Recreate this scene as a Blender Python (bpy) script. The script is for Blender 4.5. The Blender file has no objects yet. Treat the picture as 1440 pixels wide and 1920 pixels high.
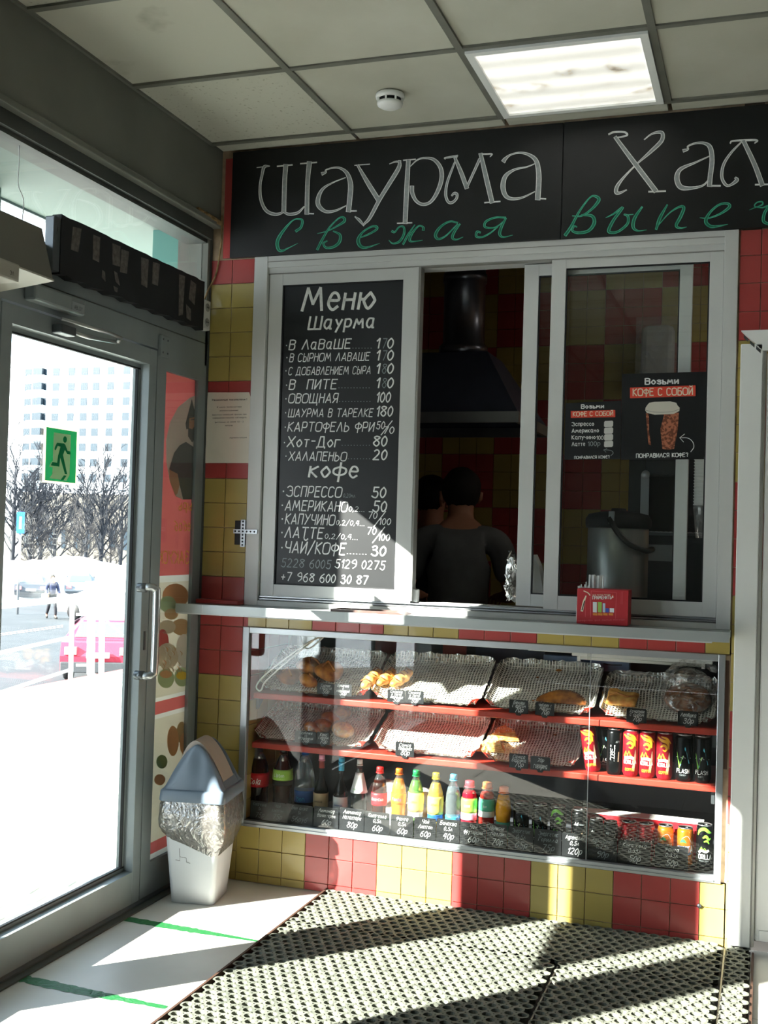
import bpy, bmesh, math, random
from mathutils import Vector, Matrix, noise
random.seed(7)
C = bpy.context.scene.collection
SC = bpy.context.scene
PI = math.pi
# ------------------------------------------------------------ camera
CAM = Vector((2.19871, -4.14592, 1.39931)); FPX = 2111.18
YAW, PITCH, ROLL = -0.32834, 0.02197, 0.02932
_f = Vector((math.sin(YAW)*math.cos(PITCH), math.cos(YAW)*math.cos(PITCH), math.sin(PITCH)))
_r = Vector((math.cos(YAW), -math.sin(YAW), 0)); _u = _r.cross(_f)
_R = _r*math.cos(ROLL)+_u*math.sin(ROLL); _U = -_r*math.sin(ROLL)+_u*math.cos(ROLL)
cd = bpy.data.cameras.new('camera'); cam = bpy.data.objects.new('camera', cd); C.objects.link(cam)
m = Matrix((( _R.x, _U.x, -_f.x, CAM.x), (_R.y, _U.y, -_f.y, CAM.y), (_R.z, _U.z, -_f.z, CAM.z), (0, 0, 0, 1)))
cam.matrix_world = m
cd.sensor_width = 36; cd.sensor_fit = 'AUTO'; cd.lens = FPX/1920*36; cd.clip_end = 800; cd.clip_start = 0.05
SC.camera = cam
# ------------------------------------------------------------ sky, sun, exposure
w = bpy.data.worlds.new('sky'); SC.world = w; w.use_nodes = True
nt = w.node_tree; nt.nodes.clear()
wo = nt.nodes.new('ShaderNodeOutputWorld'); bg = nt.nodes.new('ShaderNodeBackground')
tc = nt.nodes.new('ShaderNodeTexCoord'); sx = nt.nodes.new('ShaderNodeSeparateXYZ'); rp = nt.nodes.new('ShaderNodeValToRGB')
nt.links.new(tc.outputs['Generated'], sx.inputs[0]); nt.links.new(sx.outputs['Z'], rp.inputs[0])
rp.color_ramp.elements[0].color = (0.86, 0.93, 1.0, 1); rp.color_ramp.elements[0].position = 0.0
rp.color_ramp.elements[1].color = (0.62, 0.80, 1.0, 1); rp.color_ramp.elements[1].position = 0.6
nt.links.new(rp.outputs[0], bg.inputs[0]); bg.inputs[1].default_value = 3.5
nt.links.new(bg.outputs[0], wo.inputs[0])
SUN = Vector((1.0, 1.05, -0.70)).normalized()
sd = bpy.data.lights.new('sun', 'SUN'); sd.energy = 40; sd.angle = math.radians(0.6); sd.color = (1.0, 0.96, 0.88)
so = bpy.data.objects.new('sun', sd); C.objects.link(so); so.location = (-20, -20, 15)
so.rotation_euler = SUN.to_track_quat('-Z', 'Y').to_euler()
SC.view_settings.view_transform = 'Standard'; SC.view_settings.look = 'None'
SC.view_settings.exposure = 0.32; SC.view_settings.gamma = 1; SC.view_settings.use_curve_mapping = False
SC.cycles.max_bounces = 9; SC.cycles.diffuse_bounces = 5; SC.cycles.transparent_max_bounces = 16
SC.cycles.sample_clamp_indirect = 8; SC.cycles.use_denoising = True

# ------------------------------------------------------------ helpers
def ray(x, y): return (_f*FPX + _R*(x-720) - _U*(y-960)).normalized()
def hit(x, y, ax, v):
    d = ray(x, y); return CAM + d*((v-CAM[ax])/d[ax])
def hy(x, y, v=0.0): return hit(x, y, 1, v)
def hx(x, y, v=0.0): return hit(x, y, 0, v)
def hz(x, y, v=0.0): return hit(x, y, 2, v)
def at(x, y, dist): return CAM + ray(x, y)*(dist/ray(x, y).dot(_f))

MATS = {}
def srgb(c):
    if isinstance(c, str):
        c = [int(c[i:i+2], 16)/255 for i in (0, 2, 4)]
    return tuple((v/12.92 if v <= 0.04045 else ((v+0.055)/1.055)**2.4) for v in c[:3])
def mat(name, col, rough=0.5, metal=0.0, var=0.0, vs=8.0, bump=0.0, bs=40.0, spec=0.5, emit=None, es=0, trans=0, ior=1.45, coat=0, col2=None, aniso=None, ramp=(0.35, 0.65), detail=4):
    if name in MATS: return MATS[name]
    m = bpy.data.materials.new(name); m.use_nodes = True; N = m.node_tree.nodes; L = m.node_tree.links
    b = N['Principled BSDF']; c = srgb(col)
    b.inputs['Base Color'].default_value = (*c, 1); b.inputs['Roughness'].default_value = rough; b.inputs['Metallic'].default_value = metal
    b.inputs['Specular IOR Level'].default_value = spec; b.inputs['IOR'].default_value = ior
    b.inputs['Transmission Weight'].default_value = trans; b.inputs['Coat Weight'].default_value = coat
    if emit is not None:
        b.inputs['Emission Color'].default_value = (*srgb(emit), 1); b.inputs['Emission Strength'].default_value = es
    if var or col2 or bump:
        co = N.new('ShaderNodeTexCoord')
    if var or col2:
        n = N.new('ShaderNodeTexNoise'); n.inputs['Scale'].default_value = vs; n.inputs['Detail'].default_value = detail
        r = N.new('ShaderNodeValToRGB'); L.new(co.outputs['Object'], n.inputs['Vector']); L.new(n.outputs['Fac'], r.inputs[0])
        r.color_ramp.elements[0].position = ramp[0]; r.color_ramp.elements[1].position = ramp[1]
        c2 = srgb(col2) if col2 else tuple(min(1, v*(1+var)) for v in c); c1 = c if col2 else tuple(v*(1-var) for v in c)
        r.color_ramp.elements[0].color = (*c1, 1); r.color_ramp.elements[1].color = (*c2, 1)
        L.new(r.outputs[0], b.inputs['Base Color'])
    if bump:
        n2 = N.new('ShaderNodeTexNoise'); n2.inputs['Scale'].default_value = bs; n2.inputs['Detail'].default_value = 5
        bp = N.new('ShaderNodeBump'); bp.inputs['Strength'].default_value = bump; bp.inputs['Distance'].default_value = 0.004
        L.new(co.outputs['Object'], n2.inputs['Vector']); L.new(n2.outputs['Fac'], bp.inputs['Height']); L.new(bp.outputs[0], b.inputs['Normal'])
    MATS[name] = m; return m
def thin_glass(name, tint=(1, 1, 1), refl=1.0, dirt=0.0, ior=1.5):
    m = bpy.data.materials.new(name); m.use_nodes = True; N = m.node_tree.nodes; L = m.node_tree.links; N.clear()
    o = N.new('ShaderNodeOutputMaterial'); t = N.new('ShaderNodeBsdfTransparent'); g = N.new('ShaderNodeBsdfGlossy')
    g.inputs['Roughness'].default_value = 0.0; t.inputs[0].default_value = (*tint, 1)
    fr = N.new('ShaderNodeLayerWeight'); fr.inputs['Blend'].default_value = .5
    pw = N.new('ShaderNodeMath'); pw.operation = 'POWER'; pw.inputs[1].default_value = 5; L.new(fr.outputs['Facing'], pw.inputs[0])
    mm = N.new('ShaderNodeMath'); mm.operation = 'MULTIPLY_ADD'; mm.inputs[1].default_value = .9*min(refl, 1); mm.inputs[2].default_value = .042*refl; mm.use_clamp = True
    mx = N.new('ShaderNodeMixShader'); L.new(pw.outputs[0], mm.inputs[0]); L.new(mm.outputs[0], mx.inputs[0])
    L.new(t.outputs[0], mx.inputs[1]); L.new(g.outputs[0], mx.inputs[2]); last = mx
    if dirt:
        d = N.new('ShaderNodeBsdfDiffuse'); d.inputs[0].default_value = (.8, .85, .82, 1)
        co = N.new('ShaderNodeTexCoord'); n = N.new('ShaderNodeTexNoise'); n.inputs['Scale'].default_value = 5
        m2 = N.new('ShaderNodeMath'); m2.operation = 'MULTIPLY'; m2.inputs[1].default_value = dirt
        L.new(co.outputs['Object'], n.inputs[0]); L.new(n.outputs[0], m2.inputs[0])
        mx2 = N.new('ShaderNodeMixShader'); L.new(m2.outputs[0], mx2.inputs[0]); L.new(mx.outputs[0], mx2.inputs[1]); L.new(d.outputs[0], mx2.inputs[2]); last = mx2
    L.new(last.outputs[0], o.inputs[0]); MATS[name] = m; return m
def film(name, col, alpha=0.5, rough=0.25, trl=0.0, gl=0.15, var=0.0):
    """thin plastic or printed film: part clear, part diffuse (and translucent), a little gloss"""
    m = bpy.data.materials.new(name); m.use_nodes = True; N = m.node_tree.nodes; L = m.node_tree.links; N.clear()
    o = N.new('ShaderNodeOutputMaterial'); t = N.new('ShaderNodeBsdfTransparent'); d = N.new('ShaderNodeBsdfDiffuse'); tl = N.new('ShaderNodeBsdfTranslucent')
    g = N.new('ShaderNodeBsdfGlossy'); g.inputs['Roughness'].default_value = rough
    c = (*srgb(col), 1); d.inputs[0].default_value = c; tl.inputs[0].default_value = c
    a = N.new('ShaderNodeMixShader'); a.inputs[0].default_value = trl; L.new(d.outputs[0], a.inputs[1]); L.new(tl.outputs[0], a.inputs[2])
    b = N.new('ShaderNodeMixShader'); b.inputs[0].default_value = gl; L.new(a.outputs[0], b.inputs[1]); L.new(g.outputs[0], b.inputs[2])
    e = N.new('ShaderNodeMixShader'); e.inputs[0].default_value = alpha; L.new(t.outputs[0], e.inputs[1]); L.new(b.outputs[0], e.inputs[2])
    if var:
        co = N.new('ShaderNodeTexCoord'); n = N.new('ShaderNodeTexNoise'); n.inputs['Scale'].default_value = 30; n.inputs['Distortion'].default_value = 2
        mr = N.new('ShaderNodeMapRange'); mr.inputs[1].default_value = .35; mr.inputs[2].default_value = .65; mr.inputs[3].default_value = max(0, alpha-var); mr.inputs[4].default_value = min(1, alpha+var)
        L.new(co.outputs['Object'], n.inputs[0]); L.new(n.outputs[0], mr.inputs[0]); L.new(mr.outputs[0], e.inputs[0])
        bp = N.new('ShaderNodeBump'); bp.inputs['Strength'].default_value = .6; bp.inputs['Distance'].default_value = .01
        L.new(n.outputs[0], bp.inputs['Height']); L.new(bp.outputs[0], g.inputs['Normal'])
    L.new(e.outputs[0], o.inputs[0]); MATS[name] = m; return m

def cr(pts, n=6):
    """Catmull-Rom through points"""
    P = [Vector(p) for p in pts]
    if len(P) < 3: return P
    out = []
    for i in range(len(P)-1):
        p0 = P[i-1] if i else P[0]*2-P[1]; p1 = P[i]; p2 = P[i+1]; p3 = P[i+2] if i+2 < len(P) else P[-1]*2-P[-2]
        for k in range(n):
            t = k/n
            out.append(0.5*((2*p1)+(p2-p0)*t+(2*p0-5*p1+4*p2-p3)*t*t+(3*p1-p0-3*p2+p3)*t**3))
    out.append(P[-1]); return out

class MB:
    def __init__(s): s.v = []; s.f = []; s.m = []; s.ms = []; s.sm = []
    def mi(s, m):
        if m not in s.ms: s.ms.append(m)
        return s.ms.index(m)
    def add(s, vs, fs, m, smooth=False):
        b = len(s.v); s.v += [tuple(v) for v in vs]; k = s.mi(m)
        for f in fs: s.f.append(tuple(b+i for i in f)); s.m.append(k); s.sm.append(smooth)
    def box(s, x0, x1, y0, y1, z0, z1, m, bev=0.0):
        if bev:
            bm = bmesh.new(); bmesh.ops.create_cube(bm, size=1)
            for v in bm.verts: v.co = Vector(((x0+x1)/2+v.co.x*(x1-x0), (y0+y1)/2+v.co.y*(y1-y0), (z0+z1)/2+v.co.z*(z1-z0)))
            bmesh.ops.bevel(bm, geom=bm.edges[:]+bm.verts[:], offset=bev, segments=2, affect='EDGES', profile=0.5)
            s.bm(bm, m); return
        vs = [(x, y, z) for x in (x0, x1) for y in (y0, y1) for z in (z0, z1)]
        s.add(vs, [(0, 1, 3, 2), (4, 6, 7, 5), (0, 4, 5, 1), (2, 3, 7, 6), (0, 2, 6, 4), (1, 5, 7, 3)], m)
    def bm(s, bm, m, smooth=False):
        bm.verts.index_update(); s.add([v.co[:] for v in bm.verts], [[v.index for v in f.verts] for f in bm.faces], m, smooth); bm.free()
    def quad(s, a, b, c, d, m): s.add([a, b, c, d], [(0, 1, 2, 3)], m)
    def tube(s, pts, r, m, n=8, smooth=True, caps=True, closed=False):
        P = [Vector(p) for p in pts]; R = r if isinstance(r, (list, tuple)) else [r]*len(P); b = []; fs = []; prev = None
        for i, p in enumerate(P):
            if closed: t = P[(i+1) % len(P)]-P[i-1]
            else: t = (P[min(i+1, len(P)-1)]-P[max(i-1, 0)])
            if t.length < 1e-9: t = Vector((0, 0, 1))
            t.normalize()
            if prev is None:
                a = Vector((0, 0, 1)) if abs(t.z) < .9 else Vector((1, 0, 0)); u = t.cross(a).normalized()
            else:
                u = prev-t*prev.dot(t); u = u.normalized() if u.length > 1e-6 else t.orthogonal().normalized()
            prev = u; w = t.cross(u)
            for k in range(n):
                a = 2*PI*k/n; b.append(p+(u*math.cos(a)+w*math.sin(a))*R[i])
        M = len(P)
        for i in range(M if closed else M-1):
            for k in range(n):
                j = (i+1) % M; fs.append((i*n+k, i*n+(k+1) % n, j*n+(k+1) % n, j*n+k))
        if caps and not closed: fs.append(tuple(range(n))[::-1]); fs.append(tuple((M-1)*n+k for k in range(n)))
        s.add(b, fs, m, smooth)
    def lathe(s, prof, m, cx=0, cy=0, cz=0, n=20, smooth=True, ax='z', mats=None, sq=None):
        vs = []; base = len(s.v)
        for (r, z) in prof:
            for k in range(n):
                a = 2*PI*k/n; q = 1
                if sq: q = 1/max(abs(math.cos(a))**sq+abs(math.sin(a))**sq, 1e-6)**(1/sq)
                x, y = r*q*math.cos(a), r*q*math.sin(a)
                vs.append((cx+x, cy+y, cz+z) if ax == 'z' else ((cx+x, cy+z, cz+y) if ax == 'y' else (cx+z, cy+x, cz+y)))
        for i in range(len(prof)-1):
            mm = mats[i] if mats else m
            fs = [(i*n+k, i*n+(k+1) % n, (i+1)*n+(k+1) % n, (i+1)*n+k) for k in range(n)]
            k0 = s.mi(mm)
            for f in fs: s.f.append(tuple(base+i2 for i2 in f)); s.m.append(k0); s.sm.append(smooth)
        s.v += vs
        if prof[0][0] > 1e-4: s.f.append(tuple(base+k for k in range(n))[::-1]); s.m.append(s.mi(mats[0] if mats else m)); s.sm.append(False)
        if prof[-1][0] > 1e-4: s.f.append(tuple(base+(len(prof)-1)*n+k for k in range(n))); s.m.append(s.mi(mats[-1] if mats else m)); s.sm.append(False)
    def prism(s, poly, xf, d, m):
        """poly 2D, xf(u,v,h)->3D, extruded from h=0 to h=d"""
        n = len(poly); vs = [xf(u, v, 0) for u, v in poly]+[xf(u, v, d) for u, v in poly]
        s.add(vs, [tuple(range(n)), tuple(range(2*n-1, n-1, -1))]+[(i, (i+1) % n, n+(i+1) % n, n+i) for i in range(n)], m)
    def flat(s, poly, xf, m): s.add([xf(u, v) for u, v in poly], [tuple(range(len(poly)))], m)
    def stroke(s, pts, w, xf, m, n=6, smooth=True):
        """chalk stroke: w = width or list of widths"""
        if isinstance(w, (int, float)): w = [w]*len(pts)
        P3 = [(p[0], p[1], ww) for p, ww in zip(pts, w)]
        Q = cr(P3, n) if smooth and len(P3) > 2 else [Vector(p) for p in P3]
        vs = []; M = len(Q)
        for i, q in enumerate(Q):
            a = Q[max(i-1, 0)]; b = Q[min(i+1, M-1)]; t = Vector((b.x-a.x, b.y-a.y)); t = t.normalized() if t.length > 1e-9 else Vector((1, 0))
            nx, ny = -t.y, t.x; h = max(q.z, 1e-5)/2
            e = 0.0
            if i == 0: e = -h*.5
            if i == M-1: e = h*.5
            vs += [xf(q.x+nx*h+t.x*e, q.y+ny*h+t.y*e), xf(q.x-nx*h+t.x*e, q.y-ny*h+t.y*e)]
        s.add(vs, [(2*i, 2*i+1, 2*i+3, 2*i+2) for i in range(M-1)], m)
    def text(s, body, size, xf, m, align='CENTER', shear=0.0, off=0.0, sx=1.0, sp=1.0):
        cu = bpy.data.curves.new('t', 'FONT'); cu.body = body; cu.size = size; cu.align_x = align; cu.shear = shear; cu.space_character = sp; cu.resolution_u = 3
        ob = bpy.data.objects.new('t', cu); C.objects.link(ob)
        me = ob.to_mesh()
        vs = [v.co.copy() for v in me.vertices]; fs = [tuple(p.vertices) for p in me.polygons]
        ob.to_mesh_clear(); bpy.data.objects.remove(ob); bpy.data.curves.remove(cu)
        for dx in ((0,) if off <= 0 else (-off*size*.35, off*size*.35)): s.add([xf(v.x*sx+dx, v.y) for v in vs], fs, m)
    def build(s, name, parent=None, org=None, loc=None, kind=None):
        me = bpy.data.meshes.new(name); o = bpy.data.objects.new(name, me); C.objects.link(o)
        off = Vector((0, 0, 0))
        if parent is not None and org is None: off = wloc(parent)
        if parent is None and s.v and org is None:
            xs = [v[0] for v in s.v]; ys = [v[1] for v in s.v]; zs = [v[2] for v in s.v]
            off = Vector(((min(xs)+max(xs))/2, (min(ys)+max(ys))/2, min(zs))); o.location = off
        me.from_pydata([(v[0]-off.x, v[1]-off.y, v[2]-off.z) for v in s.v], [], s.f)
        for m_ in s.ms: me.materials.append(MATS[m_] if isinstance(m_, str) else m_)
        me.polygons.foreach_set('material_index', s.m); me.polygons.foreach_set('use_smooth', s.sm)
        me.update()
        if parent is not None: o.parent = parent
        if loc is not None: o.location = loc
        if kind: o['kind'] = kind
        return o
def wloc(o):
    l = Vector((0, 0, 0))
    while o is not None: l = l+Vector(o.location); o = o.parent
    return l
def tag(o, label=None, cat=None, group=None, kind=None):
    if label: o['label'] = label
    if cat: o['category'] = cat
    if group: o['group'] = group
    if kind: o['kind'] = kind
    return o
def thing(name, label, cat, loc=(0, 0, 0), rot=(0, 0, 0), group=None):
    o = bpy.data.objects.new(name, None); C.objects.link(o); o.location = loc; o.rotation_euler = rot; o.empty_display_size = .05
    return tag(o, label, cat, group)
def dup(root, loc=None, rot=None, label=None, group=None):
    r = root.copy(); C.objects.link(r)
    if loc is not None: r.location = loc
    if rot is not None: r.rotation_euler = rot
    if label: r['label'] = label
    if group: r['group'] = group
    for ch in [c for c in root.children]:
        c = ch.copy(); C.objects.link(c); c.parent = r
        for g in ch.children:
            d = g.copy(); C.objects.link(d); d.parent = c
    return r
def struct(name): 
    o = bpy.data.objects.new(name, None); C.objects.link(o); o['kind'] = 'structure'; return o
def wall_xf(y): return lambda u, v: (u, y, v)           # plane facing the customer, u = X, v = Z
def piece(me, name, parent, loc, scale=None, rot=None):
    o = bpy.data.objects.new(name, me); C.objects.link(o); o.parent = parent; o.location = loc
    if scale: o.scale = scale
    if rot: o.rotation_euler = rot
    return o
def mesh_of(mb, name):
    o = mb.build(name, org=0); me = o.data; bpy.data.objects.remove(o); return me
def smoothobj(o):
    for p in o.data.polygons: p.use_smooth = True

# ------------------------------------------------------------ materials
mat('tile_red', 'a4403e', .28, var=.06, vs=3, bump=.05, bs=6, coat=.2)
mat('tile_yellow', 'a89653', .28, var=.06, vs=3, bump=.05, bs=6, coat=.2)
mat('grout', 'b09a80', .9, var=.25, vs=20)
mat('grey_frame', '899294', .45, var=.08, vs=4, metal=.2)
mat('grey_dark', '4a4e4c', .6, var=.12, vs=3, bump=.1, bs=10)
mat('beam_paint', '7b7d76', .75, col2='6f716a', vs=2.5, bump=.25, bs=9)
mat('pvc', 'cacccb', .35, var=.03, vs=3)
mat('pvc_shadow', '8c8c88', .5)
mat('rubber_seal', '15171a', .6)
mat('ceil_tile', 'bfbfb2', .9, col2='b4b4a6', vs=3, bump=.12, bs=90)
mat('grid_bar', '6f7068', .5, var=.1, vs=8)
mat('white_panel', 'eef0ee', .35, var=.02, vs=2)
mat('floor_tile', 'd0cec6', .38, col2='c4c2ba', vs=3, bump=.05, bs=4)
mat('room_wall', '8f9090', .8, var=.05, vs=1)
mat('chalk_black', '16181a', .42, var=.2, vs=3)
mat('chalk_white', 'e4e6e4', .8, var=.12, vs=60)
mat('chalk_grey', '8d9496', .8, var=.2, vs=60)
mat('chalk_dim', '7f888a', .8)
mat('chalk_green', '2f9c7c', .8, col2='5cc0a0', vs=45)
mat('chalk_green_dark', '1b6e55', .8)
mat('steel', 'b9bcbd', .28, metal=.9, var=.05, vs=6)
mat('alu', 'b4b9bd', .33, metal=.75, var=.04, vs=6)
mat('alu_dark', '6b7074', .35, metal=.8)
mat('black', '121315', .5)
mat('black_soft', '1c1d20', .7)
mat('white', 'e8e8e4', .5)
mat('paper', 'e6ded0', .8, var=.04, vs=4)
mat('ink', '2a2624', .8)
mat('shelf_red', 'b03a2c', .4, var=.08, vs=10, bump=.05)
mat('wood_dark', '4a3327', .7)
mat('foil', 'd8d8d4', .22, metal=.95, bump=.9, bs=70)
mat('orange_print', 'd6432e', .6)
mat('red', 'c3202a', .4)
mat('snow', 'f2f4f6', .9, var=.02)
mat('asphalt', '3c4043', .9, col2='44484b', vs=.6)
thin_glass('glass', (.97, .985, .98), .9, dirt=.004)
thin_glass('door_glass', (.95, .97, .965), 1.0, dirt=.003)
thin_glass('case_glass', (.96, .97, .965), 1.0, dirt=.0015)
# ------------------------------------------------------------ hand lettering: every glyph is a few pen strokes on a 7 unit grid
GL_ = dict(zip('АБВГДЕЖЗИЙКЛМНОПРСТУФХЦЧШЩЫЬЭЮЯ', ('02 39 62|14 54', '59 09 02|~06 46 54 42 02', '02 09|~09 39 58 46 06|~06 46 54 42 02', '02 09 59', '01 02 72 71|12 29 59 62', '59 09 02 52|06 46', '49 42|09 46 89|02 46 82', '~08 29 49 57 36|~26 36 55 54 42 22 03',
 '09 02 59 52', '09 02 59 52|~1b 3a 5b', '09 02|59 06 52', '02 39 62', '02 19 44 69 82', '09 02|59 52|06 56', '~39 08 03 32 63 68 39', '02 09 59 52', '02 09|~09 49 57 45 05', '~58 39 08 03 32 53', '09 69|39 32', '09 36|69 12', '39 31|~38 07 05 34 65 67 38', '09 62|69 02',
 '09 02 62 61|59 52', '~09 06 25 55|59 52', '09 02 82 89|49 42', '09 02 82 89|49 42|82 92 90', '09 02|~06 36 44 32 02|69 62', '09 02|~06 36 54 32 02', '~08 29 58 63 32 03|36 66', '09 02|06 26|~59 28 23 52 83 88 59', '59 52|~59 19 07 15 55|35 02')))
GL_.update(dict(zip('абвгдежзийклмнопрстуфхцчшщыьэюяё', ('~47 17 04 22 44|47 42 52', '~59 28 06 03 22 44 36 05', '02 07|~07 37 35 05|~05 44 32 02', '02 07 47', '~47 17 04 22 44|47 40 10', '~05 45 37 17 04 22 43', '37 32|07 34 67|02 35 62', '~06 27 46 25|~15 44 32 03', '07 02 47 42', '07 02 47 42|19 39',
 '07 02|47 05 42', '02 27 52', '02 17 34 57 62', '07 02|47 42|05 45', '~27 05 04 22 44 45 27', '02 07 47 42', '00 07|~07 37 45 33 03', '~46 27 05 04 22 43', '07 47|27 22', '07 24|47 10', '39 30|~37 06 04 33 64 66 37', '07 42|47 02', '07 02 52 51|47 42', '07 05 45|47 42', '07 02 62 67|37 32',
 '07 02 62 67|37 32|62 72 71', '07 02|~05 34 22 02|57 52', '07 02|~05 34 32 02', '~06 27 46 43 22 03|25 45', '07 02|05 25|~47 25 24 42 64 65 47', '47 42|~47 17 05 14 44|24 02', '~05 45 37 17 04 22 43|18 19|38 39'))))
GL_.update(dict(zip('0123456789', ('~29 07 04 22 44 47 29', '07 29 22', '~08 29 48 46 02|02 52', '~08 29 48 36|~16 36 54 42 22 03', '29 05 55|49 42', '59 19 16|~16 46 54 42 22 03', '~49 17 04 22 42 54 36 05', '09 59 22', '~29 08 36 54 32 04 26 58 29', '~56 36 07 29 49 57 54 22'))))
GL_.update({'.': '02 12', ',': '13 01', '-': '06 36', '/': '01 5a', '+': '05 45|27 23', '!': '09 05|02 03', '?': '~08 29 48 35 34|32 33', 'F': '02 09 59|06 46', 'L': '09 02 52', 'S': '~58 29 07 26 45 53 32 03', 'N': '02 09 52 59', 'G': '~58 39 08 03 32 53 55 35', 'R': '02 09|~09 49 57 45 05|35 52', 'D': '02 09|~09 39 67 64 32 02',
 'U': '~09 03 22 42 63 69', 'Y': '09 36 69|36 32', 'I': '19 12', 'l': '19 12', 'i': '17 12|19 18', 'n': '07 02|~06 27 45 42', 's': '~46 27 06 25 44 32 03', 't': '19 12 32|07 37', 'b': '09 02|~06 37 44 32 02', 'r': '07 02|~05 27 47', 'd': '49 42|~46 27 04 22 43'})
for a_, b_ in zip('ABCEHKMOPTXaceopx', 'АВСЕНКМОРТХасеорх'): GL_[a_] = GL_[b_]
def glyphs(s, shear=0.0):
    """-> list of (points, smooth), total width; cap height is 1"""
    out = []; x0 = 0.0
    for ch in s:
        if ch == ' ': x0 += .55; continue
        g = GL_.get(ch)
        if g is None: x0 += .5; continue
        mxx = 0
        for part in g.split('|'):
            sm = part.startswith('~'); pts = []
            for q in part.strip('~').split():
                x = int(q[0], 36)/7*.78; y = (int(q[1], 36)-2)/7; mxx = max(mxx, x); pts.append((x0+x+shear*y, y))
            out.append((pts, sm))
        x0 += mxx+.26
    return out, max(x0-.26, .1)
def pen(b, s, xf, m, wd=.11, shear=0.0):
    """xf takes unit coordinates (cap height 1)"""
    st_, W = glyphs(s, shear)
    for pts, sm in st_:
        if sm: b.stroke(pts, wd, xf, m, n=4)
        else:
            for a, c in zip(pts, pts[1:]): b.stroke([a, c], wd, xf, m, smooth=False)
    return W
def mb_text(b, body, size, xf, m, align='CENTER', shear=0.0, off=0.0, sx=1.0, sp=1.0, wd=None):
    cap = .73*size; W = glyphs(body)[1]*cap*sx*.92; x0 = -W/2 if align == 'CENTER' else 0
    pen(b, body, lambda u, v: xf(x0+u*cap*sx*.92, v*cap), m, wd=wd or (.10+off*2.5), shear=shear)
MB.text = mb_text
# ============================================================ ROOM SHELL
H = 2.963
# floor: big pale tiles over a slab
fl = struct('floor')
b = MB(); b.box(0.0, 6.0, -7.0, 0.0, -.08, -.004, 'grout'); b.build('slab', fl)
b = MB(); b.box(-.298, .298, -.298, .298, -.02, 0, 'floor_tile'); tm = mesh_of(b, 'floor_tile')
for i in range(10):
    for j in range(11):
        y = -.28-.6*j
        if -.28-.6*j < -6.9: continue
        piece(tm, 'floor_tile', fl, (.3+.6*i, y, 0), scale=(1, 1, 1))
b = MB(); b.box(0, 6, -.05+.072, 0, -.02, -.0005, 'floor_tile')
# ceiling: tiles in T bars
ce = struct('ceiling')
b = MB(); b.box(-.2, 6.2, -7.2, 2.3, H+.06, H+.12, 'grey_dark'); b.build('slab', ce)
gx = .637; gy = -.7075
b = MB(); b.box(-.292, .292, -.292, .292, 0.004, .02, 'ceil_tile'); cm = mesh_of(b, 'ceiling_tile')
mat('ceil_speck', 'bfbfb2', .9, col2='84826f', vs=70, ramp=(.62, .78), detail=2)
mat('ceil_stain', 'bfbfb2', .9, col2='6f6a58', vs=3.2, ramp=(.60, .82), detail=8)
b = MB(); b.box(-.292, .292, -.292, .292, 0.004, .02, 'ceil_speck'); cs = mesh_of(b, 'ceiling_tile')
b = MB(); b.box(-.292, .292, -.292, .292, 0.004, .02, 'ceil_stain'); ct = mesh_of(b, 'ceiling_tile')
LIGHTS = [(2, 0)]
for i in range(0, 10):
    for j in range(-10, 2):
        x = gx-.3+.6*i; y = gy+.3+.6*j
        if (i, j) in LIGHTS or x > 6: continue
        me = cm if i > 0 else cs
        if (i, j) == (0, -1): me = ct
        if j == 1:
            # narrow strip against the kiosk
            piece(me, 'ceiling_tile', ce, (x, -.1075+.05, H), scale=(1, .16, 1)); continue
        piece(me, 'ceiling_tile', ce, (x, y, H+.002*math.sin(i*3+j*5)))
b = MB(); b.box(-.012, .012, -3.6, 3.4, -.004, .03, 'grid_bar'); gm = mesh_of(b, 'grid_bar')
for i in range(-1, 10):
    piece(gm, 'grid_bar', ce, (gx+.6*i, -3.45, H), scale=(1, .98, 1))
b = MB(); b.box(-3.0, 3.0, -.012, .012, -.0035, .03, 'grid_bar'); gm2 = mesh_of(b, 'grid_bar')
for j in range(-10, 2):
    piece(gm2, 'grid_bar', ce, (3.0, gy+.6*j, H))
# rest of the room behind the camera
b = MB(); b.box(6.0, 6.15, -7, 0, 0, 3.1, 'room_wall'); o = b.build('wall_right'); tag(o, kind='structure')
b = MB(); b.box(-.15, 6.15, -7.15, -7.0, 0, 3.1, 'room_wall'); o = b.build('wall_front'); tag(o, kind='structure')

# ------------------------------------------------------------ kiosk wall (wall_back)
wb = struct('wall_back')
WX0, WX1 = 0.0, 2.10
VX0, VX1, VZ0, VZ1 = .205, 2.072, .225, 1.018      # display case opening
b = MB()
D = .12
b.box(-.15, VX0+.015, 0.003, D, 0, 3.1, 'grout')
b.box(VX0+.015, 2.09, 0.003, D, 2.50, 3.1, 'grout')
b.box(VX0+.015, 2.09, 0.003, D, VZ1, 1.108, 'grout')
b.box(VX0+.015, 2.09, 0.003, D, 0, VZ0, 'grout')
b.box(2.068, 2.16, 0.003, D, 0, 2.50, 'grout')
b.box(2.16, 6.0, 0.003, D, 2.155, 3.1, 'grout')
b.box(3.15, 6.0, 0.003, D, 0, 2.155, 'grout')
b.build('core', wb)
def tile_mesh(m, wdt=.0975, h=.0975, d=.006):
    b = MB(); b.box(-wdt/2, wdt/2, -d/2, d/2, -h/2, h/2, m, bev=.0012)
    me = mesh_of(b, 'tile'); return me
TR, TY = tile_mesh('tile_red'), tile_mesh('tile_yellow')
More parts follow.
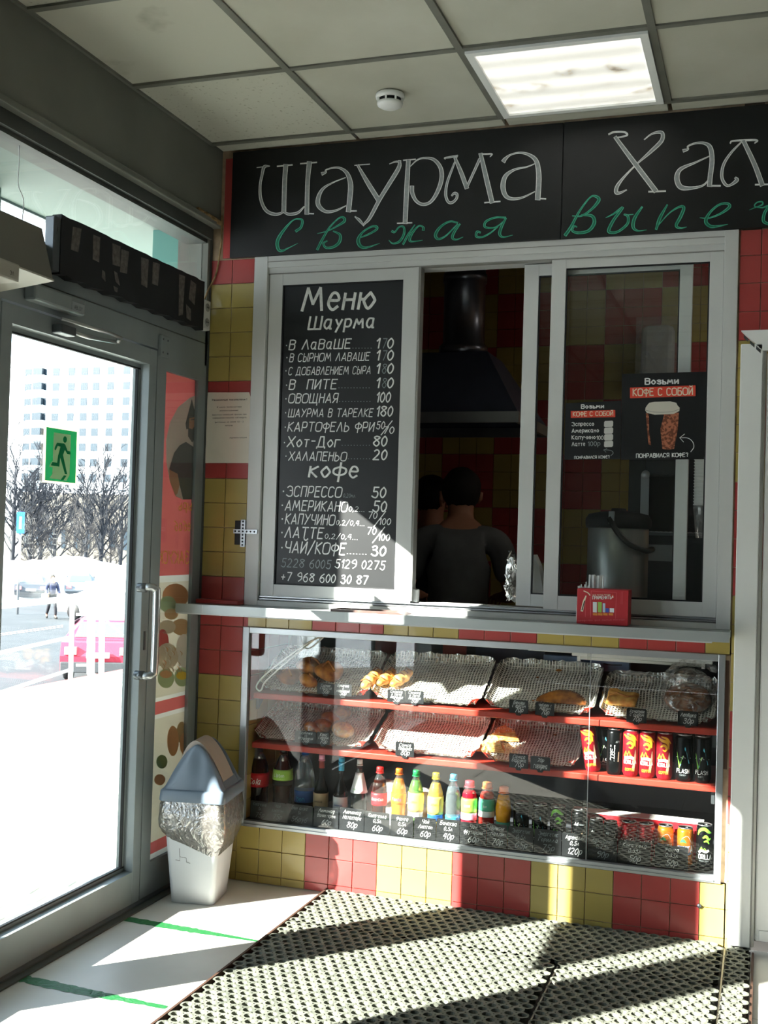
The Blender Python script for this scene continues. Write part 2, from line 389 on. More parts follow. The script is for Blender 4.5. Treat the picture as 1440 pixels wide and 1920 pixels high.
def wtile(col, x0, x1, z0, z1):
    g = .0013
    w0, h0 = x1-x0-2*g, z1-z0-2*g
    if w0 < .004 or h0 < .004: return
    piece(TR if col == 'r' else TY, 'tile', wb, ((x0+x1)/2, 0.0+random.uniform(-.0004, .0004), (z0+z1)/2), scale=(w0/.0975, 1, h0/.0975), rot=(random.uniform(-.004, .004), 0, random.uniform(-.004, .004)))
ZU = 2.418
def lcol(k):   # colour by row index below ZU on the left pier
    return 'r' if k < 0 or (4 <= k < 8) or (12 <= k < 16) else 'y'
for k in range(-1, 24):
    z1 = ZU-.1*k; z0 = z1-.1
    for (xa, xb) in ((-.02, 0), (0, .1), (.1, .2), (.2, .222)):
        if xb > .21 and z0 < 1.01 and z0 > .2: continue
        wtile(lcol(k), xa, xb, max(z0, .033 if z0 < .1 else z0), z1)
for (xa, xb) in ((-.02, 0), (0, .1), (.1, .2)): wtile('y', xa, xb, .002, .035)
blk = lambda c: 'ry'[(c//3) % 2]
for c in range(2, 21):
    col = 'y' if 2 <= c < 5 or 8 <= c < 11 or 14 <= c < 17 or c == 20 else 'r'
    xa, xb = .1*c, .1*c+.1
    if c == 20: xb = 2.085
    wtile(col, xa, xb, 1.0205, 1.108)
    wtile(col, xa, xb, .133, .222); wtile(col, xa, xb, .033, .133); wtile(col, xa, xb, .002, .033)
rb = [2.52, 2.428, 2.33, 2.229, 2.127, 2.03, 1.93, 1.83, 1.73, 1.628, 1.528, 1.428, 1.328, 1.228, 1.128, 1.026, .926, .825, .726, .627, .528, .43, .333, .233, .133, .033, .002]
for k in range(len(rb)-1):
    z = (rb[k]+rb[k+1])/2
    col = 'r' if z > 2.127 or 1.228 < z < 1.628 or .43 < z < .825 else 'y'
    wtile(col, 2.087, 2.16, rb[k+1], rb[k])
    if z > 2.16:
        for q in range(3): wtile(col, 2.16+.1*q, 2.26+.1*q, rb[k+1], rb[k])
# rough broken edge between the tiles and the case frame on the right
b = MB(); b.box(2.066, 2.083, -.001, .01, .62, 1.0, 'wood_dark'); b.build('bare_edge', wb)
b = MB()
b.lathe([(0, 0), (.0075, 0), (.0075, .008), (0, .01)], 'alu_dark', 2.0, -.011, .137, n=10, ax='y'); o = b.build('screw', wb)

# ------------------------------------------------------------ left wall: beam, transom, doors
wl = struct('wall_left')
b = MB()
b.box(-.18, .036, -7.0, .003, 2.672, 3.1, 'beam_paint'); b.build('beam', wl)
b = MB(); b.box(-.12, .045, -7.0, -.002, 2.648, 2.672, 'beam_paint', bev=.004); b.build('beam_lip', wl)
b = MB(); b.box(-.10, .012, -7.0, -.02, 2.60, 2.648, 'grey_dark'); b.box(-.10, -.005, -7.0, -.02, 2.585, 2.60, 'grey_dark'); b.build('transom_frame', wl)
# pier between transom and kiosk wall
b = MB(); b.box(-.14, .0, -.03, .003, 2.08, 2.66, 'beam_paint'); b.build('pier', wl)
mat('raw_wood', 'a98e66', .9, col2='6b5535', vs=25)
b = MB()
for (y, z, s) in ((-.02, 2.668, .02), (-.07, 2.672, .016), (-.12, 2.674, .012), (-.18, 2.675, .010)):
    b.box(.030, .049, y-.03, y+.02, z-s/2, z+s/2, 'raw_wood', bev=.003)
b.build('broken_edge', wl)
# header above the doors
b = MB(); b.box(-.10, .0, -7.0, .003, 2.085, 2.30, 'grey_frame'); b.box(-.06, .004, -7.0, .003, 2.168, 2.171, 'grey_dark'); b.build('door_header', wl)
b = MB(); b.box(-.03, -.024, -3.5, -.03, 2.30, 2.60, 'glass'); b.build('transom_glass', wl)
# frame posts
POSTS = [(-.075, .0), (-.402, -.334), (-1.502, -1.325), (-2.62, -2.392), (-3.5, -3.42)]
b = MB()
for (a, c) in POSTS: b.box(-.09, .0, a, c, 0.0, 2.085, 'grey_frame')
b.box(-.09, 0, -.334, -.075, 0, .135, 'grey_frame'); b.box(-.09, 0, -.334, -.075, 2.012, 2.085, 'grey_frame')
for a, c in ((-3.42, -2.62),):
    b.box(-.09, 0, a, c, 0, .14, 'grey_frame'); b.box(-.09, 0, a, c, 2.0, 2.085, 'grey_frame')
b.build('frame', wl)
b = MB()
b.box(-.05, -.044, -3.42, -2.62, .14, 2.0, 'glass')
b.build('side_glazing', wl)
b = MB(); b.box(-.15, 0, -7.0, -3.5, 0, 2.69, 'room_wall'); b.build('solid_part', wl)
# sealant on the sidelight beads + dark joint at the tiles
b = MB(); b.box(-.012, .006, -.012, .0, 0, 2.66, 'grey_dark'); b.build('corner_bead', wl)
b = MB(); b.box(-.010, -.006, -.334, -.075, .135, 2.012, 'glass'); b.build('window_pane', wl)
b = MB(); b.box(-.012, .05, -7, -.004, -.004, .006, 'grey_dark'); b.box(-.1, .02, -7, -.004, -.004, .012, 'alu_dark'); b.build('threshold', wl)

def door_leaf(name, y0, y1, hinge):
    st = .052; zb, zt = .142, 2.015
    d = bpy.data.objects.new(name, None); C.objects.link(d); d['kind'] = 'structure'; d.location = (0, y0, 0)
    b = MB()
    b.box(-.065, .0, y0, y0+st, .01, 2.078, 'grey_frame', bev=.002); b.box(-.065, .0, y1-st, y1, .01, 2.078, 'grey_frame', bev=.002)
    b.box(-.064, -.001, y0+st, y1-st, .01, zb-.012, 'grey_frame'); b.box(-.064, -.001, y0+st, y1-st, zt+.004, 2.078, 'grey_frame')
    b.build('leaf_frame', d)
    b = MB()
    a, c = y0+st, y1-st
    for (p, q, r, s_) in ((a, c, zb-.012, zb), (a, c, zt-.01, zt+.004), (a, a+.012, zb, zt-.01), (c-.012, c, zb, zt-.01)):
        b.box(-.064, -.040, p, q, r, s_, 'grey_frame')
    for (p, q, r, s_) in ((a, c, zb, zb+.006), (a, c, zt-.016, zt-.01), (a+.012, a+.017, zb, zt-.01), (c-.017, c-.012, zb, zt-.01)):
        b.box(-.050, -.0385, p, q, r, s_, 'rubber_seal')
    b.build('glazing_bead', d)
    b = MB(); b.box(-.054, -.049, a+.01, c-.01, zb, zt-.01, 'door_glass'); b.build('glass', d)
    return d
d1 = door_leaf('door_1', -1.320, -.406, 0)
d2 = door_leaf('door_2', -2.386, -1.506, 0)
b = MB(); b.box(-.048, -.047, -2.16, -1.67, 1.10, 1.70, 'paper'); b.build('sticker', d2)  # unseen sheet added on this leaf to block sun from the mats and wall
# handle of the near leaf
b = MB()
hyy = -.455
b.tube([(0, -.485, 1.185), (.035, -.485, 1.185)], .017, 'alu_dark', 12); b.tube([(0, -.485, .862), (.035, -.485, .862)], .017, 'alu_dark', 12)
pth = [(.0, -.485, 1.185), (.045, -.48, 1.188), (.062, -.47, 1.18), (.066, -.465, 1.155), (.066, -.465, .895), (.062, -.47, .868), (.045, -.48, .860), (.0, -.485, .862)]
b.tube(cr(pth, 5), .0145, 'steel', 12)
o = b.build('handle', d1); tag(o, 'curved pale metal pull handle')
b = MB(); b.box(-.001, .003, -.437, -.425, .95, 1.02, 'alu_dark'); b.build('lock_plate', d1)
# closer
b = MB()
P = [(.02, -1.09, 2.105), (.02, -.86, 2.085), (.02, -.86, 2.135), (.02, -1.0, 2.165), (.02, -1.09, 2.16)]
b.box(.0, .045, -1.22, -.95, 2.10, 2.155, 'grey_frame', bev=.008); o = b.build('closer_body', d1)
b = MB(); b.box(.0455, .0465, -1.03, -.96, 2.105, 2.135, 'alu'); b.text('ABLOY', .016, lambda u, v: (.047, -.995+u, 2.113+v), 'ink'); o2 = b.build('name_plate', d1)
b = MB(); b.tube([(.03, -1.06, 2.072), (.05, -.80, 2.07), (.05, -.735, 2.066)], .006, 'steel', 8); b.tube([(.03, -.74, 2.052), (.045, -.93, 2.035), (.03, -1.0, 2.04)], .007, 'steel', 8)
b.tube([(.05, -.745, 2.07), (.04, -.745, 2.048)], .008, 'steel', 8); b.box(.0, .04, -1.07, -.99, 2.025, 2.055, 'alu_dark', bev=.004)
b.build('closer_arm', d1)
b = MB(); b.box(.0, .012, -.40, -.335, 2.06, 2.14, 'grey_frame', bev=.002)
for (y, z) in ((-.385, 2.075), (-.35, 2.075), (-.385, 2.125), (-.35, 2.125)): b.lathe([(0, 0), (.004, 0), (.004, .002), (0, .003)], 'alu_dark', .012, y, z, n=8, ax='x')
b.build('latch_plate', wl)
# ============================================================ CEILING FITTINGS
def ceiling_light(i, j, label, grp=None):
    x = gx-.3+.6*i; y = gy+.3+.6*j
    t = thing('ceiling_light', label, 'lamp', (x, y, H), group=grp)
    b = MB(); 
    for (x0, x1, y0, y1) in ((-.287, .287, -.287, -.262), (-.287, .287, .262, .287), (-.287, -.262, -.262, .262), (.262, .287, -.262, .262)): b.box(x0, x1, y0, y1, -.012, .02, 'white_panel')
    b.build('frame', t, org=0)
    if 'diffuser' not in MATS:
        m = mat('diffuser', 'dcd8cc', .5); N = m.node_tree.nodes; L = m.node_tree.links; bs = N['Principled BSDF']
        co = N.new('ShaderNodeTexCoord'); sp = N.new('ShaderNodeSeparateXYZ'); L.new(co.outputs['Object'], sp.inputs[0])
        # four tubes behind the prismatic sheet: emission is stronger along their lines
        mu = N.new('ShaderNodeMath'); mu.operation = 'MULTIPLY'; mu.inputs[1].default_value = 2*PI/.131; L.new(sp.outputs['Y'], mu.inputs[0])
        cs_ = N.new('ShaderNodeMath'); cs_.operation = 'SINE'; L.new(mu.outputs[0], cs_.inputs[0])
        mr = N.new('ShaderNodeMapRange'); mr.inputs[1].default_value = -1; mr.inputs[3].default_value = .42; mr.inputs[4].default_value = .72; L.new(cs_.outputs[0], mr.inputs[0])
        n = N.new('ShaderNodeTexNoise'); n.inputs['Scale'].default_value = 9; n.inputs['Detail'].default_value = 8; L.new(co.outputs['Object'], n.inputs[0])
        dr = N.new('ShaderNodeValToRGB'); dr.color_ramp.elements[0].position = .56; dr.color_ramp.elements[1].position = .74
        dr.color_ramp.elements[0].color = (1, 1, 1, 1); dr.color_ramp.elements[1].color = (.35, .3, .24, 1); L.new(n.outputs[0], dr.inputs[0])
        mx = N.new('ShaderNodeMix'); mx.data_type = 'RGBA'; mx.blend_type = 'MULTIPLY'; mx.inputs[0].default_value = 1
        mx.inputs[6].default_value = (1.0, .97, .86, 1); L.new(dr.outputs[0], mx.inputs[7])
        L.new(mx.outputs[2], bs.inputs['Emission Color']); L.new(mr.outputs[0], bs.inputs['Emission Strength']); L.new(dr.outputs[0], bs.inputs['Base Color'])
    b = MB(); b.box(-.262, .262, -.262, .262, -.004, .0, 'diffuser'); b.build('diffuser', t, org=0)
    b = MB(); b.box(-.287, .287, -.287, .287, .02, .07, 'white_panel'); b.build('housing', t, org=0)
    return t
ceiling_light(2, 0, 'square four tube ceiling light with a dirty prismatic diffuser above the black sign')
t = thing('smoke_detector', 'round white smoke detector on the ceiling tile left of the square light', 'detector', (.905, -.415, H))
b = MB(); b.lathe([(0, 0), (.05, 0), (.052, -.008), (.05, -.016), (.045, -.018)], 'white_panel', n=28); b.build('base', t, org=0)
b = MB(); b.lathe([(.042, -.018), (.042, -.022), (.03, -.022)], 'black_soft', n=24)
b.lathe([(.046, -.030), (.044, -.040), (.03, -.048), (0, -.050)], 'white_panel', n=28)
for k in range(8):
    a = k*PI/4; b.box(.0445*math.cos(a)-.003, .0445*math.cos(a)+.003, .0445*math.sin(a)-.003, .0445*math.sin(a)+.003, -.032, -.016, 'white_panel')
b.build('head', t, org=0)

# ============================================================ BLACK SIGN
SY = -.018
t1 = thing('sign_board', 'black sign board over the serving window with big white and green chalk lettering', 'sign', ((.09+1.452)/2, SY, 2.52))
b = MB(); b.box(.092, 1.4515, SY, .0, 2.522, 2.957, 'chalk_black', bev=.002); b.build('board', t1)
t2 = thing('sign_board', 'second black sign board right of the seam whose white word runs out of the picture', 'sign', ((1.453+2.7)/2, SY, 2.52))
b = MB(); b.box(1.4535, 2.95, SY, .0, 2.522, 2.957, 'chalk_black', bev=.002); b.build('board', t2)
o = MB(); o.box(.058, .090, -.012, .0, 2.523, 2.935, 'tile_red', bev=.001); o = o.build('red_strip'); tag(o, 'narrow red plastic strip standing against the left end of the sign board', 'strip')
SF = SY-.0012
def cropxf(ox, oy, s, y): return lambda u, v: tuple(hy(ox+u/s, oy+v/s, y))
A = cropxf(430, 250, 1440/330, SF); B_ = cropxf(700, 250, 1440/350, SF); D_ = cropxf(1040, 220, 3.6, SF)
def outline(b, strokes, xf, m1, m2='chalk_grey'):
    for pts, wd in strokes:
        wl_ = [wd]*len(pts) if isinstance(wd, (int, float)) else wd
        b.stroke(pts, wl_, xf, m1)
    shift = lambda u, v: (lambda p: (p[0], p[1]-.0006, p[2]))(xf(u, v))
    for pts, wd in strokes:
        wl_ = [wd]*len(pts) if isinstance(wd, (int, float)) else wd
        if max(wl_) > 14: b.stroke(pts, [max(q-11, 1) for q in wl_], shift, m2)
mat('chalk_fill', '9a9f9f', .8, var=.12, vs=80)
b = MB()
W1 = [([(325, 268), (285, 275), (268, 340), (252, 430), (258, 540), (300, 630), (370, 662), (430, 650), (450, 620)], [10, 26, 22, 22, 26, 28, 26, 18, 10]),
 ([(225, 280), (330, 268)], 7), ([(462, 262), (452, 400), (446, 640)], [40, 38, 38]), ([(392, 270), (515, 258)], 12),
 ([(446, 645), (490, 662), (560, 650), (612, 600)], [16, 24, 22, 10]), ([(655, 240), (640, 400), (634, 655)], [42, 36, 38]), ([(582, 248), (715, 238)], 12), ([(618, 655), (690, 658)], 11),
 ([(760, 330), (790, 318), (790, 300), (850, 282), (910, 286), (965, 330), (992, 420), (985, 540), (975, 635)], [30, 16, 12, 14, 20, 32, 42, 42, 42]), ([(960, 635), (1040, 635)], 12),
 ([(950, 362), (850, 402), (770, 450), (730, 520), (730, 590), (790, 640), (870, 632), (955, 592)], [8, 12, 22, 34, 38, 26, 18, 8]),
 ([(1050, 262), (1130, 400), (1220, 545)], [20, 36, 40]), ([(1025, 262), (1148, 252)], 8),
 ([(1395, 225), (1385, 285), (1310, 410), (1230, 540), (1150, 690), (1105, 740)], [22, 34, 34, 32, 28, 18]), ([(1310, 250), (1360, 232), (1400, 232)], [6, 14, 18]), ([(1028, 682), (1065, 712), (1100, 755)], [10, 24, 12])]
outline(b, W1, A, 'chalk_white', 'chalk_fill')
W2 = [([(270, 210), (258, 420), (245, 690)], [34, 38, 36]), ([(232, 208), (325, 200)], 10), ([(185, 694), (298, 690)], 10),
 ([(285, 255), (340, 205), (400, 190), (470, 205), (520, 270), (525, 360), (490, 460), (440, 530), (380, 548), (330, 520), (300, 460), (298, 412)], [6, 12, 16, 26, 32, 34, 30, 24, 24, 26, 32, 32]),
 ([(555, 200), (552, 190), (600, 182), (650, 172)], [6, 12, 16, 12]), ([(650, 168), (610, 270), (570, 380), (558, 470), (575, 525), (605, 535), (640, 505), (645, 470), (625, 462), (605, 480)], [8, 16, 20, 22, 22, 22, 20, 22, 20, 14]),
 ([(630, 190), (680, 310), (720, 420)], [22, 34, 34]), ([(722, 415), (770, 310), (820, 200)], [20, 20, 22]), ([(828, 160), (870, 340), (915, 530)], [30, 38, 38]), ([(815, 160), (870, 160), (915, 160), (900, 182)], [14, 12, 12, 6]), ([(858, 535), (978, 525)], 11),
 ([(1005, 215), (1020, 195), (1060, 165), (1130, 150), (1200, 165), (1255, 210), (1275, 300), (1275, 400), (1268, 505)], [34, 26, 14, 16, 24, 34, 40, 42, 42]), ([(1262, 502), (1330, 505)], 12),
 ([(1245, 235), (1180, 260), (1090, 280), (1020, 330), (1000, 410), (1020, 480), (1070, 505), (1150, 495), (1245, 450)], [8, 12, 18, 32, 40, 34, 24, 16, 8])]
outline(b, W2, B_, 'chalk_white', 'chalk_fill')
GW = [([(545, 800), (585, 770), (598, 720), (580, 702), (520, 712), (440, 800), (395, 880), (400, 945), (430, 962), (490, 935), (560, 900)], [22, 20, 20, 14, 10, 22, 28, 26, 18, 8, 4]),
 ([(720, 820), (800, 800), (880, 760), (940, 720), (935, 690), (895, 695), (820, 770), (760, 870), (720, 950)], [4, 10, 14, 22, 20, 12, 14, 20, 20]), ([(850, 800), (905, 830), (900, 890), (850, 930), (790, 935), (770, 900), (800, 880)], [10, 20, 24, 20, 18, 16, 10]),
 ([(1050, 860), (1130, 830), (1200, 790), (1205, 765), (1160, 765), (1090, 810), (1055, 870), (1070, 920), (1120, 935), (1230, 900)], [8, 14, 18, 20, 14, 16, 28, 28, 16, 4])]
outline(b, GW, A, 'chalk_green', 'chalk_green_dark')
GW2 = [([(145, 755), (165, 762), (200, 722), (235, 725), (235, 780), (200, 835), (150, 850), (120, 825)], [20, 14, 12, 16, 18, 18, 12, 5]), ([(320, 705), (270, 780), (230, 855)], [6, 16, 16]),
 ([(385, 745), (385, 725), (350, 715), (300, 770), (280, 820), (300, 835), (380, 825)], [22, 16, 12, 18, 20, 12, 4]),
 ([(650, 690), (590, 680), (520, 720), (480, 780), (500, 815), (560, 790), (650, 700)], [14, 14, 18, 24, 18, 12, 10]), ([(668, 700), (625, 760), (610, 805), (640, 820), (692, 800)], [12, 20, 20, 12, 4]),
 ([(1020, 650), (940, 650), (870, 680), (860, 720), (910, 730), (960, 715), (1020, 665)], [14, 14, 18, 18, 12, 10, 8]), ([(1022, 655), (985, 730), (975, 780), (1005, 800), (1075, 785)], [14, 22, 22, 12, 4]), ([(960, 722), (900, 770), (840, 800), (795, 795), (800, 760), (825, 765)], [8, 12, 14, 18, 18, 14])]
outline(b, GW2, B_, 'chalk_green', 'chalk_green_dark')
b.build('lettering', t1)
b = MB()
W3 = [([(365, 115), (400, 100), (470, 100), (490, 118), (460, 130), (405, 138)], [12, 14, 14, 14, 12, 8]), ([(410, 135), (540, 310), (680, 495)], [26, 34, 36]), ([(635, 502), (748, 498)], 12),
 ([(605, 150), (650, 115), (700, 100), (728, 110), (720, 160), (650, 230), (560, 310), (480, 390), (425, 460), (415, 505), (440, 510), (485, 490)], [8, 12, 20, 26, 28, 24, 12, 14, 24, 28, 18, 8]),
 ([(870, 225), (900, 215), (900, 195), (950, 175), (1010, 175), (1050, 205), (1062, 290), (1050, 400), (1045, 460)], [24, 14, 12, 14, 20, 32, 34, 34, 34]), ([(1035, 462), (1118, 462)], 12), ([(1045, 262), (950, 305), (850, 350), (825, 410), (850, 470), (920, 478), (1000, 460), (1040, 420)], [8, 14, 26, 36, 36, 22, 14, 8]),
 ([(1185, 175), (1200, 160), (1280, 155), (1365, 155), (1350, 175)], [10, 12, 14, 14, 8]), ([(1275, 160), (1350, 320), (1400, 455)], [30, 34, 36]), ([(1355, 455), (1440, 452)], 12),
 ([(1262, 165), (1190, 240), (1140, 320), (1128, 400), (1150, 450), (1180, 460), (1230, 425), (1220, 408)], [10, 16, 20, 22, 22, 16, 26, 16])]
outline(b, W3, D_, 'chalk_white', 'chalk_fill')
GW3 = [([(120, 665), (180, 665), (250, 620), (298, 560), (280, 535), (240, 540), (170, 630), (110, 740), (72, 795)], [6, 12, 16, 22, 18, 10, 14, 20, 22]), ([(180, 660), (250, 665), (268, 710), (230, 765), (160, 780), (120, 765), (130, 735), (150, 740)], [10, 20, 24, 20, 18, 16, 14, 8]),
 ([(345, 678), (400, 650), (460, 608), (400, 690), (365, 760), (380, 778), (430, 770), (490, 720), (495, 670), (470, 655)], [4, 12, 16, 20, 22, 18, 16, 18, 18, 12]), ([(590, 605), (540, 680), (530, 740), (560, 765), (620, 760)], [12, 22, 22, 12, 4]), ([(480, 660), (530, 655)], 6),
 ([(760, 590), (710, 680), (685, 755)], [10, 22, 16]), ([(690, 740), (770, 650), (840, 605), (872, 610), (850, 670), (820, 730), (850, 748), (890, 740)], [6, 8, 14, 20, 22, 20, 12, 4]),
 ([(980, 678), (1040, 680), (1120, 650), (1180, 605), (1165, 582), (1110, 590), (1050, 640), (1020, 700), (1050, 735), (1100, 735), (1168, 722)], [4, 10, 14, 20, 16, 14, 16, 24, 22, 14, 4]),
 ([(1315, 625), (1350, 610), (1400, 590), (1400, 570), (1365, 575), (1350, 600), (1400, 610), (1440, 600), (1415, 650), (1410, 700), (1440, 720)], [4, 6, 10, 10, 8, 8, 8, 14, 20, 22, 16]),
 ([(1440, 600), (1500, 640), (1480, 720)], [14, 16, 14])]
outline(b, GW3, D_, 'chalk_green', 'chalk_green_dark')
b.build('lettering', t2)

# ============================================================ SERVING WINDOW
win = struct('window_1')
X0, X1, Z0, Z1 = .203, 2.083, 1.108, 2.521
FY = -.012
b = MB()
b.box(X0, .262, FY, .11, Z0, Z1, 'pvc', bev=.002); b.box(2.035, X1, FY, .11, Z0, Z1, 'pvc', bev=.002)
b.box(.262, 2.035, FY+.003, .11, 2.475, Z1, 'pvc'); b.box(.262, 2.035, FY+.012, .11, 2.452, 2.475, 'pvc')
b.box(.262, 2.035, FY+.003, .11, Z0, 1.128, 'pvc'); b.box(.262, 2.035, .03, .11, 1.128, 1.150, 'pvc')
b.build('window_frame', win)
b = MB()
for z in (1.133, 1.143): b.box(.262, 2.035, .0, .03, z, z+.004, 'alu')
b.box(.262, 2.035, .002, .03, 1.1285, 1.131, 'pvc_shadow'); b.box(.262, 2.035, .0, .03, 2.449, 2.453, 'pvc_shadow'); b.box(.262, 2.035, FY+.001, FY+.004, 2.497, 2.4995, 'pvc_shadow')
b.build('sliding_track', win)
def sash(name, x0, x1, y0, y1, z0, z1, sl, sr, tp, bt, glass=True):
    r = bpy.data.objects.new(name, None); C.objects.link(r); r.parent = win; r.location = (x0, y0, z0)
    b = MB(); b.box(x0, x0+sl, y0, y1, z0, z1, 'pvc', bev=.0015); b.box(x1-sr, x1, y0, y1, z0, z1, 'pvc', bev=.0015)
    b.box(x0+sl, x1-sr, y0+.001, y1-.001, z0, z0+bt, 'pvc'); b.box(x0+sl, x1-sr, y0+.001, y1-.001, z1-tp, z1, 'pvc')
    b.build('sash_frame', r)
    b = MB(); a, c, p, q = x0+sl, x1-sr, z0+bt, z1-tp
    for (u0, u1, v0, v1) in ((a, c, p, p+.005), (a, c, q-.005, q), (a, a+.005, p, q), (c-.005, c, p, q)): b.box(u0, u1, y0+.004, y0+.012, v0, v1, 'rubber_seal')
    b.build('seal', r)
    if glass:
        b = MB(); b.box(a, c, y0+.012, y0+.016, p, q, 'glass'); b.build('glass', r)
    return r
sash('sash', .266, .902, .004, .03, 1.148, 2.452, .058, .066, .048, .047, glass=False)
sash('sash', 1.306, 1.925, .045, .075, 1.155, 2.447, .056, .045, .044, .045)
sash('sash', 1.418, 2.034, .004, .034, 1.148, 2.452, .054, .048, .036, .052)
b = MB(); b.box(.899, .908, .004, .05, 1.155, 2.45, 'pvc_shadow'); b.box(.902, .925, .02, .05, 1.15, 1.20, 'pvc', bev=.003); b.build('catch', win)

# menu board in the left sash
mt = thing('menu_board', 'tall black menu board with white hand lettered prices in the left sash', 'menu', ((.325+.835)/2, .014, 1.195))
b = MB(); b.box(.3245, .8355, .014, .02, 1.1955, 2.4035, 'chalk_black'); b.build('board', mt)
mx = cropxf(470, 480, 1412/500, .0128)
b = MB()
def mtx(s, x, y, hgt, x2=None, m='chalk_white', sh=.22, off=.0):
    """lettering line: left end x, baseline y and cap height hgt in crop pixels; x2 = right end"""
    W = glyphs(s, sh)[1]+sh*.6; kx = (x2-x)/W if x2 else hgt*.85; slope = (y-900)/820*.045
    pen(b, s, lambda u, v: mx(x+u*kx, y-v*hgt+slope*u*kx), m, wd=.105+off*2.0, shear=sh*hgt/kx*.8)
mtx('Меню', 272, 290, 118, 662, off=.012); mtx('Шаурма', 305, 388, 66, 660, off=.02)
ROW = [('В ЛАВАШЕ', 496, 203, 532, '170', 50), ('В СЫРНОМ ЛАВАШЕ', 560, 205, 630, '170', 42), ('С ДОБАВЛЕНИЕМ СЫРА', 630, 200, 636, '180', 40), ('В  ПИТЕ', 706, 203, 458, '180', 50), ('ОВОЩНАЯ', 778, 200, 462, '100', 48),
       ('ШАУРМА В ТАРЕЛКЕ', 852, 198, 648, '180', 42), ('КАРТОФЕЛЬ ФРИ', 928, 196, 654, '', 48), ('Хот-Дог', 1010, 192, 475, '80', 54), ('ХАЛАПЕНЬО', 1082, 200, 508, '20', 46)]
for (s, y, x, x2, pr, h) in ROW:
    mtx(s.replace('А', 'а') if s in ('В ЛАВАШЕ',) else s, x, y, h, x2, 'chalk_fill' if 0 else 'chalk_white', off=.008)
    b.stroke([(x-14, y-22), (x-12, y-22)], 7, mx, 'chalk_white', smooth=False)
    if pr:
        px_ = 648 if len(pr) < 3 else 664
        dim = pr in ('170', '180') and y < 760
        if dim:
            mtx(pr[0], px_, y-8, 52, px_+20, off=.015); mtx(pr[1], px_+30, y-8, 50, px_+55, 'chalk_dim'); mtx(pr[2], px_+60, y-8, 52, px_+92, off=.015)
        else: mtx(pr, px_, y-4, 52, px_+(76 if len(pr) == 3 else 74)+(12 if pr == '180' else 0), off=.018)
    nx = x2+8
    if s not in ('В СЫРНОМ ЛАВАШЕ', 'С ДОБАВЛЕНИЕМ СЫРА', 'ШАУРМА В ТАРЕЛКЕ', 'КАРТОФЕЛЬ ФРИ'):
        while nx < 640:
            b.stroke([(nx, y-8), (nx+3, y-8)], 3.5, mx, 'chalk_grey', smooth=False); nx += 16
def price2(y, x):
    mtx('70', x, y-42, 36, x+50, off=.01); b.stroke([(x+95, y-80), (x+30, y+4)], 5, mx, 'chalk_white', smooth=False); mtx('100', x+58, y-10, 34, x+122, off=.01)
mtx('50', 664, 915, 38, 710, off=.012); b.stroke([(750, 872), (690, 948)], 5, mx, 'chalk_white', smooth=False); mtx('70', 700, 940, 36, 760, off=.012)
mtx('кофе', 308, 1170, 78, 572, off=.01)
for (s, y, x, x2, h, sm, sx2) in (('ЭСПРЕССО', 1272, 188, 482, 54, '0,20мл', 555), ('АМЕРИКАНО', 1346, 182, 512, 52, '0,2...', 605), ('КАПУЧИНО', 1418, 182, 445, 54, '0,2/0,4...', 605), ('ЛАТТЕ', 1490, 180, 385, 56, '0,2/0,4...', 570), ('ЧАЙ/КОФЕ', 1570, 180, 502, 60, '.......', 618)):
    mtx(s, x, y, h, x2, off=.008); b.stroke([(x-16, y-26), (x-13, y-26)], 8, mx, 'chalk_white', smooth=False)
    mtx(sm, x2+8, y+6, 26 if 'мл' not in sm else 20, sx2, 'chalk_white' if 'мл' not in sm else 'chalk_grey')
mtx('50', 640, 1278, 54, 716, off=.015); mtx('50', 645, 1352, 54, 720, off=.015); price2(1432, 620); price2(1515, 615); mtx('30', 638, 1585, 50, 716, off=.02)
mtx('5228 6005', 160, 1645, 44, 425, 'chalk_grey'); mtx('5129 0275', 445, 1650, 44, 712, 'chalk_white'); mtx('+7 968 600 30 87', 160, 1718, 44, 620, off=.012)
b.build('lettering', mt)

# coffee posters on the glass of the right sash
def poster(name, label, c0, c1, c2, c3):
    t = thing(name, label, 'poster', tuple((hy(*c3, .0)+hy(*c2, .0))/2)); b = MB()
    q = [hy(*c, .0125) for c in (c0, c1, c2, c3)]; q2 = [v+Vector((0, .002, 0)) for v in q]
    b.add(q+q2, [(0, 1, 2, 3), (7, 6, 5, 4), (0, 4, 5, 1), (1, 5, 6, 2), (2, 6, 7, 3), (3, 7, 4, 0)], 'chalk_black'); b.build('sheet', t); return t
px = cropxf(1040, 680, 4.8, .0115); px2 = cropxf(1040, 680, 4.8, .011)
mat('poster_cream', 'e6d9c0', .7); mat('lid_white', 'cfcabd', .6); mat('bean', '6d3a24', .6, col2='b06a4c', vs=120, ramp=(.45, .55)); mat('sticker', 'c9c8c4', .6)
def pt(b, s, x, y, h, x2, m, off=.0, xf=None):
    f_ = xf or px2; kx = (x2-x)/glyphs(s)[1]
    pen(b, s, lambda u, v: f_(x+u*kx, y-v*h-u*kx*.02), m, wd=.13+off*3)
t = poster('coffee_poster', 'larger black poster with a paper coffee cup and a red banner on the right pane', (1166, 701), (1325, 697), (1320, 861), (1164, 862))
b = MB(); pt(b, 'Возьми', 816, 195, 52, 1112, 'chalk_white', .02); b.flat([(678, 225), (1268, 204), (1268, 300), (678, 320)], px, 'orange_print'); pt(b, 'КОФЕ С СОБОЙ', 706, 298, 62, 1240, 'poster_cream', .01)
cup = [(818, 430), (1118, 430), (1112, 560), (1085, 780), (965, 780), (965, 560)]
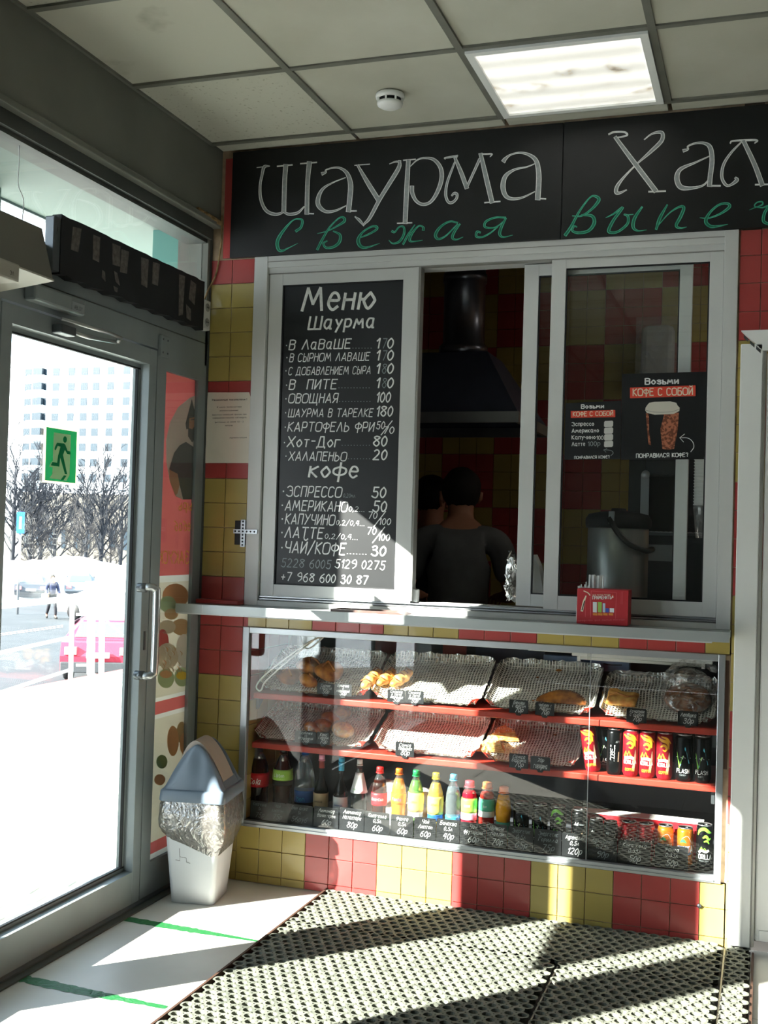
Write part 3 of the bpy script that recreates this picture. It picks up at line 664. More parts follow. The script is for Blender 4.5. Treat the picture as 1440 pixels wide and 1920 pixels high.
b.flat([(820, 455), (1118, 450), (1108, 600), (1075, 775), (1020, 784), (970, 775), (950, 600), (985, 470)], px, 'bean'); b.flat([(820, 455), (848, 465), (850, 620), (868, 745), (845, 735), (832, 600)], px, 'bean')
b.flat([(835, 380), (850, 362), (900, 352), (1040, 348), (1095, 362), (1105, 385), (1125, 405), (1122, 435), (1070, 462), (900, 468), (830, 452), (815, 430), (818, 405)], px2, 'lid_white')
b.stroke([(822, 428), (900, 445), (1040, 443), (1118, 420)], 4, lambda u, v: tuple(Vector(px2(u, v))+Vector((0, -.0004, 0))), 'pvc_shadow')
b.stroke([(1225, 802), (1252, 760), (1240, 710), (1195, 678), (1125, 676)], 6, px2, 'chalk_white'); b.stroke([(1170, 642), (1125, 676), (1160, 714)], 6, px2, 'chalk_white', smooth=False)
pt(b, 'ПОНРАВИЛСЯ КОФЕ?', 735, 855, 34, 1198, 'chalk_white', .025); b.build('print', t)
t = poster('coffee_poster', 'smaller black coffee price poster left of the cup poster with four white price stickers', (1060, 756), (1165, 751), (1163, 861), (1058, 862))
b = MB(); pt(b, 'Возьми', 240, 412, 34, 440, 'chalk_white', .02); b.flat([(145, 435), (545, 426), (545, 490), (145, 497)], px, 'orange_print'); pt(b, 'КОФЕ С СОБОЙ', 166, 482, 38, 524, 'poster_cream', .01)
for i, (s, x2) in enumerate((('Эспрессо', 352), ('Американо', 396), ('Капучино', 366), ('Латте', 272))):
    pt(b, s, 155, 570+60*i, 34, x2, 'chalk_white', .01); y = 525+60*i
    b.flat([(455, y), (518, y-3), (527, y+8), (525, y+44), (514, y+54), (452, y+56), (444, y+46), (446, y+8)], px2, 'sticker')
pt(b, '100', 378, 694, 36, 436, 'chalk_white'); pt(b, '100р', 300, 750, 40, 408, 'chalk_grey'); pt(b, 'ПОНРАВИЛСЯ КОФЕ?', 178, 866, 24, 492, 'chalk_white', .02)
b.stroke([(505, 838), (526, 815), (515, 795), (480, 786), (440, 786)], 5, px2, 'chalk_grey'); b.stroke([(470, 772), (440, 786), (462, 806)], 5, px2, 'chalk_grey', smooth=False); b.build('print', t)

# paper notice on the tiles
t = thing('paper_notice', 'typed white paper notice in a clear sleeve taped to the red tiles', 'notice', tuple(hy(425, 870, -.01)))
nx_ = cropxf(380, 700, 9.6, -.0055)
b = MB(); n = 10; gridv = []
for i in range(n+1):
    for j in range(n+1):
        u = 75+(880-75)*i/n; vtop = 345-5*i/n; v = vtop+(1615-vtop)*j/n
        u -= (30*j/n) 
        if j <= 1 and i == n: u -= 40*(1-j)
        p = Vector(hy(380+u/9.6, 700+v/9.6, -.0052)); p.y -= .0022*abs(math.sin(i*1.3+j*.9)); gridv.append(p)
b.add(gridv, [(i*(n+1)+j, i*(n+1)+j+1, (i+1)*(n+1)+j+1, (i+1)*(n+1)+j) for i in range(n) for j in range(n)], 'paper', True); b.build('sheet', t)
nf = cropxf(380, 700, 9.6, -.0082); b = MB()
pt(b, 'Уважаемые покупатели !', 165, 495, 30, 795, 'ink', .02, nf)
for (s, x, x2, y) in (('В целях профилактики', 260, 695, 620), ('распространения', 312, 635, 682), ('вирусных инфекций просим при', 175, 785, 758), ('совершении покупок соблюдать', 180, 785, 815), ('дистанцию не менее 1,5 - 2', 222, 735, 890), ('метров', 405, 535, 950), ('Администрация', 485, 792, 1170)):
    pt(b, s, x, y, 22, x2, 'ink', .005, nf)
b.build('print', t)
film('sleeve', 'ddd8cc', alpha=.12, rough=.12, gl=.7)
b = MB(); b.add([nf(u, v) for u, v in ((60, 335), (850, 330), (890, 480), (855, 1640), (40, 1630))], [(0, 1, 2, 3, 4)], 'sleeve')
for i in range(len(b.v)): b.v[i] = (b.v[i][0], b.v[i][1]-.0006, b.v[i][2])
b.build('clear_sleeve', t)

# small latch on the tiles
t = thing('window_latch', 'small black slide latch with a perforated steel strap on the yellow tiles', 'latch', tuple(hy(455, 1028, 0)))
lx = cropxf(360, 940, 1, -.006)
b = MB(); p0 = hy(443, 976, 0); p1 = hy(463, 1022, 0); b.box(p0.x, p1.x, -.012, -.004, p1.z, p0.z, 'black', bev=.002); b.build('body', t)
b = MB(); c_ = hy(456, 1000, 0); b.box(c_.x-.004, c_.x+.016, -.017, -.012, c_.z-.055, c_.z+.055, 'alu'); b.box(c_.x-.035, c_.x+.07, -.020, -.017, c_.z-.001, c_.z+.016, 'alu')
for k in range(8): b.lathe([(0, 0), (.004, 0), (.004, .0008), (0, .001)], 'black', c_.x+.006, -.0182, c_.z-.047+.0135*k, n=8, ax='y')
for k in range(6): b.lathe([(0, 0), (.004, 0), (.004, .0008), (0, .001)], 'black', c_.x-.026+.017*k, -.0212, c_.z+.0075, n=8, ax='y')
b.build('strap', t)

# ============================================================ COUNTER SHELF AND WHAT IS ON IT
ct_ = thing('counter_shelf', 'long grey metal faced counter shelf running below the serving window', 'counter', (1.0, -.1, 1.083))
mat('counter_grey', 'aab0b0', .38, metal=.35, var=.04, vs=3)
b = MB(); b.box(-.0, 2.086, -.2, .0, 1.084, 1.1075, 'counter_grey', bev=.002)
b.build('top', ct_)
b = MB(); b.box(0.0, 2.088, -.2035, -.2, 1.079, 1.1135, 'counter_grey'); b.build('edge_strip', ct_)
b = MB(); b.box(.0, 2.03, -.195, .0, 1.0735, 1.084, 'pvc'); b.build('under_board', ct_)
b = MB(); b.box(.118, .1195, -.2045, -.2033, 1.081, 1.112, 'white'); b.build('joint', ct_)
o = MB(); o.box(.01, .2, -.06, -.004, 1.108, 1.126, 'wood_red' if 0 else 'tile_red', bev=.004); o = o.build('sill_block'); tag(o, 'dark red wooden block lying along the tiles at the left end of the counter', 'block')
for kx in (1.19, 1.195): pass
# low money tray
t = thing('money_tray', 'low brown plastic coin tray on the counter under the menu board', 'tray', (.78, -.14, 1.1085))
mat('tray_brown', '6b5650', .3, col2='5a4742', vs=20)
b = MB(); b.box(-.13, .13, -.05, .05, 0, .004, 'tray_brown', bev=.001)
for (a, c, d, e) in ((-.13, .13, -.05, -.044), (-.13, .13, .044, .05), (-.13, -.124, -.044, .044), (.124, .13, -.044, .044)): b.box(a, c, d, e, .004, .014, 'tray_brown')
b.prism([(.13, 0), (.165, .004), (.13, .014)], lambda u, v, h: (u, -.05+h, v), .1, 'tray_brown'); b.build('dish', t, org=0)
b = MB(); b.box(-.12, .03, -.04, .04, .0045, .0065, 'glass'); b.build('insert', t, org=0)

# red advert box with stirrers
bx0 = hy(1081, 1165, -.155); bx1 = hy(1177, 1172, -.155)
zt = hy(1081, 1103, -.155).z
t = thing('advert_box', 'red cardboard box with a printed fire extinguisher standing on the counter', 'box', ((bx0.x+bx1.x)/2, -.11, 1.1135))
mat('box_red', 'b92c34', .45, var=.05)
b = MB(); b.box(bx0.x, bx1.x, -.155, -.06, 1.1137, zt, 'box_red', bev=.001); b.build('carton', t)
bf = cropxf(1040, 860, 4.8, -.1562); b = MB()
b.stroke([(262, 1190), (300, 1208), (318, 1230)], 9, bf, 'poster_cream'); b.stroke([(282, 1235), (262, 1290), (245, 1370)], [10, 20, 22], bf, 'poster_cream'); 
bfx = lambda u, v: tuple(Vector(bf(u, v))+Vector((0, -.0004, 0)))
b.stroke([(270, 1280), (246, 1362)], 8, bfx, 'ink', smooth=False)
mat('box_pink', 'd8686c', .5)
for (a, c) in (((275, 1245), (275, 1425)), ((318, 1245), (322, 1430)), ((328, 1190), (555, 1205)), ((328, 1190), (322, 1430)), ((555, 1205), (548, 1440))): b.stroke([a, c], 3, bf, 'box_pink', smooth=False)
pt(b, 'ПРИМЕНИТЬ', 342, 1265, 28, 512, 'white', .02, bf); pt(b, 'для мытья посуды', 342, 1230, 10, 500, 'poster_cream', 0, bf)
b.flat([(505, 1240), (522, 1212), (538, 1245), (520, 1262)], bf, 'orange_print'); b.flat([(515, 1245), (522, 1228), (530, 1247), (522, 1256)], bfx, 'white')
cols = ['dfe4e6', '9ac45a', 'b9c7dc', '3b56b0', 'e9edf2']
for i, (x, w_, y) in enumerate(((344, 36, 1290), (388, 36, 1290), (432, 24, 1300), (458, 30, 1345), (495, 40, 1345))):
    mat('pack%d' % i, cols[i], .5); b.flat([(x, y), (x+w_, y+2), (x+w_-1, 1385), (x, 1382)], bf, 'pack%d' % i)
mat('orange_tag', 'e08a3a', .5)
for x in (344, 390, 436, 486): b.flat([(x, 1390), (x+40, 1392), (x+40, 1412), (x, 1410)], bf, 'orange_tag')
for x in (600, 612): b.stroke([(x, 1200), (x-4, 1310)], 2, bf, 'box_pink', smooth=False)
pt(b, 'средство для мытья посуды', 210, 1462, 13, 628, 'box_pink', .0, bf)
b.build('print', t)
# basket with stirrers and straws behind the box
t = thing('stirrer_basket', 'small white openwork basket of stirrers and straws behind the red box', 'basket', (0, 0, 0))
ba = hy(1083, 1115, -.03); bb = hy(1125, 1115, -.03)
t.location = ((ba.x+bb.x)/2, -.035, 1.1135)
b = MB(); hw = (bb.x-ba.x)/2
b.box(-hw, hw, -.02, .02, 0, .055, 'white'); 
for k in range(7):
    x = -hw+k*2*hw/6; b.tube([(x, -.02, .055), (x+hw/6, -.02, .075)], .0012, 'white', 4); b.tube([(x+hw/6, -.02, .075), (x+hw/3, -.02, .055)], .0012, 'white', 4)
b.tube([(-hw, -.02, .076), (hw, -.02, .076)], .0015, 'white', 5); b.build('basket', t, org=0)
film('clear_plastic', 'eef2f4', alpha=.35, rough=.1, gl=.5); mat('stirrer', 'e8ecef', .4)
b = MB()
for k in range(7):
    x = -hw*.9+k*hw*.14; h = .125+.02*random.random(); b.tube([(x, random.uniform(-.01, .01), .02), (x-.004*random.random(), random.uniform(-.012, .012), h)], .0022, 'stirrer', 6)
b.build('stirrers', t, org=0, kind='stuff')
b = MB()
for k in range(26):
    x = -hw*.0+random.random()*hw*1.3; b.tube([(x, random.uniform(-.015, .015), .02), (x+.002, random.uniform(-.015, .015), .165+.006*random.random())], .003, 'stirrer', 6)
b.build('straws', t, org=0, kind='stuff')
# ============================================================ FIGURES
mat('skin', 'b98368', .55, var=.04, vs=12); mat('hair_dark', '17130f', .8); mat('shirt_grey', '6a6c6e', .85, var=.08, vs=15, bump=.2, bs=30); mat('trouser_dark', '24262c', .85)
mat('eye_white', 'e6e2da', .3); mat('shoe_dark', '1a1816', .6); mat('shirt_navy', '2c3350', .85)
def skinned(V, R, E, name, m, parent, sub=2):
    me = bpy.data.meshes.new(name); me.from_pydata([tuple(v) for v in V], E, []); o = bpy.data.objects.new(name, me); C.objects.link(o)
    md = o.modifiers.new('s', 'SKIN'); md.use_smooth_shade = True
    sv = me.skin_vertices[0].data if me.skin_vertices else None
    if sv is None:
        me.skin_vertices if False else None
    for i, r in enumerate(R):
        rr = r if isinstance(r, tuple) else (r, r); me.skin_vertices[0].data[i].radius = rr; me.skin_vertices[0].data[i].use_root = (i == 0)
    s2 = o.modifiers.new('b', 'SUBSURF'); s2.levels = sub; s2.render_levels = sub
    dg = bpy.context.evaluated_depsgraph_get(); dg.update(); ev = o.evaluated_get(dg)
    nm = bpy.data.meshes.new_from_object(ev); nm.name = name
    o.modifiers.clear(); o.data = nm; bpy.data.meshes.remove(me); nm.materials.clear(); nm.materials.append(MATS[m])
    for p in nm.polygons: p.use_smooth = True; p.material_index = 0
    o.parent = parent; return o
def figure(name, label, loc, rz, hh, pose, cols, group=None, hands=True, sub=2, hat=None):
    """pose: dict of joints in body space (front = -y), for a 1.72 m person"""
    s = hh/1.72; t = thing(name, label, 'person', loc, (0, 0, rz), group)
    J = dict(pel=(0, 0, .95), ab=(0, -.01, 1.08), ch=(0, -.02, 1.25), nb=(0, -.01, 1.42), nk=(0, -.02, 1.50), hd=(0, -.03, 1.60), cr=(0, -.02, 1.68),
             ls=(.17, 0, 1.39), le=(.24, -.02, 1.12), lw=(.24, -.20, .98), rs=(-.17, 0, 1.39), re=(-.24, -.02, 1.12), rw=(-.24, -.20, .98),
             lh=(.095, 0, .90), lk=(.10, -.02, .50), la=(.10, .02, .09), lt=(.11, -.14, .03), rh=(-.095, 0, .90), rk=(-.10, -.02, .50), ra=(-.10, .02, .09), rt=(-.11, -.14, .03))
    J.update(pose); J = {k: Vector(v)*s for k, v in J.items()}
    names = ['pel', 'ab', 'ch', 'nb', 'nk', 'hd', 'cr', 'ls', 'le', 'lw', 'rs', 're', 'rw', 'lh', 'lk', 'la', 'lt', 'rh', 'rk', 'ra', 'rt']
    ix = {n: i for i, n in enumerate(names)}
    Rr = dict(pel=(.13, .10), ab=(.125, .095), ch=(.15, .105), nb=(.07, .06), nk=(.052, .055), hd=(.078, .092), cr=(.055, .065), ls=.058, le=.040, lw=.026, rs=.058, re=.040, rw=.026,
              lh=.085, lk=.055, la=.038, lt=.035, rh=.085, rk=.055, ra=.038, rt=.035)
    E = [('pel', 'ab'), ('ab', 'ch'), ('ch', 'nb'), ('nb', 'nk'), ('nk', 'hd'), ('hd', 'cr'), ('nb', 'ls'), ('ls', 'le'), ('le', 'lw'), ('nb', 'rs'), ('rs', 're'), ('re', 'rw'), ('pel', 'lh'), ('lh', 'lk'), ('lk', 'la'), ('la', 'lt'), ('pel', 'rh'), ('rh', 'rk'), ('rk', 'ra'), ('ra', 'rt')]
    V = [J[n] for n in names]; R = [tuple(q*s for q in Rr[n]) if isinstance(Rr[n], tuple) else Rr[n]*s for n in names]; EE = [(ix[a], ix[c]) for a, c in E]
    if hands:
        for sd, e_, w_ in ((1, 'le', 'lw'), (-1, 're', 'rw')):
            d = (J[w_]-J[e_]).normalized(); side = d.cross(Vector((0, 0, 1))).normalized()*sd; up = side.cross(d)*sd
            palm = len(V); V.append(J[w_]+d*.055*s); R.append((.030*s, .018*s)); EE.append((ix[w_], palm))
            for k, (off, ln) in enumerate(((-.030, .060), (-.010, .072), (.010, .068), (.030, .052))):
                b0 = len(V); base = J[w_]+d*.085*s+side*off*s
                for q, (f_, dn) in enumerate(((0, 0), (.45, -.006), (.8, -.022), (1.0, -.04))): V.append(base+d*ln*f_*s+up*dn*s); R.append((.0095-.0012*q)*s)
                EE += [(palm, b0), (b0, b0+1), (b0+1, b0+2), (b0+2, b0+3)]
            b0 = len(V); 
            for q, (f_, o_) in enumerate(((.02, -.040), (.05, -.058), (.075, -.062))): V.append(J[w_]+(d*f_+side*o_)*s); R.append(.011*s)
            EE += [(palm, b0), (b0, b0+1), (b0+1, b0+2)]
    skinned(V, R, EE, 'body', 'skin', t, sub)
    # clothes: shells over the torso and sleeves, and over the legs
    g = .014*s
    tn = ['ab', 'pel', 'ch', 'nb', 'ls', 'le', 'rs', 're']; tt = {n: i for i, n in enumerate(tn)}
    lsv = J['ls'].lerp(J['le'], cols.get('sleeve', .75)); rsv = J['rs'].lerp(J['re'], cols.get('sleeve', .75))
    TV = [J['ab'], J['pel']-Vector((0, 0, .04*s)), J['ch'], J['nb']-Vector((0, 0, .02*s)), J['ls'], lsv, J['rs'], rsv]
    TR_ = [(.15*s, .115*s), (.155*s, .125*s), (.172*s, .125*s), (.085*s, .075*s), .075*s, .062*s, .075*s, .062*s]
    TE = [(0, 1), (0, 2), (2, 3), (3, 4), (4, 5), (3, 6), (6, 7)]
    if cols.get('sleeve', .75) >= 1:
        TV += [J['lw'], J['rw']]; TR_ += [.042*s, .042*s]; TE += [(5, 8), (7, 9)]
    o = skinned(TV, TR_, TE, cols.get('top_name', 'shirt'), cols['top'], t, sub)
    LV = [J['pel'], J['lh'], J['lk'], J['la']+Vector((0, 0, .03*s)), J['rh'], J['rk'], J['ra']+Vector((0, 0, .03*s))]
    o = skinned(LV, [(.145*s, .115*s), .10*s, .072*s, .058*s, .10*s, .072*s, .058*s], [(0, 1), (1, 2), (2, 3), (0, 4), (4, 5), (5, 6)], 'trousers', cols['legs'], t, sub)
    for a_, b_ in (('la', 'lt'), ('ra', 'rt')):
        b = MB(); A1 = J[a_]; B1 = J[b_]; dd = (B1-A1); dd.z = 0; dd.normalize()
        z0 = min(A1.z, B1.z)-.03*s
        b.tube([A1+Vector((0, 0, -.045*s))-dd*.05*s, A1+Vector((0, 0, -.04*s)), B1+Vector((0, 0, .0)), B1+dd*.05*s], [.035*s, .045*s, .042*s, .022*s], cols.get('shoe', 'shoe_dark'), 10); b.build('shoe', t, org=0)
    # hair cap: back and top of the head
    hd = J['hd']; b = MB(); vs = []; nu, nv = 20, 12
    for i in range(nv+1):
        ph = PI*.02+ (PI*.80)*i/nv
        for k in range(nu):
            a = 2*PI*k/nu; front = max(0, -math.sin(a))
            lim = 1-.70*front
            p_ = ph*lim if i > 2 else ph
            rr = 1.0+.03*math.sin(7*a+i)
            vs.append((hd.x+.094*s*rr*math.sin(p_)*math.cos(a), hd.y+.012*s+.108*s*rr*math.sin(p_)*math.sin(a), hd.z+.035*s+.104*s*rr*math.cos(p_)))
    b.add(vs, [(i*nu+k, i*nu+(k+1) % nu, (i+1)*nu+(k+1) % nu, (i+1)*nu+k) for i in range(nv) for k in range(nu)]+[tuple(range(nu))[::-1]], cols.get('hair', 'hair_dark'), True)
    b.build(hat or 'hair', t, org=0)
    # face: eyes, nose, mouth, ears
    for sd in (-1, 1):
        b = MB(); b.lathe([(0, -.012*s), (.010*s, -.006*s), (.0125*s, 0), (.010*s, .006*s), (0, .012*s)], 'eye_white', hd.x+sd*.033*s, hd.y-.080*s, hd.z+.005*s, n=10); b.build('eye', t, org=0)
        b = MB(); b.tube([hd+Vector((sd*.080, -.0, .022))*s, hd+Vector((sd*.092, .012, .018))*s, hd+Vector((sd*.090, .012, -.008))*s, hd+Vector((sd*.080, 0, -.028))*s], [.008*s, .012*s, .011*s, .006*s], 'skin', 8); b.build('ear', t, org=0)
    b = MB(); b.tube([hd+Vector((0, -.086, .012))*s, hd+Vector((0, -.100, -.010))*s, hd+Vector((0, -.108, -.022))*s, hd+Vector((0, -.090, -.030))*s], [.007*s, .010*s, .013*s, .010*s], 'skin', 8); b.build('nose', t, org=0)
    b = MB(); b.tube([hd+Vector((-.024, -.086, -.050))*s, hd+Vector((0, -.094, -.050))*s, hd+Vector((.024, -.086, -.050))*s], [.003*s, .006*s, .003*s], 'box_pink', 8); b.build('mouth', t, org=0)
    return t

# ============================================================ INSIDE THE KIOSK
mat('kit_grey', '7d7f80', .5, var=.06, vs=4); mat('kit_floor', '6b665e', .7)
kb = struct('wall_kitchen_back')
b = MB(); b.box(-.2, 4.2, 2.02, 2.1, 0, 3.1, 'grout'); b.build('core', kb)
def kt(col, x, z): piece(TR if col == 'r' else TY, 'tile', kb, (x, 2.016, z), scale=(1, 1, 1))
cnt = 0; far = {'r': MB(), 'y': MB()}
for i in range(0, 30):
    for j in range(0, 28):
        x = -.11+.1*i; z = 2.93-.1*j
        bi = (i-3)//3; bj = (j+1)//3
        col = 'yr'[(bi+bj) % 2]
        if .95 < x < 2.25 and .95 < z: kt(col, x, z); cnt += 1
        else: far[col].box(x-.0487, x+.0487, 2.013, 2.019, z-.0487, z+.0487, 'tile_red' if col == 'r' else 'tile_yellow')
for col in 'ry': far[col].build('far_tiles', kb, kind='stuff')
o = MB(); o.box(.02, .19, .12, 2.1, 0, 3.1, 'kit_grey'); o = o.build('wall_kitchen_left'); tag(o, kind='structure')
o = MB(); o.box(4.1, 4.2, .12, 2.1, 0, 3.1, 'kit_grey'); o = o.build('wall_kitchen_right'); tag(o, kind='structure')
o = MB(); o.box(-.15, 4.2, .12, 2.1, -.08, 0.0, 'kit_floor'); o = o.build('floor_kitchen'); tag(o, kind='structure')
# worktop behind the window, above the display case
t = thing('kitchen_worktop', 'grey worktop running behind the serving window above the display case', 'worktop', (1.1, .4, 1.05))
b = MB(); b.box(.2, 2.06, .125, .62, 1.045, 1.09, 'kit_grey', bev=.003); b.build('top', t)
b = MB(); b.box(.2, 2.06, .55, .6, 0, 1.045, 'kit_grey'); b.build('front_panel', t)
# extractor hood and duct
mat('hood_steel', '5a6278', .45, metal=.3, var=.06, vs=5); mat('duct_steel', '7d808a', .3, metal=.85)
t = thing('extractor_hood', 'grey steel extractor hood with a round duct behind the open serving window', 'hood', (.62, 1.1, 1.94))
b = MB()
lo = [(.14, .86, 1.98), (1.12, .86, 1.98), (1.12, 1.6, 1.98), (.14, 1.6, 1.98)]; hi = [(.50, 1.08, 2.30), (.915, 1.08, 2.30), (.915, 1.4, 2.30), (.50, 1.4, 2.30)]
b.add(lo+hi, [(0, 1, 5, 4), (1, 2, 6, 5), (2, 3, 7, 6), (3, 0, 4, 7), (4, 5, 6, 7)], 'hood_steel'); b.build('canopy', t)
b = MB(); b.box(.14, 1.125, .852, .87, 1.935, 1.985, 'alu'); b.box(.14, 1.125, 1.59, 1.605, 1.935, 1.985, 'alu'); b.box(1.108, 1.125, .87, 1.59, 1.935, 1.985, 'alu'); b.box(.14, .157, .87, 1.59, 1.935, 1.985, 'alu'); b.build('rim', t)
b = MB(); b.lathe([(.12, 2.30), (.12, 2.34), (.102, 2.36), (.102, 2.66), (.108, 2.66), (.108, 2.70), (.102, 2.70), (.102, 2.95)], 'duct_steel', .765, 1.2, 0, n=32); b.build('duct', t)
b = MB(); b.tube([(.72, 1.09, 2.86), (.715, 1.085, 2.80), (.71, 1.08, 2.76)], .004, 'alu', 6); b.lathe([(.0, -.006), (.014, -.006), (.014, .006), (0, .006)], 'black', .708, 1.075, 2.745, n=14, ax='y'); b.build('damper_handle', t)
# thermo pot
t = thing('thermo_pot', 'steel thermo pot with black lid and black carry handle behind the right pane', 'pot', (1.635, .42, 1.09))
b = MB(); b.lathe([(.112, 0), (.120, .02), (.120, .375), (.112, .385)], 'steel_pot' if 0 else mat('pot_steel', 'b9bcbc', .32, metal=.75), n=36); b.build('body', t, org=0)
b = MB(); b.lathe([(.126, .37), (.130, .385), (.130, .405), (.118, .425), (.07, .436), (.03, .44), (.028, .45), (0, .45)], 'black_soft', n=36); b.lathe([(.118, -.001), (.12, .02), (.118, .022)], 'black', n=36); b.build('lid', t, org=0)
b = MB(); b.tube(cr([(-.02, -.128, .41), (.01, -.135, .36), (.06, -.135, .31), (.115, -.09, .285), (.135, .0, .29)], 6), [.012]*25, 'black', 8); b.build('carry_handle', t, org=0)
b = MB(); b.box(-.022, .0, -.137, -.12, .385, .435, 'alu', bev=.003); b.build('handle_clip', t, org=0)
t = thing('back_counter', 'dark back counter carrying the coffee machine', 'counter', (2.0, 1.0, 0))
b = MB(); b.box(1.56, 2.9, .76, 1.26, 1.05, 1.089, 'black_soft', bev=.003); b.build('top', t); b = MB(); b.box(1.60, 2.9, .80, 1.25, 0, 1.05, 'black_soft'); b.build('carcass', t)
t = thing('kitchen_fill_lamp', 'unseen fill lamp added on the kitchen ceiling behind the right end of the window', 'lamp', (3.0, 1.1, 2.85))  # out of view; added to brighten the kitchen behind the right pane
b = MB(); b.box(2.7, 3.3, 1.05, 1.15, 2.88, 2.955, 'white_panel'); b.build('housing', t)
b = MB(); b.box(2.72, 3.28, 1.07, 1.13, 2.86, 2.88, mat('fill_glow', 'ffffff', .5, emit='fff4e6', es=32)); b.build('tube', t)
# coffee machine
t = thing('coffee_machine', 'black and grey coffee machine standing behind the thermo pot', 'coffee machine', (1.80, .95, 1.09))
b = MB(); b.box(1.627, 1.70, .80, 1.2, 1.09, 1.80, 'black_soft', bev=.004); b.box(1.70, 1.96, .95, 1.2, 1.455, 1.80, 'black_soft'); b.box(1.70, 1.96, .80, 1.2, 1.70, 1.80, 'black_soft', bev=.004); b.build('casing', t)
b = MB(); b.box(1.68, 1.715, .79, .80, 1.45, 1.70, 'alu'); b.build('steel_strip', t)
b = MB(); b.box(1.70, 1.98, .78, 1.0, 1.44, 1.452, 'alu_dark')
for k in range(14): b.box(1.705+.02*k, 1.713+.02*k, .785, .99, 1.452, 1.457, 'alu')
b.build('drip_tray', t)
b = MB(); b.box(1.70, 1.98, .80, 1.2, 1.33, 1.40, 'kit_grey'); b.box(1.70, 1.98, .82, 1.2, 1.09, 1.33, 'black_soft'); b.box(1.70, 1.98, .81, 1.2, 1.40, 1.44, 'black'); b.build('base_unit', t)
b = MB(); b.tube([(1.705, .77, 1.35), (1.705, .77, 1.47)], .008, 'steel', 10); b.lathe([(0, 0), (.012, 0), (.012, -.01), (0, -.012)], 'white', 1.632, .795, 1.52, n=12, ax='y'); b.lathe([(0, 0), (.018, 0), (.018, -.003), (0, -.004)], 'alu', 1.70, .788, 1.70, n=16, ax='y'); b.build('tap', t)
# paper and plastic cup stacks
t = thing('cup_stack', 'stack of ribbed white paper cups beside the coffee machine', 'cups', (1.955, .50, 1.56))
b = MB(); prof = []
for k in range(16): prof += [(.036, .012*k), (.039, .012*k+.004), (.035, .012*k+.008)]
b.lathe(prof+[(0, .195)], 'white', n=24); b.build('cups', t, org=0)
t = thing('cup_stack', 'stack of clear plastic cups below the ribbed white paper cups', 'cups', (1.955, .50, 1.43))
b = MB(); b.lathe([(.026, 0), (.036, .11), (.038, .12), (.036, .128), (0, .128)], 'clear_plastic', n=24); b.build('cups', t, org=0)
t = thing('cup_shelf', 'small dark shelf unit carrying the stacked cups behind the right pane', 'shelf', (1.99, .50, 1.09))
b = MB(); b.box(1.90, 2.06, .42, .58, 1.41, 1.43, 'black_soft'); b.build('board', t); b = MB(); b.box(1.90, 2.06, .45, .55, 1.09, 1.41, 'black'); b.build('body', t)
# wrapped lids hanging on the back wall
t = thing('lid_package', 'clear bag of white lids hanging on the tiled back wall', 'package', (1.63, 1.945, 2.28))
b = MB(); b.box(-.085, .085, -.04, .06, 0, .28, mat('lids', 'c9ccce', .4), bev=.03); b.build('lids', t, org=0)
b = MB(); vs = []
for i in range(13):
    for j in range(13):
        u = -.11+.22*i/12; v = -.02+.34*j/12; vs.append((u, -.055+.02*noise.noise(Vector((u*14, v*14, 1))), v))
b.add(vs, [(i*13+j, i*13+j+1, i*13+j+14, i*13+j+13) for i in range(12) for j in range(12)], 'clear_plastic', True); b.build('bag', t, org=0)
# white cloth bag and crumpled foil at the window
t = thing('paper_bag', 'folded white paper bag leaning behind the narrow pane', 'bag', (1.42, .17, 1.09))
p_ = [hy(1000, 1118, .17), hy(1022, 1118, .17), hy(1012, 1060, .17), (hy(1003, 1040, .17)), hy(996, 1042, .17)]
b = MB(); b.prism([(q.x, max(q.z, 1.095)) for q in p_], lambda u, v, h: (u, .15+h, v), .07, 'white'); b.build('bag', t)
t = thing('crumpled_foil', 'crumpled clear film and foil sticking out at the right edge of the open window', 'foil', (1.30, .10, 1.15))
b = MB(); vs = []; n = 14
for i in range(n+1):
    for j in range(n+1):
        a = PI*i/n; f = j/n
        r = .055*(1+.5*noise.noise(Vector((i*.9, j*.9, 3)))); vs.append((.02-r*math.sin(a)*(1-.3*f)-.02*f, .04*math.cos(a*1.3+f*3)+.01, .02+f*.19*(.7+.3*math.sin(a))+.02*noise.noise(Vector((i*.7, j*.8, 9)))))
b.add(vs, [(i*(n+1)+j, (i+1)*(n+1)+j, (i+1)*(n+1)+j+1, i*(n+1)+j+1) for i in range(n) for j in range(n)], 'foil'); b.build('sheet', t, org=0)
# worker seen from behind and a second one at the left edge
figure('person', 'person seen from behind in a grey short sleeved shirt inside the serving window', (.84, .95, 0), PI+.25, 1.75,
       dict(nb=(0, -.07, 1.40), ch=(0, -.04, 1.23), nk=(.0, -.12, 1.47), hd=(.0, -.155, 1.575), cr=(0, -.15, 1.66), ls=(.185, -.06, 1.37), rs=(-.185, -.06, 1.37), re=(-.25, -.05, 1.12), rw=(-.20, -.30, 1.10), le=(.25, -.05, 1.12), lw=(.20, -.30, 1.10)),
       dict(top='shirt_grey', legs='trouser_dark', sleeve=.8))
figure('person', 'dimly lit second person in a dark blue shirt left of the open window', (.47, 1.66, 0), PI/2+.9, 1.72,
       dict(re=(-.23, .02, 1.12), le=(.23, .02, 1.12), rw=(-.24, -.06, .88), lw=(.24, -.06, .88)), dict(top='shirt_navy', legs='trouser_dark', sleeve=1.0))
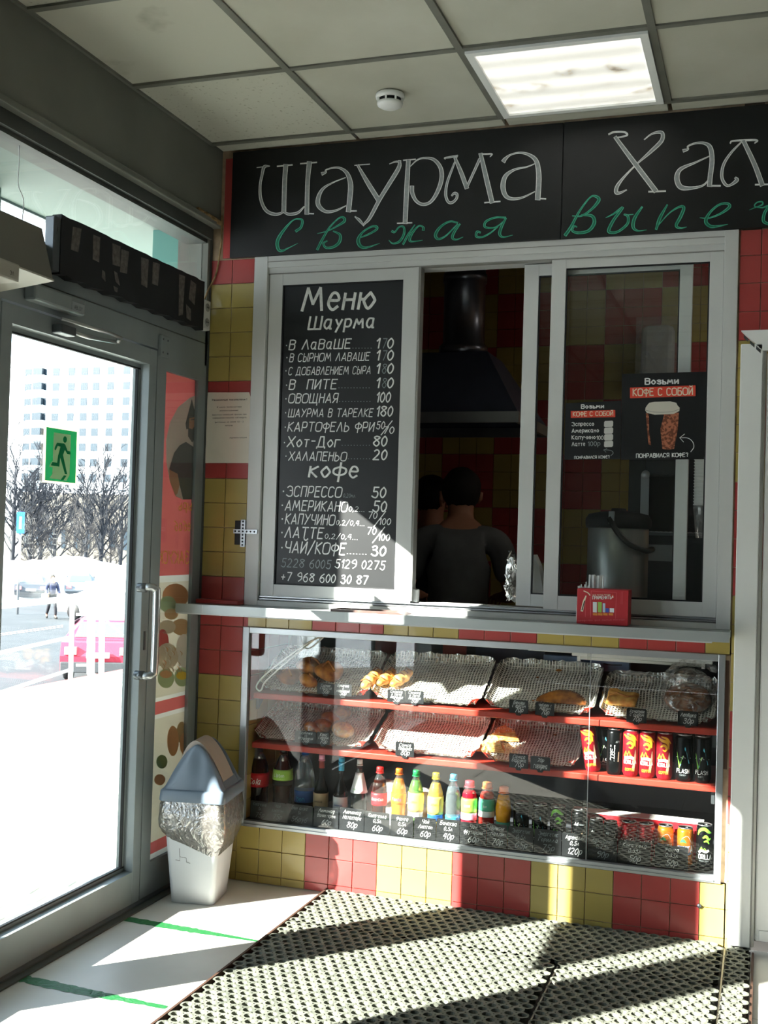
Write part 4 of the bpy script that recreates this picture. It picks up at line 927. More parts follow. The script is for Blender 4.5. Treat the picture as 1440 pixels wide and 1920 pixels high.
# ============================================================ DISPLAY CASE
dc = thing('display_case', 'long glazed display case with aluminium frame set in the tiled wall under the counter', 'display case', (1.135, .2, .225))
b = MB()
b.box(.203, .232, -.012, .012, .222, 1.020, 'alu', bev=.002); b.box(2.046, 2.070, -.012, .012, .222, 1.020, 'alu', bev=.002)
b.box(.232, 2.046, -.0115, .012, .996, 1.020, 'alu', bev=.002); b.box(.232, 2.046, -.0115, .012, .222, .247, 'alu', bev=.002); b.box(.232, 2.046, -.016, -.0115, .229, .234, 'alu')
b.build('frame', dc)
b = MB()
b.box(.22, 2.06, .015, .45, .232, .2445, 'black_soft'); b.build('base_board', dc)
mat('case_back', '2b2d33', .6, var=.2, vs=2)
b = MB(); b.box(.22, 2.06, .44, .455, .24, 1.02, 'case_back'); b.box(.22, 2.06, .013, .45, 1.02, 1.035, 'case_back'); b.box(2.052, 2.07, .013, .45, .232, 1.02, 'case_back'); b.build('back_panel', dc)
mat('case_red', '6d2a30', .6)
b = MB(); b.box(.62, .80, .425, .44, .80, 1.0, 'case_red'); b.box(.92, 1.02, .425, .44, .80, 1.0, mat('case_red2', '8d3328', .6)); b.box(1.06, 1.35, .43, .44, .80, .99, mat('case_blue', '2f3a4c', .5)); b.build('back_door', dc)
# tiled cheek on the left
for k in range(8):
    for q in range(4):
        col = 'r' if k < 3 else 'y'
        o = piece(TR if col == 'r' else TY, 'tile', wb, (.223, .05+.1*q+.0, .97-.1*k), rot=(0, 0, PI/2))
b = MB(); b.box(.205, .2225, .012, .45, .235, 1.02, 'grout'); b.build('case_cheek', wb)
for i, (a, c, y) in enumerate(((.232, 1.60, .003), (1.585, 2.046, .007))):
    b = MB(); b.box(a, c, y-.0015, y+.0015, .247, .996, 'case_glass'); b.build('glass_pane', dc)
b = MB(); b.box(1.5985, 1.601, .001, .003, .247, .996, 'alu'); b.build('glass_edge', dc)
# shelves
def shelf(label, z):
    t = thing('display_shelf', label, 'shelf', (1.14, .24, z-.03), group='red shelves in the display case')
    b = MB(); b.box(.236, 2.048, .035, .42, z-.024, z, 'shelf_red', bev=.004); b.build('board', t)
    b = MB()
    for x in (.245, 2.035): b.prism([(.06, z-.024), (.12, z-.024), (.06, z-.07)], lambda u, v, h: (x-.006+h, u, v), .012, 'alu_dark')
    b.build('bracket', t)
Z1S, Z2S = .752, .552
shelf('upper red shelf of the display case, carrying four foil trays', Z1S)
shelf('lower red shelf of the display case, carrying foil trays and drink cans', Z2S)
# lamp and bits at the top
t = thing('case_lamp', 'long white strip lamp fixed under the top of the display case at the right', 'lamp', (1.7, .2, .96))
b = MB(); b.box(1.50, 2.02, .18, .23, .965, 1.0, 'white_panel', bev=.004); b.box(1.33, 1.50, .18, .23, .975, 1.0, 'white_panel', bev=.003); b.build('housing', t)
b = MB(); b.tube([(1.53, .205, .958), (1.98, .205, .958)], .008, mat('tube_glass', 'dfe0da', .3), 10)
for x in (1.525, 1.985): b.box(x-.006, x+.006, .195, .215, .945, .966, 'white')
b.build('tube', t)
b = MB()
for k in range(4): b.box(1.36, 1.495, .1785, .18, .979+.005*k, .981+.005*k, 'pvc_shadow')
b.build('vents', t)
t = thing('blue_carton', 'long pale blue carton lying at the back top of the display case', 'carton', (1.52, .36, .90))
mat('carton_blue', '7486a4', .6, var=.1)
b = MB(); b.box(1.36, 1.70, .35, .40, .895, .945, 'carton_blue', bev=.002); b.build('carton', t)
b = MB(); 
for k in range(3): b.stroke([(1.40+.1*k, .925), (1.43+.1*k, .922), (1.47+.1*k, .924)], .004, lambda u, v: (u, .3495, v), 'ink')
b.build('print', t)
t = thing('cable', 'white power cable looped down the left end of the display case', 'cable', (.30, .08, .755))
b = MB(); b.tube(cr([(.56, .20, 1.01), (.46, .10, .97), (.36, .05, .89), (.28, .035, .82), (.252, .03, .78), (.262, .03, .762), (.275, .032, .768), (.29, .034, .80), (.37, .05, .88), (.47, .12, .98)], 6), .0035, 'white', 6); b.build('loop', t)
b = MB(); b.tube(cr([(.36, .2, .99), (.42, .15, .93), (.52, .12, 1.0)], 6), .003, 'white', 6); b.build('lead', t)
b = MB(); b.box(.33, .43, .25, .27, .88, .995, 'clear_plastic'); b.build('socket_cover', t)

# ------------------------------------------------------------ trays
def hgt(u, v, W, L, seed):
    e = min(u+W/2, W/2-u, v, L-v); rr = .05
    cx = max(abs(u)-(W/2-rr), 0); cy = max(v-(L-rr), 0)
    if cx > 0 and cy > 0: e = rr-math.hypot(cx, cy)
    cy2 = max(rr*.5-v, 0)
    if cx > 0 and cy2 > 0: e = min(e, rr-math.hypot(cx, cy2*2))
    rise = .032*max(0, 1-max(e, 0)/.035)**1.5
    if v < .06 and e == v: rise *= .12
    return e, rise
def tray_meshes(W, L, seed):
    b = MB(); n1, n2 = int(W/.014), int(L/.014); vs = []; ok = {}
    for i in range(n1+1):
        for j in range(n2+1):
            u = -W/2+W*i/n1; v = L*j/n2; e, r = hgt(u, v, W, L, seed)
            # pull outside corners in to round the outline
            if e < 0:
                cxs = math.copysign(W/2-.05, u); cyv = L-.05 if v > L/2 else .025
                d = Vector((u-cxs, v-cyv)); d.normalize(); u = cxs+d.x*.05; v = cyv+d.y*(.05 if v > .1 else .025); r = .032
            k = max(0, 1-max(e, 0)/.03)
            vs.append((u, v, r+.006*noise.noise(Vector((u*60+seed, v*60, 0)))*(.3+1.5*k)))
    b.add(vs, [(i*(n2+1)+j, (i+1)*(n2+1)+j, (i+1)*(n2+1)+j+1, i*(n2+1)+j+1) for i in range(n1) for j in range(n2)], 'foil')
    foil = mesh_of(b, 'foil')
    b = MB(); wd = .0042; sp = .0115
    def P(u, v):
        e, r = hgt(u, v, W, L, seed); return (u+.002*math.sin(v*40+seed), v+.002*math.sin(u*30+seed), r+.0045+.002*noise.noise(Vector((u*20+seed, v*20, 5)))), e
    u = -W/2+.006
    while u < W/2-.004:
        v = .006
        while v < L-.006:
            a, e1 = P(u, v); c, e2 = P(u, v+.0125)
            if e1 > .003 and e2 > .003: b.add([(a[0]-wd/2, a[1], a[2]), (a[0]+wd/2, a[1], a[2]), (c[0]+wd/2, c[1], c[2]), (c[0]-wd/2, c[1], c[2])], [(0, 1, 2, 3)], 'net_white')
            v += .0125
        u += sp
    v = .008
    while v < L-.004:
        u = -W/2+.006
        while u < W/2-.01:
            a, e1 = P(u, v); c, e2 = P(u+.0125, v)
            if e1 > .003 and e2 > .003: b.add([(a[0], a[1]-wd/2, a[2]+.0003), (c[0], c[1]-wd/2, c[2]+.0003), (c[0], c[1]+wd/2, c[2]+.0003), (a[0], a[1]+wd/2, a[2]+.0003)], [(0, 1, 2, 3)], 'net_white')
            u += .0125
        v += sp
    return foil, mesh_of(b, 'net_liner')
mat('net_white', 'efece2', .8); mat('tray_black', '2a2a2c', .5)
def tray(label, pl, pr, py, z, L, tilt, seed):
    xl, xr = hy(pl, py, .06).x, hy(pr, py, .06).x; W = xr-xl
    t = thing('foil_tray', label, 'tray', ((xl+xr)/2, .062, z+.004), (math.radians(tilt), 0, 0), 'foil lined trays in the display case')
    f, n = tray_meshes(W, L, seed)
    piece(f, 'foil', t, (0, 0, .004)); piece(n, 'net_liner', t, (0, 0, .004))
    b = MB(); b.box(-W/2+.03, W/2-.03, .03, L-.02, -.003, 0, 'foil'); b.build('tray_base', t, org=0)
    return t, W
TL = 27
tr1, w1 = tray('leftmost foil lined tray on the upper shelf, holding four brown buns', 484, 692, 1305, Z1S, .30, TL, 1)
tr2, w2 = tray('foil lined tray with three sausage rolls, second from left on the upper shelf', 694, 903, 1315, Z1S, .31, TL, 2)
tr3, w3 = tray('foil lined tray with a big half moon pasty, third on the upper shelf', 906, 1115, 1335, Z1S, .31, TL, 3)
tr4, w4 = tray('foil lined tray at the right end of the upper shelf, holding cheese bread and flatbread', 1122, 1344, 1355, Z1S, .27, TL, 4)
tr5, w5 = tray('leftmost foil lined tray on the lower shelf, holding film wrapped buns', 474, 690, 1395, Z2S, .28, 22, 5)
tr6, w6 = tray('empty foil lined tray in the middle of the lower shelf', 697, 896, 1412, Z2S, .28, 22, 6)
tr7, w7 = tray('foil lined tray with two folded puff pastries on the lower shelf', 900, 1085, 1430, Z2S, .28, 22, 7)
for (tr, W, L) in ((tr1, w1, .30), (tr2, w2, .31), (tr3, w3, .31), (tr4, w4, .27), (tr5, w5, .28), (tr6, w6, .28), (tr7, w7, .28)):
    # wedge of folded card that tips the tray forward
    z0 = (Z1S if tr.location.z > .7 else Z2S); a = math.radians(TL if tr.location.z > .7 else 22)
    yb = .062+L*.8*math.cos(a); zb = tr.location.z+L*.8*math.sin(a)-.008
    b = MB(); x = tr.location.x
    b.box(x-W*.3, x+W*.3, yb-.03, yb-.01, z0+.0005, zb-.012, 'kit_grey'); o = b.build('tray_prop'); tag(o, {tr1: 'grey block propping up the leftmost upper tray', tr2: 'grey block propping up the tray of sausage rolls', tr3: 'grey block propping up the tray with the big pasty', tr4: 'grey block propping up the right end upper tray', tr5: 'grey block propping up the leftmost lower tray', tr6: 'grey block propping up the empty lower tray', tr7: 'grey block propping up the tray of folded pastries'}[tr], 'block', 'blocks under the trays')

# ------------------------------------------------------------ baked goods
mat('crust', 'd08a3a', .45, col2='8a4a1c', vs=28, bump=.3, bs=60, coat=.15); mat('crust_pale', 'e8b865', .5, col2='c07a30', vs=40, bump=.3, bs=60); mat('crust_dark', '9a5c2c', .5, col2='6b3a1c', vs=25, bump=.3, bs=60); mat('flake', 'f0cd8a', .6, col2='cf8f42', vs=60, bump=.5, bs=90)
film('wrap_film', 'd8d2c8', alpha=.30, rough=.15, gl=.7, var=.22)
def blob(name, t, f, nu=26, nv=14, m='crust'):
    """closed surface from f(u in 0..1 round, v in 0..1 pole to pole)"""
    vs = []
    for j in range(nv+1):
        for i in range(nu): vs.append(f(i/nu, j/nv))
    b = MB(); b.add(vs, [(j*nu+i, j*nu+(i+1) % nu, (j+1)*nu+(i+1) % nu, (j+1)*nu+i) for j in range(nv) for i in range(nu)]+[tuple(range(nu))[::-1], tuple(nv*nu+i for i in range(nu))], m, True)
    return b.build(name, t, org=0)
def on_tray(tr, u, v, dz=.012):
    a = tr.rotation_euler[0]; return (tr.location.x+u, tr.location.y+v*math.cos(a)-dz*math.sin(a), tr.location.z+v*math.sin(a)+dz*math.cos(a))
def ftray(tr, W, px, py, dz=.012):
    """world x and tray v for a pixel on the tray plane"""
    a = tr.rotation_euler[0]; n = Vector((0, -math.sin(a), math.cos(a))); o = Vector(tr.location); d = ray(px, py); tt = (o-CAM).dot(n)/d.dot(n); p = CAM+d*tt
    return p+n*dz
# round buns on tray 1
def bun(label, pos, rot, sc, m='crust_dark', grp='buns on the leftmost upper tray', twist=True):
    t = thing('bun', label, 'bun', pos, rot, grp)
    blob('crumb', t, lambda u, v: (sc*.052*math.sin(PI*v)*math.cos(2*PI*u)*(1+.05*math.sin(6*PI*u)), sc*.048*math.sin(PI*v)*math.sin(2*PI*u), sc*.030*(1-math.cos(PI*v))*.95+sc*.006*math.sin(4*PI*u)*math.sin(PI*v)), m=m)
    if twist:
        b = MB(); b.tube(cr([(-.022*sc, -.01*sc, .055*sc), (-.005*sc, .012*sc, .062*sc), (.006*sc, -.008*sc, .063*sc), (.02*sc, -.03*sc, .050*sc)], 5), [.004*sc]*16, 'crust', 6); b.build('fold', t, org=0)
    return t
def tpos(tr, px, py): 
    p = ftray(tr, 0, px, py); return tuple(p)
a1 = math.radians(TL)
bun('dull brown bun at the left of the leftmost upper tray', tpos(tr1, 543, 1283), (a1, 0, .2), 1.0)
bun('large pale brown bun in the middle of the leftmost upper tray', tpos(tr1, 577, 1268), (a1, 0, 1.2), 1.15, 'crust')
bun('small brown bun tucked below the middle of the leftmost upper tray', tpos(tr1, 573, 1292), (a1, 0, 2.2), .85, 'crust')
bun('glossy orange brown bun with a curled slit at the right of the four buns', tpos(tr1, 617, 1276), (a1, 0, .4), 1.15, 'crust')
# sausage rolls
def roll(label, px, py, rz, sc=1.0):
    t = thing('sausage_roll', label, 'pastry', tpos(tr2, px, py), (a1, 0, rz), 'sausage rolls')
    blob('dough', t, lambda u, v: (sc*.024*(math.sin(PI*v)**.5)*math.cos(2*PI*u)*(1+.10*math.sin(22*v)), sc*(-.058+.116*v), sc*.022+sc*.022*(math.sin(PI*v)**.5)*math.sin(2*PI*u)*(1+.10*math.sin(22*v))), nu=20, nv=30, m='crust_pale')
    b = MB()
    for k in range(5):
        y = (-.036+.018*k)*sc; b.tube([(-.019*sc, y, .034*sc), (0, y+.004, .0455*sc), (.019*sc, y+.006, .034*sc)], .0022*sc, 'crust_dark', 6)
    b.build('seam', t, org=0)
roll('leftmost of the three sausage rolls, lying at the tray edge', 701, 1288, -.35, 1.15); roll('middle sausage roll of the three, slightly darker', 729, 1284, -.45); roll('right hand sausage roll of the three, standing apart from the edge', 757, 1286, -.6, 1.05)
t = thing('meat_pasty', 'big half moon pasty with a crimped edge in the third upper tray', 'pastry', tpos(tr3, 1055, 1318), (a1, 0, -.06))
blob('dough', t, lambda u, v: ((-.095+.19*v), -.03+(.005+.058*math.sin(PI*v)**.7)*(math.cos(2*PI*u)*.5+.5)*1.25, .010+.016*math.sin(2*PI*u)*math.sin(PI*v)**.5+.003*noise.noise(Vector((v*20, u*14, 0)))), nu=22, nv=30, m='crust')
b = MB()
for k in range(24):
    f = (k+.5)/24; x = -.095+.19*f; y = -.03+(.005+.058*math.sin(PI*f)**.7)*1.25; b.tube([(x, y-.006, .012), (x+.002, y+.005, .011)], [.0045, .003], 'crust_dark', 6)
b.build('crimped_edge', t, org=0)
for (px_, py_, lab) in ((1048, 1262, 'crust crumb left high on the third upper tray'), (1008, 1274, 'tiny crumb left of the larger crumb on the third upper tray'), (1000, 1318, 'small crumb beside the big pasty'), (1041, 1382, 'crumb on the tray of folded puff pastries')):
    tr_ = tr3 if py_ < 1350 else tr7; o = thing('crumb', lab, 'crumb', tuple(ftray(tr_, 0, px_, py_, .008)), (a1, 0, .3), 'crumbs on the trays')
    k = .012 if px_ == 1048 else .006
    blob('crumb', o, lambda u, v: (k*math.sin(PI*v)*math.cos(2*PI*u), k*.6*math.sin(PI*v)*math.sin(2*PI*u), k*.4*(1-math.cos(PI*v))), nu=8, nv=5, m='crust')
t = thing('cheese_bread', 'golden square cheese bread with a raised corner in the right end upper tray', 'pastry', tpos(tr4, 1168, 1322), (a1, 0, -.12))
blob('dough', t, lambda u, v: (.056*max(-1, min(1, 1.5*math.cos(2*PI*u)))*math.sin(PI*v)**.4, .036*max(-1, min(1, 1.5*math.sin(2*PI*u)))*math.sin(PI*v)**.4, .016*(1-math.cos(PI*v))+.004*noise.noise(Vector((u*9, v*9, 2)))+(.014 if .3 < u < .5 else 0)*math.sin(PI*v)), m='crust_pale')
b = MB(); b.tube([(-.05, .0, .03), (-.02, .01, .034), (.02, -.01, .033), (.05, .005, .03)], .004, 'crust', 6); b.build('browned_top', t, org=0)
t = thing('bagged_flatbread', 'round flatbread in a clear plastic bag at the right end of the upper shelf', 'bread', tpos(tr4, 1290, 1322), (a1+.25, 0, 0))
blob('bread', t, lambda u, v: (.085*math.sin(PI*v)*math.cos(2*PI*u), .075*math.sin(PI*v)*math.sin(2*PI*u), .022*(1-math.cos(PI*v))), m='crust_dark')
blob('plastic_bag', t, lambda u, v: (.098*math.sin(PI*v)**.6*math.cos(2*PI*u)*(1+.12*noise.noise(Vector((u*12, v*7, 4)))), .095*math.sin(PI*v)**.6*math.sin(2*PI*u)*(1+.12*noise.noise(Vector((u*12, v*7, 8))))+.01, .035*(1-math.cos(PI*v))*(1+.2*noise.noise(Vector((u*9, v*9, 1))))-.003+.05*max(0, math.sin(2*PI*u))*v), nu=40, nv=20, m='wrap_film')
b = MB(); b.tube(cr([(-.09, .06, .05), (-.03, .11, .09), (.05, .115, .09), (.10, .10, .07)], 6), [.014, .016, .018, .014, .016, .012, .015, .018, .015, .012, .016, .018, .014, .016, .013, .014, .016, .012, .01], 'wrap_film', 10); b.build('bag_neck', t, org=0)
a2 = math.radians(22)
for (px_, py_, rz, sc, lab) in ((640, 1352, .2, 1.0, 'film wrapped bun lying highest at the back of the leftmost lower tray'), (618, 1362, 1.0, 1.0, 'film wrapped bun left of the highest one on the lower tray'), (584, 1382, 1.8, 1.05, 'film wrapped bun half hidden behind the price card on the lower tray'), (606, 1374, .5, .95, 'film wrapped bun between the price card and the sunlit bun'), (641, 1384, .9, 1.1, 'film wrapped bun shining golden in the sun on the lower tray')):
    t = thing('wrapped_bun', lab, 'bun', tuple(ftray(tr5, 0, px_, py_)), (a2, 0, rz), 'film wrapped buns')
    blob('bun', t, lambda u, v: (sc*.042*math.sin(PI*v)*math.cos(2*PI*u), sc*.040*math.sin(PI*v)*math.sin(2*PI*u), sc*.024*(1-math.cos(PI*v))), m='crust_pale' if px_ == 641 else 'crust')
    blob('film', t, lambda u, v: (sc*.047*math.sin(PI*v)**.8*math.cos(2*PI*u)*(1+.08*noise.noise(Vector((u*15, v*9, px_)))), sc*.046*math.sin(PI*v)**.8*math.sin(2*PI*u)*(1+.08*noise.noise(Vector((u*15, v*9, 8)))), sc*.0275*(1-math.cos(PI*v))-.002), nu=30, nv=14, m='wrap_film')
for (px_, py_, rz, lab) in ((945, 1388, .15, 'puff pastry turnover leaning on the other one at the back'), (925, 1408, -.2, 'puff pastry turnover in front, sunlit and paler')):
    t = thing('puff_turnover', lab, 'pastry', tuple(ftray(tr7, 0, px_, py_, .014)), (a2, 0, rz), 'folded puff pastries')
    b = MB(); n = 12
    for L_ in range(5):
        z = .007*L_; f = 1-.07*L_
        poly = [(-.062*f, -.03*f), (.062*f, -.034*f), (.055*f, -.012*f), (.0*f, .048*f), (-.035*f, .03*f)]
        poly = [(x+.002*math.sin(L_*2), y) for x, y in poly]
        b.prism(poly, lambda u, v, h: (u, v, z+h+.006*math.sin(u*25)), .0055, 'flake')
    b.build('layers', t, org=0)
    b = MB(); 
    for k in range(16): b.tube([(-.04+.08*random.random(), -.022+.04*random.random(), .036), (-.04+.08*random.random(), -.022+.04*random.random(), .0365)][:1]*2+[], .001, 'white', 4) if 0 else b.box(*(lambda x, y: (x, x+.003, y, y+.0025, .033+.006*math.sin(x*25), .0375+.006*math.sin(x*25)))(-.04+.08*random.random(), -.022+.035*random.random()), 'net_white')
    b.build('sesame', t, org=0, kind='stuff')

# ------------------------------------------------------------ price cards on the shelves
def card(label, x0p, x1p, y0p, y1p, lines, yy, bottom=False, grp='price cards on the shelves', m='chalk_white', z0=None):
    a = hy(x0p, y0p, yy); c = hy(x1p, y1p, yy); x0, x1 = a.x, c.x; zt = a.z; zb = z0 if z0 is not None else c.z
    t = thing('price_card', label, 'price card', ((x0+x1)/2, yy, zb), group=grp)
    w_, h_ = x1-x0, zt-zb
    b = MB(); r = .004
    b.prism([(-w_/2, 0), (w_/2, 0), (w_/2, h_-r), (w_/2-r, h_), (-w_/2+r, h_), (-w_/2, h_-r)], lambda u, v, h: (u, h, v), .0012, 'chalk_black')
    b.build('card', t, org=0)
    b = MB(); n = len(lines); big = lines[-1]
    if bottom: lay = [(h_*.74, .17), (h_*.50, .17), (h_*.12, .26)] if n == 3 else [(h_*.58, .25), (h_*.12, .34)]
    else: lay = [(h_*.74, .22), (h_*.52, .2), (h_*.30, .22), (h_*.06, .3)] if n == 4 else ([(h_*.68, .24), (h_*.44, .24), (h_*.08, .34)] if n == 3 else [(h_*.60, .26), (h_*.14, .36)])
    for s, (yl, hh) in zip(lines, lay):
        if not s: continue
        sz = h_*hh/.73; wmax = w_*.92; est = len(s)*sz*.62; k = min(1, wmax/max(est, 1e-6))
        b.text(s, sz, lambda u, v: (u, -.0006, yl+v), m, shear=.35, sx=k, off=.0)
    b.build('writing', t, org=0)
    if not bottom:
        b = MB(); b.prism([(-.008, 0), (.008, 0), (.012, .006), (-.012, .006)], lambda u, v, h: (u, -.001+h, -.008+v*1.4), .006, 'black'); b.build('clip', t, org=0)
    return t
U = [('with two illegible lines, left of the pair below the buns', 595, 626, 1280, 1303, ['Сырник', 'с капустой', '50р']), ('right card of the pair below the orange bun', 627, 659, 1281, 1306, ['Булочка', 'с', 'картошкой', '50р']),
     ('left card of the pair below the sausage rolls', 727, 759, 1292, 1318, ['Сосиска', 'в тесте', 'жареная', '50р']), ('right card of the pair below the sausage rolls', 760, 794, 1294, 1320, ['Сосиска', 'в тесте', 'печеная', '50р']),
     ('card left of the big pasty', 955, 990, 1311, 1339, ['Беляш', 'с мясом', '70р']), ('card in front of the big pasty', 1004, 1039, 1316, 1343, ['Чебурек с', 'мясом', '70р']),
     ('card in front of the cheese bread', 1175, 1212, 1327, 1356, ['Хачапури', 'с сыром', '70р']), ('card in front of the bagged flatbread', 1271, 1309, 1332, 1362, ['Лепёшка', '30р'])]
for (l, a, c, d, e, ln) in U: card('black price '+l if l.startswith('card') else 'black price card, '+l, a, c, d, e, ln, .030)
Lw = [('black price card, wider left one of the pair on the lower shelf', 553, 593, 1369, 1395, ['Трубочка', 'со', 'сгущенкой', '50р']), ('black price card touching the wider one on the lower shelf', 594, 618, 1372, 1397, ['Кекс', 'с изюмом', '70р']),
      ('black price card below the empty tray', 742, 776, 1390, 1420, ['Самса', 'тандырная', '80р']), ('left black price card below the folded pastries', 955, 990, 1412, 1442, ['Самса', 'баранина', '70р']), ('right black price card below the folded pastries', 995, 1031, 1417, 1446, ['70р', 'говядина'])]
for (l, a, c, d, e, ln) in Lw: card(l, a, c, d, e, ln, .030)
BC = [('Кока-кола', '1л', '75р', 470, 503, 1500, 'price card at the far left end of the bottom row', 'chalk_dim'), ('Чай', 'липтон', '75р', 504, 535, 1503, 'price card second from the left end of the bottom row', 'chalk_dim'), ('Бон аква', '1л', '56руб', 536, 586, 1506, 'wide price card in front of the blue label bottle', 'chalk_grey'),
      ('Лимонад', 'Ванил-крем', '60р', 589, 634, 1511, 'price card in front of the cream label glass bottle', 'chalk_white'), ('Лимонад', 'Натахтари', '80р', 637, 682, 1513, 'price card in front of the white label glass bottle', 'chalk_white'), ('Кока-кола', '0,5л', '60р', 684, 730, 1520, 'price card in front of the small cola bottle', 'chalk_white'),
      ('Фанта', '0,5л', '60р', 733, 774, 1526, 'price card in front of the orange soda bottle', 'chalk_white'), ('Чай', 'Липтон', '60р', 777, 817, 1531, 'price card in front of the green tea bottle', 'chalk_white'), ('Бонаква', '0,5л', '40р', 819, 861, 1534, 'price card in front of the water bottle', 'chalk_white'),
      ('Чай', 'фрутерция', '60р', 863, 911, 1540, 'price card in front of the red capped bottle', 'chalk_white'), ('Напиток', 'палпи', '70р', 913, 950, 1543, 'price card in front of the pulpy juice bottle', 'chalk_white'), ('Энергетик', '0,5л', '65р', 953, 1000, 1548, 'price card in front of the first dark flash can', 'chalk_grey'),
      ('Энергетик', 'Горилла', '75р', 1002, 1052, 1553, 'price card in front of the green marked dark can', 'chalk_grey'), ('Адреналин', '0,5л', '120р', 1054, 1100, 1560, 'price card in front of the tall black can', 'chalk_white'), ('Адреналин', '0,25л', '90р', 1102, 1156, 1566, 'price card in front of the small black can', 'chalk_grey'),
      ('Кока-кола', '0,33л', '50р', 1159, 1220, 1574, 'price card in front of the two red cola cans', 'chalk_white'), ('Фанта', '0,33л', '50р', 1228, 1290, 1582, 'price card in front of the two orange cans', 'chalk_white')]
for (a, c, d, x0, x1, y0, lab, mm) in BC: card('black chalk '+lab, x0, x1, y0, y0+34, [a, c, d], .018, bottom=True, grp='price cards along the bottom of the case', m=mm, z0=.2475)

